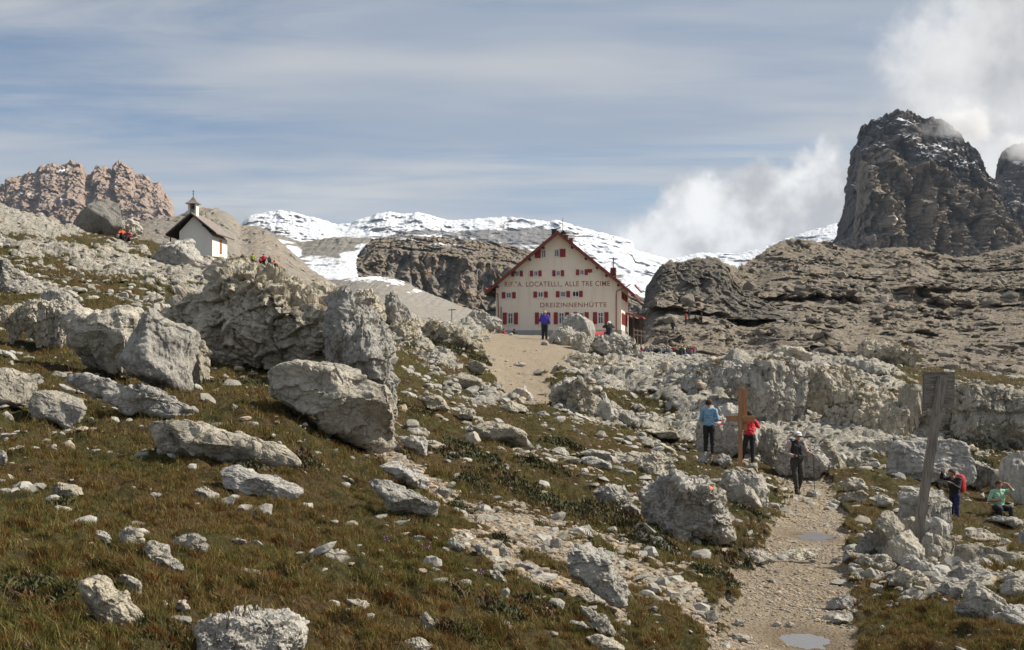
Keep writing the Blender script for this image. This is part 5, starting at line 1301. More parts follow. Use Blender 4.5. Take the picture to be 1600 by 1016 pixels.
def empty(name, loc, rz=0.0, label=None, cat=None, group=None):
    o = bpy.data.objects.new(name, None); o.empty_display_size = 0.3; col.objects.link(o)
    o.location = loc; o.rotation_euler.z = rz
    return tag(o, label, cat, group)

# ---- materials of the buildings
def plaster(name, c, stain=0.5):
    m, g, b = new_mat(name); p = g.node('ShaderNodeTexCoord').outputs['Object']
    n1 = g.noise(p, 0.5, 5, 0.6); n2 = g.noise(g.stretch(p, (1, 1, 0.15)), 1.6, 5, 0.65); n3 = g.noise(p, 9, 4, 0.6)
    cc = g.mix(g.math('MULTIPLY', g.ramp(n2, 0.48, 0.72), stain), c, tuple(x * k for x, k in zip(c, (0.80, 0.70, 0.62))))
    cc = g.mix(g.math('MULTIPLY', g.ramp(n1, 0.45, 0.7), 0.25), cc, tuple(x * 0.85 for x in c))
    g.l.new(cc, b.inputs['Base Color']); b.inputs['Roughness'].default_value = 0.9
    bump(g, b, n3, 0.012); return m
def tile_mat(name, c, dark, sc=3.0, axis=2):
    m, g, b = new_mat(name); p = g.node('ShaderNodeTexCoord').outputs['Object']
    br = g.node('ShaderNodeTexBrick'); g.l.new(p, br.inputs['Vector'])
    w = g.node('ShaderNodeTexWave'); w.bands_direction = 'Z'; g.l.new(p, w.inputs['Vector']); w.inputs['Scale'].default_value = sc; w.inputs['Distortion'].default_value = 0.3
    n1 = g.noise(p, 2.2, 5, 0.65)
    c1 = g.mix(g.ramp(n1, 0.35, 0.7), c, dark)
    c1 = g.mix(g.math('MULTIPLY', g.ramp(w.outputs['Fac'], 0.35, 0.05), 0.6), c1, dark)
    g.l.new(c1, b.inputs['Base Color']); b.inputs['Roughness'].default_value = 0.8
    bump(g, b, w.outputs['Fac'], 0.05); g.n.remove(br); return m
def wood(name, c, dark, sc=1.0, axis=(14, 14, 1.2)):
    m, g, b = new_mat(name); p = g.node('ShaderNodeTexCoord').outputs['Object']
    n1 = g.noise(g.stretch(p, axis), 3.0 * sc, 5, 0.65, 0.6); n2 = g.noise(p, 2.0 * sc, 3)
    cc = g.mix(g.ramp(n1, 0.38, 0.66), c, dark); cc = g.mix(g.math('MULTIPLY', g.ramp(n2, 0.45, 0.65), 0.3), cc, dark)
    g.l.new(cc, b.inputs['Base Color']); b.inputs['Roughness'].default_value = 0.75
    bump(g, b, n1, 0.006); return m
M_wall = plaster('hut_plaster', (0.80, 0.715, 0.60), 0.55)
M_plinth = plaster('hut_plinth', (0.36, 0.34, 0.31), 0.5)
M_cwall = plaster('chapel_plaster', (0.80, 0.765, 0.70), 0.2)
M_roofr = tile_mat('red_tiles', (0.24, 0.062, 0.040), (0.12, 0.036, 0.028))
M_red = flat_mat('red_painted_wood', (0.27, 0.018, 0.022), 0.55, 0.2, 3.0)
M_letter = flat_mat('faded_red_paint', (0.30, 0.095, 0.075), 0.8, 0.35, 2.5)
M_white = flat_mat('white_window_paint', (0.74, 0.72, 0.68), 0.6)
M_dark = flat_mat('dark_timber', (0.045, 0.032, 0.026), 0.8)
M_glass, g, b = new_mat('window_glass')
b.inputs['Base Color'].default_value = (0.03, 0.035, 0.045, 1); b.inputs['Roughness'].default_value = 0.08
M_inside = flat_mat('dark_interior', (0.02, 0.02, 0.022), 0.9)
M_curtain = flat_mat('white_curtain', (0.42, 0.41, 0.40), 0.9, 0.15, 6)
M_metal = flat_mat('dark_metal', (0.06, 0.05, 0.05), 0.5, metal=0.3)
M_pipe = flat_mat('red_brown_gutter', (0.26, 0.06, 0.045), 0.5)
M_chim = flat_mat('brown_chimney_brick', (0.20, 0.085, 0.06), 0.85)

# ------------------------------------------------------------------ the mountain hut
HY = 150.0
hz0 = (VH - 526) / F * HY
hut = empty('mountain_hut', ((872 - UC) / F * HY, HY, hz0), R(-8.3), 'large white mountain hut with a broad red gable roof and red shutters on the plateau', 'hut')
def lx(u): return (u - 872) * 0.0757
def lz(v): return (526 - v) * 0.075
def cu(x): return 760 + x / 5.347
def cv(y): return 350 + y / 5.347
WL, WR, DEP = lx(774.5), lx(969.5), 15.0
ZE, ZA = lz(446), lz(364.5)
xm = (WL + WR) / 2
MB().prism([(WL, -2.5), (WR, -2.5), (WR, ZE), (xm, ZA), (WL, ZE)], 0, DEP).build('wall', M_wall, hut)
MB().box(WL - 0.06, WR + 0.06, -0.06, DEP + .06, -2.6, 0.75).build('plinth', M_plinth, hut)
sl = (ZA - ZE) / (xm - WL)
roof = MB(); th = 0.22; fo = 1.0
xl, xr = lx(758.5), lx(991)
for x_e, sgn in ((xl, -1), (xr, 1)):
    ze = ZA + 0.22 - sl * abs(x_e - xm)
    roof.prism([(xm, ZA + 0.22), (x_e, ze), (x_e, ze - th), (xm, ZA + 0.22 - th * 1.25)], -fo, DEP + 0.8)
rf = roof.build('roof', M_roofr, hut)
fb = MB()
for x_e in (xl, xr):
    ze = ZA + 0.22 - sl * abs(x_e - xm)
    fb.prism([(xm, ZA + 0.10), (x_e, ze - 0.12), (x_e, ze - 0.40), (xm, ZA - 0.22)], -fo - 0.06, -fo - 0.003)
fb.build('bargeboard', flat_mat('bargeboard_paint', (0.20, 0.042, 0.030), 0.7), rf)
sof = MB()
for x_e in (xl, xr):
    ze = ZA + 0.22 - sl * abs(x_e - xm)
    sof.prism([(xm, ZA - 0.063), (x_e, ze - th - 0.006), (x_e, ze - th - 0.05), (xm, ZA - 0.11)], -fo + 0.01, DEP + 0.7)
sof.build('soffit', M_dark, rf)
# raised tile courses near the right verge, as the photo shows
for k in range(8):
    x = xm + 1.2 + k * 0.78
    zt = ZA + 0.22 - sl * (x - xm)
    MB().prism([(x, zt + 0.015), (x + 0.66, zt - 0.66 * sl + 0.10), (x + 0.66, zt - 0.66 * sl - 0.02), (x, zt - 0.10)], -fo - 0.02, DEP + 0.7).build('tile_course', M_roofr, rf)
for k, x in enumerate([WL + 0.25, xm - 5.1, xm - 3.3, xm - 1.7, xm + 1.7, xm + 3.3, xm + 4.6, xm + 5.7, WR - 0.3]):
    zt = ZA - 0.16 - sl * abs(x - xm)
    MB().box(x - 0.11, x + 0.11, -fo + 0.06, -0.002, zt - 0.30, zt - 0.04).build('purlin', M_dark, hut)
def window(px, y0, y1, ww, sw, left=True, right=True, open_=False, curtain=True, extra=None):
    """px: crop centre column; ww: glass width; sw: shutter width (crop px)"""
    x = lx(cu(px)); k = 0.0757 / 5.347
    z1, z0 = lz(cv(y0)), lz(cv(y1)); hw = ww * k / 2; s = sw * k; H = z1 - z0
    o = MB()
    f = 0.07
    o.box(x - hw, x - hw + f, -0.05, 0.0, z0, z1); o.box(x + hw - f, x + hw, -0.05, 0.0, z0, z1)
    o.box(x - hw + f, x + hw - f, -0.05, 0, z1 - f, z1); o.box(x - hw + f, x + hw - f, -0.05, 0, z0, z0 + f)
    o.box(x - 0.03, x + 0.03, -0.045, 0, z0 + f, z1 - f)
    if H > 1.0: o.box(x - hw + f, x + hw - f, -0.047, 0, z0 + H * 0.60, z0 + H * 0.60 + 0.05)
    w = o.build('window', M_white, hut)
    MB().box(x - hw + f, x + hw - f, -0.02, -0.004, z0 + f, z1 - f).build('pane', M_inside if open_ else M_glass, w)
    if curtain and not open_:
        c_ = MB()
        c_.box(x - hw + f, x - hw + f + (hw - f) * 0.45, -0.026, -0.022, z0 + f, z1 - f); c_.box(x + hw - f - (hw - f) * 0.45, x + hw - f, -0.026, -0.022, z0 + f, z1 - f)
        c_.build('curtain', M_curtain, w)
    MB().box(x - hw - 0.05, x + hw + 0.05, -0.12, -0.001, z0 - 0.07, z0 - 0.002).build('sill', M_white, w)
    for sg, on in ((-1, left), (1, right)):
        if on:
            a = x + sg * (hw + 0.01); b_ = x + sg * (hw + 0.01 + s)
            sh = MB().box(min(a, b_), max(a, b_), -0.08, -0.03, z0 - 0.03, z1 + 0.03)
            for q in range(int(H / 0.14)):
                zq = z0 + 0.06 + q * 0.14
                sh.box(min(a, b_) + 0.05, max(a, b_) - 0.05, -0.095, -0.0805, zq, zq + 0.07)
            sh.build('shutter', M_red, w)
    return w
window(478, 215, 282, 44, 50, right=False); window(588, 212, 275, 48, 48, left=False, curtain=True)
for px in (257, 413, 600): window(px, 390, 435, 42, 27)
window(797, 385, 428, 42, 27); w = window(888, 383, 408, 12, 44, right=False, open_=True)
window(187, 569, 618, 54, 31); window(453, 566, 613, 56, 31); window(640, 564, 611, 54, 31); window(745, 563, 610, 54, 31, open_=True, left=False)
for px in (200, 470, 627, 789, 952): window(px, 741, 836, 58, 34)
# side wall windows and shutters (right side)
for y in (1.6, 4.4, 7.6, 10.8):
    for (z0, z1) in ((lz(507), lz(489)), (lz(467), lz(456))):
        w = MB().box(WR, WR + 0.05, y - 0.45, y + 0.45, z0, z1).build('window', M_white, hut)
        MB().box(WR + 0.051, WR + 0.058, y - 0.38, y + 0.38, z0 + 0.07, z1 - 0.07).build('pane', M_glass, w)
        for s_ in (-1, 1):
            a, b2 = y + s_ * 0.47, y + s_ * 0.80
            MB().box(WR + 0.03, WR + 0.09, min(a, b2), max(a, b2), z0 - 0.03, z1 + 0.03).build('shutter', M_red, w)
w = MB().box(WR + 0.06, WR + 0.1, 3.4, 4.6, -0.75, 0.1).build('cellar_window', M_red, hut)
# painted names on the gable
def lettering(txt, x0, x1, zb, h, name='lettering', parent=None, mat=None, y=-0.012):
    cu_ = bpy.data.curves.new(name, 'FONT'); cu_.body = txt; cu_.size = 1.0; cu_.extrude = 0.0; cu_.space_character = 1.12; cu_.offset = 0.008
    t = bpy.data.objects.new(name, cu_); col.objects.link(t)
    dg = bpy.context.evaluated_depsgraph_get(); me = bpy.data.meshes.new_from_object(t.evaluated_get(dg)); col.objects.unlink(t); bpy.data.objects.remove(t)
    V = np.array([v.co[:] for v in me.vertices]); mn, mx = V.min(0), V.max(0)
    H0 = 0.70
    for v in me.vertices:
        a, b_ = v.co.x, v.co.y
        v.co = Vector((x0 + (a - mn[0]) / (mx[0] - mn[0]) * (x1 - x0), y, zb + b_ / H0 * h))
    me.materials.clear(); me.materials.append(mat or M_letter)
    return link(name, me, parent)
lettering('RIF."A. LOCATELLI,, ALLE TRE CIME', lx(cu(152)), lx(cu(1027)), lz(cv(522)), lz(cv(480)) - lz(cv(522)), parent=hut)
lettering('DREIZINNENH\u00dcTTE', lx(cu(450)), lx(cu(1000)), lz(cv(696)), lz(cv(658)) - lz(cv(696)), parent=hut)
# gutters and downpipes
MB().tube([(xl - 0.05, -fo, lz(450)), (xl - 0.05, DEP, lz(450))], 0.10).tube([(xl, -0.7, lz(451)), (lx(778), -0.12, lz(459)), (lx(779), -0.12, lz(495)), (lx(779), -0.12, lz(520))], 0.055).build('downpipe', M_pipe, hut)
MB().tube([(xr + 0.05, -fo, lz(448)), (xr + 0.05, DEP, lz(448))], 0.10).tube([(lx(984), -0.7, lz(446)), (lx(979), -0.5, lz(449)), (lx(962.5), -0.12, lz(456)), (lx(962), -0.12, lz(462)), (lx(962), -0.12, lz(526))], 0.06).build('downpipe', M_pipe, hut)
MB().tube([(lx(783), -0.1, lz(479)), (lx(783), -0.1, lz(498))], 0.05).build('pipe_stub', M_pipe, hut)
# chimneys, mast, small ridge roof
def rz_at(x): return ZA + 0.22 - sl * abs(x - xm)
for (u, v0, v1, w_, y) in ((863, 357, 369, 0.5, 1.5), (879, 363, 377, 0.34, 4.5), (888, 370, 384, 0.42, 3.0), (874, 361, 372, 0.3, 6.5)):
    x = lx(u)
    ch = MB().box(x - w_ / 2, x + w_ / 2, y, y + w_, rz_at(x) - 0.4, lz(v0)).build('chimney', M_chim if u != 863 else M_dark, hut)
    MB().box(x - w_ / 2 - 0.06, x + w_ / 2 + 0.06, y - 0.06, y + w_ + 0.06, lz(v0) + 0.001, lz(v0) + 0.1).build('chimney_cap', M_metal, ch)
x = lx(872)
MB().tube([(x, 5, ZA), (x, 5, lz(333))], [0.045, 0.02]).build('mast', M_metal, hut)
MB().prism([(lx(870), lz(359)), (lx(874.5), lz(354)), (lx(879), lz(359))], 4.0, 5.2).box(lx(872.5), lx(873.5), 4.4, 4.8, ZA - .2, lz(359)).box(lx(876), lx(877), 4.4, 4.8, ZA - 0.6, lz(359)).build('ridge_hood', M_dark, hut)
x = lx(956)
dm = MB().box(x - 0.32, x + 0.32, 1.2, 2.0, rz_at(x) - 0.5, lz(418)).build('chimney', M_roofr, hut)
MB().tube([(x, 1.6, lz(418)), (x, 1.6, lz(402))], 0.06).build('flue_pipe', M_metal, dm)
# open lean-to on the right side
M_pr = flat_mat('red_sheet_roof', (0.33, 0.06, 0.05), 0.6)
lt = MB()
lt.prism([(WR, lz(484)), (WR + 2.2, lz(492)), (WR + 2.2, lz(494)), (WR, lz(486))], 8.0, 14.5)
por = lt.build('lean_to_roof', M_pr, hut)
for x in (WR + 0.9, WR + 1.8):
    for y in (8.3, 11.0, 14.0): MB().box(x, x + 0.14, y, y + 0.14, -2.0, lz(491)).build('post', M_dark, hut)
MB().box(WR + 0.1, WR + 1.6, 13.9, 14.0, -2, lz(493)).build('back_boarding', M_dark, hut)

# wooden fence and stair rail at the right foot of the hut
wf = wood('weathered_plank', (0.36, 0.30, 0.22), (0.16, 0.13, 0.10))
q = Vector(((990 - UC) / F * 146, 146, (VH - 530) / F * 146))
fen = empty('wooden_fence', q, 0, 'short weathered wooden railing at the right foot of the hut', 'fence')
for i in range(4): MB().box(i * 0.42, i * 0.42 + 0.10, 0, 0.1, -0.9, 1.25 - 0.1 * i).build('post', wf, fen)
MB().bar((0, -0.03, 1.05), (1.4, -0.03, 0.8), 0.06, 0.14).bar((0, -0.03, 0.55), (1.4, -0.03, 0.3), 0.06, 0.14).build('rail', wf, fen)
# low red awning in front of the hut corner
q = Vector(((938 - UC) / F * 128, 128, (VH - 529) / F * 128))
aw = empty('red_awning', q, R(-5), 'low red awning in front of the right corner of the hut', 'awning')
M_aw = flat_mat('red_canvas', (0.42, 0.045, 0.05), 0.8)
me = mesh_np('canvas', [(-0.95, 0, 0.35), (0.95, 0, 0.42), (0.8, 1.4, 0.80), (-0.7, 1.4, 0.74), (-0.95, 0, 0.31), (0.95, 0, 0.38), (0.8, 1.4, 0.77), (-0.7, 1.4, 0.71)], np.array([[0, 1, 2, 3], [7, 6, 5, 4], [0, 4, 5, 1], [1, 5, 6, 2], [2, 6, 7, 3], [3, 7, 4, 0]]), M_aw, False)
link('canvas', me, aw)
for (x, y, z) in ((-0.9, 0.05, 0.33), (0.9, 0.05, 0.39), (0.75, 1.35, 0.76), (-0.65, 1.35, 0.7)): MB().tube([(x, y, -0.6), (x, y, z)], 0.03).build('pole', M_metal, aw)
# small shed left of the hut
q = Vector(((766 - UC) / F * 165, 165, (VH - 500) / F * 165))
shd = empty('shed', q, 0, 'small grey flat shed half hidden behind the left side of the hut', 'shed')
MB().box(-0.6, 0.9, 0, 2, -1.0, 1.2).build('wall', flat_mat('grey_boards', (0.25, 0.25, 0.25), 0.8), shd)
MB().prism([(-1.9, 0.0), (-0.4, 1.1), (1.0, 1.25), (1.0, 1.40), (-0.45, 1.25), (-1.95, 0.12)], -0.2, 2.2).build('roof', M_dark, shd)
# T-shaped pole on the far edge of the plateau
q = Vector(((706 - UC) / F * 118, 118, (VH - 503) / F * 118)); gz = zw(q.x, q.y)
tp = empty('wooden_pole', (q.x, q.y, min(q.z, float(gz) + 0.02)), 0, 'thin T-shaped pole standing left of the hut on the plateau edge', 'pole')
zt = (VH - 483) / F * 118 - tp.location.z
MB().bar((0, 0, -0.3), (0, 0, zt), 0.07).build('post', M_dark, tp); MB().bar((-0.32, 0, zt - 0.10), (0.36, 0, zt - 0.04), 0.07).build('crossbar', M_dark, tp)

# ------------------------------------------------------------------ the chapel
CY = 160.0
zc0 = (VH - 403) / F * CY
ch = empty('chapel', (-39.5, CY, zc0), R(-2.5), 'small white chapel with a steep brown roof and bell turret on the hill', 'chapel')
def kx(u): return (u - UC) / F * CY + 39.5
def kz(v): return (403 - v) / F * CY
xL, xR, xa = kx(280), kx(332), kx(300.6)
zA = kz(336); zR = kz(367); zL = kz(362)
MB().prism([(xL, -3), (xR, -3), (xR, zR - 0.12), (xa + 0.2, zA - 0.1), (xL, zL)], 0, 7.0).build('wall', M_cwall, ch)
M_shing = tile_mat('brown_shingles', (0.36, 0.305, 0.27), (0.24, 0.20, 0.175), 5)
r_ = MB()
eL, eR = kx(260.7), kx(341.0)
r_.prism([(xa, kz(332.4)), (eR, kz(364.5)), (eR, kz(366.2)), (xa, kz(334.6))], -0.75, 7.9)
r_.prism([(xa, kz(332.4)), (eL, kz(366.0)), (eL, kz(368.0)), (xa, kz(334.6))], -0.75, 7.9)
cr = r_.build('roof', M_shing, ch)
MB().prism([(xa, kz(334.7)), (eR, kz(366.3)), (eR, kz(367.3)), (xa, kz(335.9))], -0.70, 7.8).prism([(xa, kz(334.7)), (eL, kz(368.1)), (eL, kz(369.1)), (xa, kz(335.9))], -0.70, 7.8).build('soffit', M_dark, cr)
for u, v in ((281, 352), (319, 352.5), (330, 361.5)):
    MB().box(kx(u) - 0.09, kx(u) + 0.09, -0.6, -0.002, kz(v) - 0.14, kz(v) + 0.10).build('purlin', M_dark, ch)
MB().box(xR + 0.002, xR + 0.06, 3.4, 4.3, kz(393), kz(371)).build('window', flat_mat('orange_shutter_wood', (0.33, 0.12, 0.035), 0.7), ch)
# open porch under the left eave
for y in (0.2, 3.0): MB().box(kx(264), kx(264) + 0.14, y, y + 0.14, -2.5, kz(367)).build('porch_post', M_dark, ch)
MB().box(kx(266), xL - 0.002, 3.6, 3.7, -2.5, kz(368)).build('porch_back', M_dark, ch)
tz0, tz1 = kz(337), kz(318)
tw = MB(); ta, tb = kx(293), kx(306.5)
tw.box(ta, ta + 0.2, 0.1, 1.15, tz0, tz1); tw.box(tb - 0.2, tb, 0.1, 1.15, tz0, tz1); tw.box(ta + 0.2, tb - 0.2, 1.0, 1.15, tz0, tz1); tw.box(ta + 0.2, tb - 0.2, 0.1, 1.0, tz0, tz0 + 0.3)
tur = tw.build('bell_turret', M_cwall, ch)
MB().tube([((ta + tb) / 2, 0.6, tz1 - 0.1), ((ta + tb) / 2, 0.6, tz1 - 0.35), ((ta + tb) / 2, 0.6, tz1 - 0.6)], [0.04, 0.15, 0.24], 12).build('bell', M_metal, tur)
cx = (ta + tb) / 2; hb = 0.85
me = bpy.data.meshes.new('turret_roof')
P = [(-hb, -hb, 0), (hb, -hb, 0), (hb, hb, 0), (-hb, hb, 0), (-.38, -.38, .38), (.38, -.38, .38), (.38, .38, .38), (-.38, .38, .38), (0, 0, 0.98)]
me.from_pydata([(cx + a, 0.62 + b_, tz1 + c_) for a, b_, c_ in P], [], [(3, 2, 1, 0), (0, 1, 5, 4), (1, 2, 6, 5), (2, 3, 7, 6), (3, 0, 4, 7), (4, 5, 8), (5, 6, 8), (6, 7, 8), (7, 4, 8)])
me.materials.append(M_shing); tr_o = link('turret_roof', me, tur)
MB().tube([(cx, .62, tz1 + .9), (cx, .62, tz1 + 1.75)], 0.035).tube([(cx, .62, tz1 + 1.18), (cx, .62, tz1 + 1.28), (cx, .62, tz1 + 1.38)], [0.02, 0.11, 0.02]).bar((cx - .16, .62, tz1 + 1.58), (cx + .16, .62, tz1 + 1.58), 0.04).build('finial', M_metal, tr_o)

# ------------------------------------------------------------------ wooden cross
M_new = wood('fresh_wood', (0.43, 0.235, 0.12), (0.29, 0.14, 0.065))
q = pix2ground(1160, 733); sY = 33.5 
q = Vector(((1157 - UC) / F * sY, sY, float(zw((1157 - UC) / F * sY, sY))))
cro = empty('wooden_cross', q, R(-8), 'orange-brown wooden cross with a doubled upright beside the path', 'cross')
def zz_(v): return (VH - v) / F * sY - q.z
def xx_(u): return (u - 1157) / F * sY
MB().box(xx_(1153.5), xx_(1160), -0.06, 0.06, -0.3, zz_(605)).build('upright', M_new, cro, 0.006)
MB().box(xx_(1160.4), xx_(1167.3), 0.02, 0.10, zz_(673), zz_(608)).build('side_board', M_new, cro, 0.006)
MB().box(xx_(1135), xx_(1153.3), -0.055, 0.055, zz_(659), zz_(650)).build('cross_arm', M_new, cro, 0.006)
MB().box(xx_(1160.2), xx_(1179), -0.08, 0.018, zz_(659), zz_(650)).build('cross_arm', M_new, cro, 0.006)

# ------------------------------------------------------------------ leaning signpost seen from behind
M_old = wood('grey_weathered_wood', (0.27, 0.235, 0.195), (0.115, 0.10, 0.085))
M_oldb = wood('grey_board_wood', (0.24, 0.215, 0.185), (0.10, 0.09, 0.078), 1.0, (1.2, 14, 14))
pY = 18.2; L = pY / F
qx = (1433 - UC) * L; qz = (VH - 835) * L
sp = empty('signpost', (qx, pY, qz), 0, 'leaning grey wooden signpost with a square board, wedged in the stone cairn', 'signpost')
top = Vector(((1472.5 - 1433) * L, 0.0, (835 - 588) * L))
a = Vector((-0.3 * top.x / 2.4 * 1.0, 0, -0.35)); post = MB().bar(a, top, 0.115, 0.115).build('post', M_old, sp, 0.008)
bx0, bx1 = (1442.5 - 1433) * L, (1490 - 1433) * L; bz0, bz1 = (835 - 638) * L, (835 - 582) * L
Mb = Matrix.Rotation(R(1.0), 4, 'Y')
bd = MB(); nP = 5; hh = (bz1 - bz0) / nP
for i in range(nP): bd.box(bx0, bx1, 0.068, 0.092, bz0 + i * hh + 0.002, bz0 + (i + 1) * hh - 0.002, Mb)
bo = bd.build('board', M_oldb, sp)
fr = MB(); fr.box(bx0 - 0.008, bx0 + 0.03, 0.094, 0.118, bz0, bz1, Mb); fr.box(bx1 - 0.03, bx1 + 0.008, 0.094, 0.118, bz0, bz1, Mb); fr.box(bx0 - 0.01, bx1 + 0.01, 0.05, 0.13, bz1 + 0.001, bz1 + 0.018, Mb)
fr.build('board_frame', M_oldb, bo)

# painted way mark on the broad boulder, red-white-red mark on the smooth boulder behind the people
def mark_on(objname_label, u, v, w, h, mat, nm, off=0.006):
    tgt = [o for o in col.objects if o.get('label') == objname_label][0]
    V = np.array([v_.co[:] for v_ in tgt.data.vertices]); T = [tuple(p.vertices) for p in tgt.data.polygons]
    bt = BVHTree.FromPolygons([tuple(x) for x in V + np.array(tgt.location)], T)
    n = 5; vs = []
    for j in range(n):
        for i in range(n):
            d = Vector(((u + (i / (n - 1) - 0.5) * w - UC) / F, 1, (VH - v + (j / (n - 1) - 0.5) * h) / F)).normalized()
            hit = bt.ray_cast(Vector((0, 0, 0)), d)[0]
            if hit is None: return None
            vs.append(hit - d * off)
    me = mesh_np(nm, [tuple(v_ - tgt.location) for v_ in vs], grid_faces(n, n), mat, True)
    return link(nm, me, tgt)
M_or = flat_mat('orange_paint', (0.75, 0.10, 0.03), 0.7, 0.15, 30)
mark_on('broad pale boulder with an orange paint dot, left of the path', 1111, 763, 6.5, 4.5, M_or, 'paint_dot')
lb = 'smooth pinkish-grey boulder behind the two people by the cross'
M_rp = flat_mat('red_trail_paint', (0.30, 0.04, 0.04), 0.8); M_wp = flat_mat('white_trail_paint', (0.7, 0.68, 0.64), 0.8)
mark_on(lb, 1126, 657, 10, 2.2, M_rp, 'red_stripe', 0.02); mark_on(lb, 1126, 660, 10, 3.2, M_wp, 'white_stripe', 0.02); mark_on(lb, 1126, 663.3, 10, 2.2, M_rp, 'red_stripe', 0.02)
# ------------------------------------------------------------------ people
def mat_c(name, c, v=0.18, sc=14): 
    if name in bpy.data.materials: return bpy.data.materials[name]
    return flat_mat(name, c, 0.85, v, sc, 0.004)
SKIN = mat_c('skin', (0.42, 0.235, 0.165), 0.06); 
COL = dict(black=mat_c('black_cloth', (0.018, 0.018, 0.022)), blue=mat_c('light_blue_fleece', (0.21, 0.37, 0.52)), red=mat_c('red_cloth', (0.55, 0.025, 0.035)),
           olive=mat_c('dark_olive_cloth', (0.045, 0.040, 0.032)), beige=mat_c('beige_cloth', (0.42, 0.33, 0.28)), navy=mat_c('navy_cloth', (0.02, 0.025, 0.075)),
           green=mat_c('mint_checked_cloth', (0.30, 0.52, 0.36), 0.45, 40), purple=mat_c('violet_jacket', (0.070, 0.045, 0.36)), orange=mat_c('orange_cloth', (0.65, 0.10, 0.03)),
           white=mat_c('white_cloth', (0.72, 0.71, 0.70)), grey=mat_c('grey_cloth', (0.16, 0.16, 0.17)), lime=mat_c('yellow_green_cloth', (0.33, 0.40, 0.06)), dred=mat_c('dark_red_cloth', (0.25, 0.015, 0.03)),
           brown=mat_c('brown_hair', (0.045, 0.025, 0.015)), blond=mat_c('blond_hair', (0.42, 0.32, 0.19)), boot=mat_c('brown_boot', (0.05, 0.035, 0.025)), skin=SKIN, ghair=mat_c('grey_hair', (0.3, 0.28, 0.26)))
BASE = dict(hipL=(.09, 0, .93), hipR=(-.09, 0, .93), kneeL=(.10, -.02, .50), kneeR=(-.10, -.02, .50), ankL=(.11, .02, .09), ankR=(-.11, .02, .09),
            toeL=(.13, -.15, .035), toeR=(-.13, -.15, .035), pelvis=(0, 0, .97), waist=(0, 0, 1.11), chest=(0, .0, 1.31), neck=(0, .01, 1.475), head=(0, -.01, 1.625),
            shL=(.185, .01, 1.415), shR=(-.185, .01, 1.415), elL=(.255, .03, 1.14), elR=(-.255, .03, 1.14), wrL=(.27, -.06, .90), wrR=(-.27, -.06, .90), hdL=None, hdR=None, face=(0, -1, 0))
def capsule(V, Fs, lab, a, b, ra, rb, k, flat=1.0, seg=10, n=12):
    a, b = Vector(a), Vector(b); ax = (b - a); L = ax.length
    ax = ax.normalized() if L > 1e-6 else Vector((0, 0, 1))
    x = ax.cross(Vector((0, 1, 0)));
    if x.length < 0.1: x = ax.cross(Vector((1, 0, 0)))
    x.normalize(); y = ax.cross(x).normalized()
    prof = [(-ra * math.cos(t), ra * math.sin(t)) for t in np.linspace(0.02, math.pi / 2, 5)] + [(L + rb * math.sin(t), rb * math.cos(t)) for t in np.linspace(0, math.pi / 2 - 0.02, 5)]
    o = len(V)
    for (h, r) in prof:
        for i in range(n):
            th = 2 * math.pi * i / n
            V.append(a + ax * h + x * (r * math.cos(th)) + y * (r * math.sin(th) * flat))
    m = len(prof)
    for j in range(m - 1):
        for i in range(n): Fs.append((o + j * n + i, o + j * n + (i + 1) % n, o + (j + 1) * n + (i + 1) % n, o + (j + 1) * n + i))
    Fs.append(tuple(o + i for i in range(n))[::-1]); Fs.append(tuple(o + (m - 1) * n + i for i in range(n)))
    lab.append((a, b, max(ra, rb), k))
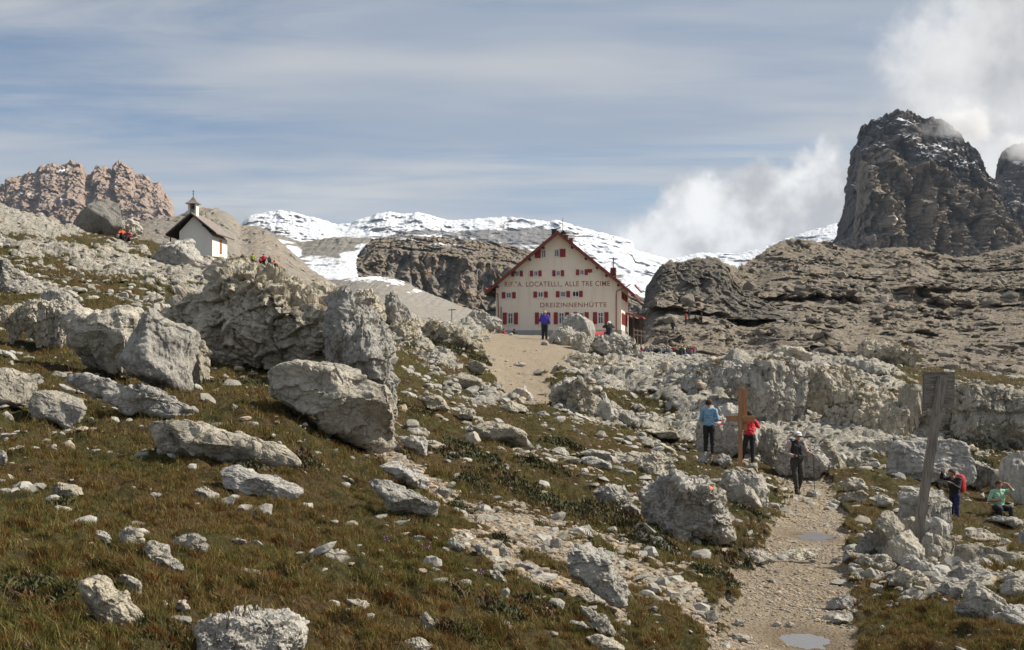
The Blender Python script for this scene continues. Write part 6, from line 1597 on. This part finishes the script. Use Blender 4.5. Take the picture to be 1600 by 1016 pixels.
def person(label, loc, rz, pose=None, top='black', legs='black', hair='brown', cuff=None, shoe='boot', voxel=0.012, group=None, scale=1.0, bulk=1.0, vest=None, hat=None, glasses=False, longhair=False, fingers=True):
    J = dict(BASE); J.update(pose or {})
    J = {k: (Vector(v) if v is not None else None) for k, v in J.items()}
    V, Fs, lab = [], [], []
    def cap(a, b, ra, rb, k, flat=1.0): capsule(V, Fs, lab, a, b, ra, rb, k, flat)
    tp = vest or top
    for s in 'LR':
        cap(J['hip' + s], J['knee' + s], .090 * bulk, .062 * bulk, legs); cap(J['knee' + s], J['ank' + s], .062 * bulk, .046 * bulk, legs)
        cap(J['ank' + s] + Vector((0, .03, -.03)), J['toe' + s], .045, .036, shoe)
        cap(J['sh' + s], J['el' + s], .058 * bulk, .045 * bulk, top); cap(J['el' + s], J['wr' + s], .045 * bulk, .034 * bulk, cuff or top)
        # hand: palm, four fingers of their own length and bend, thumb from the side of the palm
        w = J['wr' + s]; el = J['el' + s]
        d = (w - el).normalized() if J['hd' + s] is None else J['hd' + s].normalized()
        sd = d.cross(Vector((0, -1, 0)));
        if sd.length < 0.2: sd = d.cross(Vector((1, 0, 0)))
        sd.normalize(); nr = d.cross(sd).normalized()
        if nr.y > 0 and abs(nr.y) > 0.3: nr = -nr
        cap(w, w + d * .075, .026, .036, 'skin', 0.6)
        if fingers:
            for i, (off, ln) in enumerate(((-.030, .070), (-.010, .080), (.010, .075), (.030, .058))):
                b0 = w + d * .085 + sd * off; b1 = b0 + d * ln * .5 + nr * .010; b2 = b1 + d * ln * .28 + nr * (.026 + .004 * i)
                cap(b0, b1, .0095, .0088, 'skin'); cap(b1, b2, .0088, .0075, 'skin')
            t0 = w + d * .03 - sd * .030; t1 = t0 - sd * .022 + d * .035 + nr * .008; cap(t0, t1, .012, .0105, 'skin'); cap(t1, t1 + d * .026 + nr * .012, .0105, .009, 'skin')
    P, Wt, Ct, Nk, Hd = J['pelvis'], J['waist'], J['chest'], J['neck'], J['head']
    cap(P + Vector((-.055, 0, -.02)), P + Vector((.055, 0, -.02)), .105 * bulk, .105 * bulk, legs if not vest else legs, 1)
    cap(P + Vector((0, 0, .05)), Wt, .125 * bulk, .122 * bulk, tp)
    for dx_ in (-.055, .055): cap(P + Vector((dx_ * .8, 0, .05)), Ct + Vector((dx_, 0, 0)), .105 * bulk, .115 * bulk, tp)
    sh = (J['shL'] + J['shR']) / 2
    cap(J['shL'].lerp(sh, .25), J['shR'].lerp(sh, .25), .072 * bulk, .072 * bulk, tp); cap(Ct, sh, .115 * bulk, .085 * bulk, tp)
    cap(sh, Nk, .065, .052, 'skin' if not longhair else tp); cap(Nk, Hd + Vector((0, 0, -.04)), .052, .055, 'skin')
    fv = J['face'].normalized(); sd = fv.cross(Vector((0, 0, 1))).normalized(); up = sd.cross(fv).normalized()
    cap(Hd + up * .018 - fv * .016, Hd + up * .018 + fv * .012, .094, .088, 'skin'); cap(Hd, Hd + fv * .03 - up * .070, .072, .042, 'skin')
    cap(Hd + fv * .090 - up * .002, Hd + fv * .112 - up * .022, .010, .014, 'skin')
    cap(Hd + fv * .082 - up * .056 + sd * .012, Hd + fv * .082 - up * .056 - sd * .012, .014, .014, 'skin')
    for q in (-1, 1):
        cap(Hd + sd * q * .088 + up * .008, Hd + sd * q * .092 - up * .028, .014, .011, 'skin')
        cap(Hd + sd * q * .032 + fv * .083 + up * .030, Hd + sd * q * .045 + fv * .080 + up * .028, .009, .008, 'skin')
    me0 = bpy.data.meshes.new('tmp'); me0.from_pydata([tuple(v) for v in V], [], Fs)
    t = bpy.data.objects.new('tmp', me0); col.objects.link(t)
    m = t.modifiers.new('r', 'REMESH'); m.mode = 'VOXEL'; m.voxel_size = voxel; m.adaptivity = 0
    m2 = t.modifiers.new('s', 'SMOOTH'); m2.iterations = 3; m2.factor = 0.5
    dg = bpy.context.evaluated_depsgraph_get(); me = bpy.data.meshes.new_from_object(t.evaluated_get(dg))
    bpy.data.objects.remove(t); bpy.data.meshes.remove(me0)
    n = len(me.vertices); co = np.empty(n * 3); me.vertices.foreach_get('co', co); co = co.reshape(-1, 3)
    # folds in the clothing
    nrm = np.empty(n * 3); me.vertices.foreach_get('normal', nrm); nrm = nrm.reshape(-1, 3)
    names = sorted({l[3] for l in lab}); best = np.full(len(me.polygons), 1e9); mi = np.zeros(len(me.polygons), int)
    pc = np.empty(len(me.polygons) * 3); me.polygons.foreach_get('center', pc); pc = pc.reshape(-1, 3)
    def near(pts_, a, b, r):
        a, b = np.array(a), np.array(b); ab = b - a; tt = np.clip(((pts_ - a) @ ab) / (ab @ ab + 1e-9), 0, 1)
        return np.linalg.norm(pts_ - a - tt[:, None] * ab, axis=1) - r
    for (a, b, r, k) in lab:
        d = near(pc, a, b, r); w = d < best; best = np.where(w, d, best); mi = np.where(w, names.index(k), mi)
    vb = np.full(n, 1e9); vk = np.zeros(n, bool)
    for (a, b, r, k) in lab:
        d = near(co, a, b, r); w = d < vb; vb = np.where(w, d, vb); vk = np.where(w, k not in ('skin', 'boot'), vk)
    co = co + nrm * (vk * (0.011 * ridged(co * np.array([7, 7, 13]) + 0.6 * fbm(co * 5, 2)[:, None], 3) + 0.002))[:, None]
    me.vertices.foreach_set('co', co.ravel())
    me.materials.clear()
    for k in names: me.materials.append(COL[k])
    me.polygons.foreach_set('material_index', mi.astype(np.int32)); me.polygons.foreach_set('use_smooth', np.ones(len(me.polygons), bool)); me.update()
    e = empty('person', loc, rz, label, 'person', group); e.scale = (scale,) * 3
    me.name = 'body'; link('body', me, e)
    # hair / hats as parts
    def shell(name, k, cut, r=0.101, drop=0.0, back=0.0):
        V0, F0 = ico(4); V1 = V0.copy()
        loc_ = V1 @ np.array([[*sd], [*fv], [*up]]).T        # side, forward, up components
        keep = (loc_[:, 2] > cut + 0.45 * loc_[:, 1] + 0.0) 
        Fk = F0[keep[F0].all(1)]
        st = 1 + 0.03 * pn(V1 * 7)
        W = V1 * (r * st)[:, None] + np.array(Hd + up * .020 - fv * .012)
        me_ = mesh_np(name, W, Fk, COL[k] if isinstance(k, str) else k, True)
        o = link(name, me_, e); sm = o.modifiers.new('t', 'SOLIDIFY'); sm.thickness = 0.012; sm.offset = 1
        return o
    if hair: shell('hair', hair, -0.35 if not longhair else -0.8, 0.098)
    if hat:
        shell('cap', hat, 0.18, 0.106)
        c0 = Hd + up * .055 + fv * .085
        MBc = MB(); vs = []
        for i in range(9):
            a = (i / 8 - 0.5) * math.pi
            vs.append(c0 + sd * (math.sin(a) * .075) + fv * (math.cos(a) * .065 - .01) - up * 0.012)
        for i in range(9):
            a = (i / 8 - 0.5) * math.pi
            vs.append(c0 + sd * (math.sin(a) * .078) - fv * .02 + up * 0.006)
        me_ = mesh_np('cap_peak', [tuple(v) for v in vs], grid_faces(2, 9), COL[hat], True); o = link('cap_peak', me_, e); o.modifiers.new('t', 'SOLIDIFY').thickness = 0.006
    if glasses:
        g_ = MB()
        for q in (-1, 1): g_.tube([Hd + sd * q * .036 + fv * .092 + up * .020, Hd + sd * q * .036 + fv * .099 + up * .020], [.026, .024], 10); g_.bar(Hd + sd * q * .060 + fv * .092 + up * .024, Hd + sd * q * .094 + up * .024, .006)
        g_.build('sunglasses', COL['black'], e)
    else:
        g_ = MB()
        for q in (-1, 1): g_.tube([Hd + sd * q * .035 + fv * .086 + up * .017, Hd + sd * q * .035 + fv * .0915 + up * .017], [.010, .007], 8)
        if voxel < 0.02: g_.build('eyes', COL['brown'], e)
    return e
def at_pix(u, v, Y):
    x = (u - UC) / F * Y; return Vector((x, Y, (VH - v) / F * Y))
def on_ground(u, Y, dz=0.0):
    x = (u - UC) / F * Y; return Vector((x, Y, float(zw(x, Y)) + dz))
def backpack(loc, rz, mat, label, s=1.0):
    b0 = empty('backpack', loc, rz, label, 'backpack')
    V, Fc = ico(4); V = np.sign(V) * np.abs(V) ** 0.6 * np.array([.16, .11, .26]) * s; V[:, 1] += 0.02 * pn(V * 9)
    link('bag', mesh_np('bag', V, Fc, mat, True), b0)
    MB().box(-.11 * s, .11 * s, .09 * s, .15 * s, -.20 * s, -.02 * s).build('pocket', mat, b0, 0.02)
    MB().tube([(-.10 * s, -.09 * s, .2 * s), (-.11 * s, -.20 * s, .16 * s), (-.10 * s, -.22 * s, -.02 * s), (-.10 * s, -.09 * s, -.2 * s)], .016).build('strap', COL['black'], b0)
    MB().tube([(.10 * s, -.09 * s, .2 * s), (.11 * s, -.20 * s, .16 * s), (.10 * s, -.22 * s, -.02 * s), (.10 * s, -.09 * s, -.2 * s)], .016).build('strap', COL['black'], b0)
    return b0
# walking hiker with two poles, coming towards the camera
hp = dict(hipL=(.09, 0, .92), kneeL=(.10, -.10, .52), ankL=(.08, .12, .12), toeL=(.09, -.03, .03), kneeR=(-.09, -.10, .51), ankR=(-.07, -.16, .09), toeR=(-.08, -.34, .05),
          elL=(.30, .02, 1.17), wrL=(.33, -.22, 1.13), elR=(-.30, .06, 1.15), wrR=(-.22, -.24, 1.08), hdL=(.1, -1, .1), hdR=(.2, -1, .1), head=(.01, -.05, 1.615), face=(.12, -1, -.12))
hl = on_ground(1245, 35.5)
person('hiker in a white cap, black vest and dark trousers walking up the path with poles', hl, R(12), hp, top='beige', legs='olive', vest='black', hair='ghair', hat='white', glasses=True, bulk=1.08, cuff='beige')
M_pole = flat_mat('pole_metal', (0.05, 0.05, 0.055), 0.4, metal=0.5)
Rm = Matrix.Rotation(R(12), 4, 'Z')
for wr, tip, lb in (((.34, -.31, 1.13), (.40, -.30, 0), 'thin trekking pole held in the hiker\'s left hand, right side of the picture'), ((-.21, -.33, 1.08), (-.42, -.05, 0), 'thin trekking pole in the hiker\'s right hand, trailing to the left')):
    a = hl + Rm @ Vector(wr); b_ = hl + Rm @ Vector(tip); b_.z = float(zw(b_.x, b_.y))
    tpl = empty('trekking_pole', b_, 0, lb, 'trekking pole')
    d = a - b_
    MB().tube([(0, 0, 0), d * .5, d], [.007, .009, .010]).build('shaft', M_pole, tpl); MB().tube([d * .96, d * 1.06], .018).build('grip', COL['black'], tpl)
# person in the light blue fleece, seen from behind
person('person in a light blue fleece and black trousers standing with the back to the camera', on_ground(1108, 38.5), R(160), dict(elL=(.26, -.02, 1.13), wrL=(.12, -.20, 1.10), elR=(-.26, -.02, 1.14), wrR=(-.10, -.22, 1.12), hdL=(-1, -.3, 0), hdR=(1, -.3, 0), face=(-.5, -1, -.1)), top='blue', legs='black', hair='brown', scale=1.0)
# person in red leaning on the boulder behind the cross
person('person in a red top and black trousers leaning on the boulder behind the cross', on_ground(1171, 39.5), R(160), dict(kneeL=(.16, .02, .50), ankL=(.26, .10, .09), toeL=(.28, -.06, .04), chest=(.02, -.08, 1.29), neck=(.03, -.12, 1.45), head=(.03, -.15, 1.59), shL=(.21, -.10, 1.39), shR=(-.15, -.10, 1.39),
    elL=(.27, -.26, 1.30), wrL=(.16, -.42, 1.36), elR=(-.24, -.28, 1.20), wrR=(-.10, -.44, 1.26), hdL=(-.3, -1, .2), hdR=(.2, -1, .2), face=(.1, -1, -.2)), top='red', legs='black', hair='brown', scale=0.98)
# person with raised arm and red backpack
p4 = pix2ground(1492, 806, 20, 60); p4.z -= 0.34
person('person in a dark jacket with a red backpack, shading the eyes', p4, R(-62), dict(chest=(0, -.05, 1.30), neck=(0, -.09, 1.46), head=(0, -.14, 1.60), elR=(-.30, -.22, 1.44), wrR=(-.16, -.34, 1.62), hdR=(1, -.05, .15), elL=(.27, -.14, 1.18), wrL=(.18, -.34, 1.32), hdL=(-.2, -.8, .6), face=(-.1, -1, .1), kneeL=(.12, -.05, .5)), top='black', legs='navy', hair='brown', scale=0.97)
q = p4 + Matrix.Rotation(R(-62), 4, 'Z') @ Vector((0, .20, 1.24))
backpack(q, R(-62), COL['red'], 'small red backpack on the back of the person in the dark jacket')
# seated person in mint green shirt
p5 = pix2ground(1560, 800, 20, 60); p5.z -= 0.38
person('person in a mint green checked shirt sitting and shading the eyes with one hand', p5, R(6), dict(pelvis=(0, 0, .52), waist=(0, -.01, .66), chest=(0, -.03, .86), neck=(0, -.03, 1.03), head=(0, -.05, 1.18), shL=(.185, -.02, .97), shR=(-.185, -.02, .97), hipL=(.10, -.03, .50), hipR=(-.10, -.03, .50), kneeL=(.16, -.44, .52), kneeR=(-.16, -.44, .52),
    ankL=(.14, -.48, .10), ankR=(-.14, -.48, .10), toeL=(.15, -.66, .05), toeR=(-.15, -.66, .05), elL=(.34, -.16, 1.02), wrL=(.14, -.24, 1.22), hdL=(-1, 0, .25), elR=(-.30, -.02, .72), wrR=(-.14, -.24, .74), face=(0, -1, .05)), top='green', cuff='skin', legs='black', hair='brown')
# person in violet jacket in front of the hut
person('person in a violet jacket standing with the back turned in front of the hut', on_ground(851, 77), R(172), dict(elL=(.30, -.02, 1.14), wrL=(.20, -.20, 1.22), elR=(-.27, .02, 1.12), wrR=(-.18, -.16, 1.0)), top='purple', legs='black', hair='blond', longhair=True, bulk=1.35, voxel=0.02, fingers=True)
# photographer
p7 = at_pix(952, 524, 79); p7.z -= .35
person('photographer in a dark jacket and white cap crouching before the hut corner', p7, R(185), dict(pelvis=(0, 0, .42), waist=(0, -.02, .56), chest=(0, -.06, .78), neck=(0, -.08, .95), head=(0, -.11, 1.09), shL=(.185, -.06, .89), shR=(-.185, -.06, .89), hipL=(.10, -.02, .40), hipR=(-.10, -.02, .40), kneeL=(.18, -.42, .50), kneeR=(-.18, -.30, .10),
    ankL=(.16, -.40, .10), ankR=(-.16, .12, .10), toeL=(.17, -.56, .05), toeR=(-.16, .20, .02), elL=(.33, -.20, .86), wrL=(.12, -.30, 1.06), elR=(-.33, -.20, .86), wrR=(-.12, -.30, 1.06), hdL=(-.7, -.5, .3), hdR=(.7, -.5, .3)), top='black', legs='navy', hair='ghair', hat='white', bulk=1.3, voxel=0.02)
SIT = dict(pelvis=(0, 0, .14), waist=(0, .02, .28), chest=(0, -.02, .48), neck=(0, -.06, .64), head=(0, -.09, .78), shL=(.185, -.03, .58), shR=(-.185, -.03, .58), hipL=(.10, -.03, .13), hipR=(-.10, -.03, .13), kneeL=(.15, -.36, .42), kneeR=(-.15, -.36, .42),
    ankL=(.14, -.52, .09), ankR=(-.14, -.52, .09), toeL=(.15, -.68, .05), toeR=(-.15, -.68, .05), elL=(.30, -.14, .38), wrL=(.16, -.32, .44), elR=(-.30, -.14, .38), wrR=(-.16, -.32, .44))
def far(label, loc, rz, pose, top, legs, hair, group=None, hat=None, bulk=1.15): return person(label, loc, rz, pose, top=top, legs=legs, hair=hair, voxel=0.035, fingers=False, group=group, hat=hat, bulk=bulk)
a = pix2ground(190, 374, 70, 130)
far('person in orange sitting on the grassy crest left of the chapel', a, R(40), SIT, 'orange', 'black', 'brown')
a = pix2ground(201, 377, 70, 130)
far('person in dark red sitting beside the one in orange', a + Vector((0, 0, -.05)), R(-20), SIT, 'dred', 'black', 'brown')
gl = 'hikers resting between the chapel and the big outcrop'
for u, v, rz, po, tp_, lg, hr, ht, lb in ((379, 414, 30, None, 'black', 'grey', 'brown', 'white', 'person in black with a pale cap, leftmost by the chapel'),
        (395, 414, 200, None, 'lime', 'olive', 'brown', None, 'person in yellow-green in the group by the chapel'),
        (406, 414, 100, SIT, 'red', 'black', 'brown', None, 'person in red sitting in the middle of the group by the chapel'),
        (412, 415, 10, None, 'red', 'black', 'brown', None, 'person in red standing in the group by the chapel'),
        (421, 417, 150, None, 'grey', 'black', 'ghair', None, 'person in grey standing near the right end of the chapel group'),
        (428, 419, 60, SIT, 'red', 'black', 'brown', None, 'person in red at the far right of the chapel group')):
    q = on_ground(u, 160); zz0 = (VH - v) / F * 160
    if po is SIT: zz0 += 0.4
    q.z = max(q.z, zz0 - .35) if abs(q.z - zz0) > 2.5 else zz0 - .3
    far(lb, q, R(rz), po, tp_, lg, hr, gl, ht)
for u, v, tp_, lb in ((1052, 521, 'black', 'dark figure standing low on the right hillside path'), (1070, 500, 'black', 'dark figure highest among the walkers by the crag'), (1073.5, 508, 'red', 'walker in red below the crag on the right hillside'), (1093, 508, 'black', 'dark figure walking right of the one in red below the crag')):
    q = hill_pix(u, v)
    far(lb, q, R(random.uniform(0, 360)), None, tp_, 'black', 'brown')
q = on_ground(786, 140); far('child-sized figure in red at the left foot of the hut', q, R(100), SIT, 'red', 'grey', 'brown')
q = on_ground(804, 140); far('person in black with pale trousers at the left corner of the hut', q, R(200), SIT, 'black', 'white', 'brown')
# the crowd on the terrace: a few seated figures, copied
protos = []
for k, (tp_, lg) in enumerate((('red', 'black'), ('black', 'navy'), ('grey', 'black'), ('lime', 'olive'), ('white', 'black'), ('dred', 'grey'))):
    nm = {'red': 'red', 'black': 'black', 'grey': 'grey', 'lime': 'yellow-green', 'white': 'white', 'dred': 'dark red'}[tp_]
    protos.append((nm, far('person in %s sitting in the crowd on the hut terrace' % nm, (0, 0, 0), 0, SIT, tp_, lg, ['brown', 'blond', 'ghair'][k % 3], 'hikers sitting on the hut terrace')))
first = set(); us_ = []
u = 1003
while u < 1088: us_.append(u); u += random.uniform(2.6, 4.6)
for i, u in enumerate(us_):
    if 1046 < u < 1052: continue
    k = random.choice([0, 1, 1, 2, 1, 5, 1, 2, 1, 3, 2, 2, 5]); nm, pr = protos[k]
    Y = random.uniform(122, 132); q = on_ground(u, Y)
    q.z = (VH - random.uniform(553, 556)) / F * Y
    if k not in first: o = pr; first.add(k)
    else:
        o = pr.copy(); col.objects.link(o)
        for c in pr.children: d = c.copy(); d.parent = o; col.objects.link(d)
    o.location = q; o.rotation_euler.z = random.uniform(0, 6.28)
for k in range(6):
    if k not in first:
        for c in list(protos[k][1].children): bpy.data.objects.remove(c)
        bpy.data.objects.remove(protos[k][1])
# low red-brown plank edging of the terrace
Y = 120; q = at_pix(1082, 560, Y); tb_ = empty('terrace_barrier', (q.x, Y, q.z - .1), 0, 'low red-brown plank barrier along the edge of the hut terrace', 'barrier')
MB().box(0, 3.0, 0, .06, 0.05, .42).build('planks', flat_mat('red_brown_planks', (0.30, 0.13, 0.10), 0.8, 0.25, 4), tb_)
for i in range(4): MB().box(i * .95, i * .95 + .08, .061, .14, -.5, .46).build('post', M_dark, tb_)
# ------------------------------------------------------------------ a torn cloud clinging to the top of the rock tower
M_cl = bpy.data.materials.new('cloud_vapour'); M_cl.use_nodes = True
t_ = M_cl.node_tree
for n_ in list(t_.nodes): t_.nodes.remove(n_)
g = G(t_); out = g.node('ShaderNodeOutputMaterial'); pv = g.node('ShaderNodeVolumePrincipled')
oc = g.node('ShaderNodeTexCoord').outputs['Object']; p = g.pos()
rr = g.vmath('LENGTH', oc)
nz = g.noise(p, 0.020, 4, 0.6)
dn = g.math('SUBTRACT', g.math('ADD', g.math('MULTIPLY', nz, 1.9), -0.42), g.math('MULTIPLY', rr, 0.95))
g.l.new(g.math('MULTIPLY', g.ramp(dn, 0.0, 0.35), 0.045), pv.inputs['Density'])
pv.inputs['Color'].default_value = (0.97, 0.97, 0.98, 1); pv.inputs['Anisotropy'].default_value = 0.2
g.l.new(pv.outputs[0], out.inputs['Volume'])
V, Fc = ico(4)
for (u, v, Y, rx, ry, rz_) in ((1515, 188, 1520, 78, 60, 40), (1600, 235, 1700, 75, 60, 38)):
    o = link('summit_cloud', mesh_np('summit_cloud', V, Fc, M_cl, True), loc=((u - UC) / F * Y, Y, (VH - v) / F * Y))
    o.scale = (rx, ry, rz_); tag(o, 'grey cloud wisps clinging to the top of the dark rock tower', 'cloud', kind='stuff')
# ------------------------------------------------------------------ thin mountain air
M_hz = bpy.data.materials.new('mountain_air'); M_hz.use_nodes = True
t_ = M_hz.node_tree
for n_ in list(t_.nodes): t_.nodes.remove(n_)
g = G(t_); out = g.node('ShaderNodeOutputMaterial'); pv = g.node('ShaderNodeVolumePrincipled')
pv.inputs['Density'].default_value = 0.000026
pv.inputs['Color'].default_value = (0.62, 0.78, 1.0, 1); pv.inputs['Anisotropy'].default_value = 0.1
g.l.new(pv.outputs[0], out.inputs['Volume'])
x0, x1, y0, y1, z0, z1 = -7200, 7200, -1200, 6400, -71.5, 640
o = link('haze', mesh_np('haze', [(x, y, z) for z in (z0, z1) for y in (y0, y1) for x in (x0, x1)],
    np.array([[0, 2, 3, 1], [4, 5, 7, 6], [0, 1, 5, 4], [2, 6, 7, 3], [0, 4, 6, 2], [1, 3, 7, 5]]), M_hz, False))
tag(o, 'thin bluish mountain air over the whole valley', 'haze', kind='stuff')
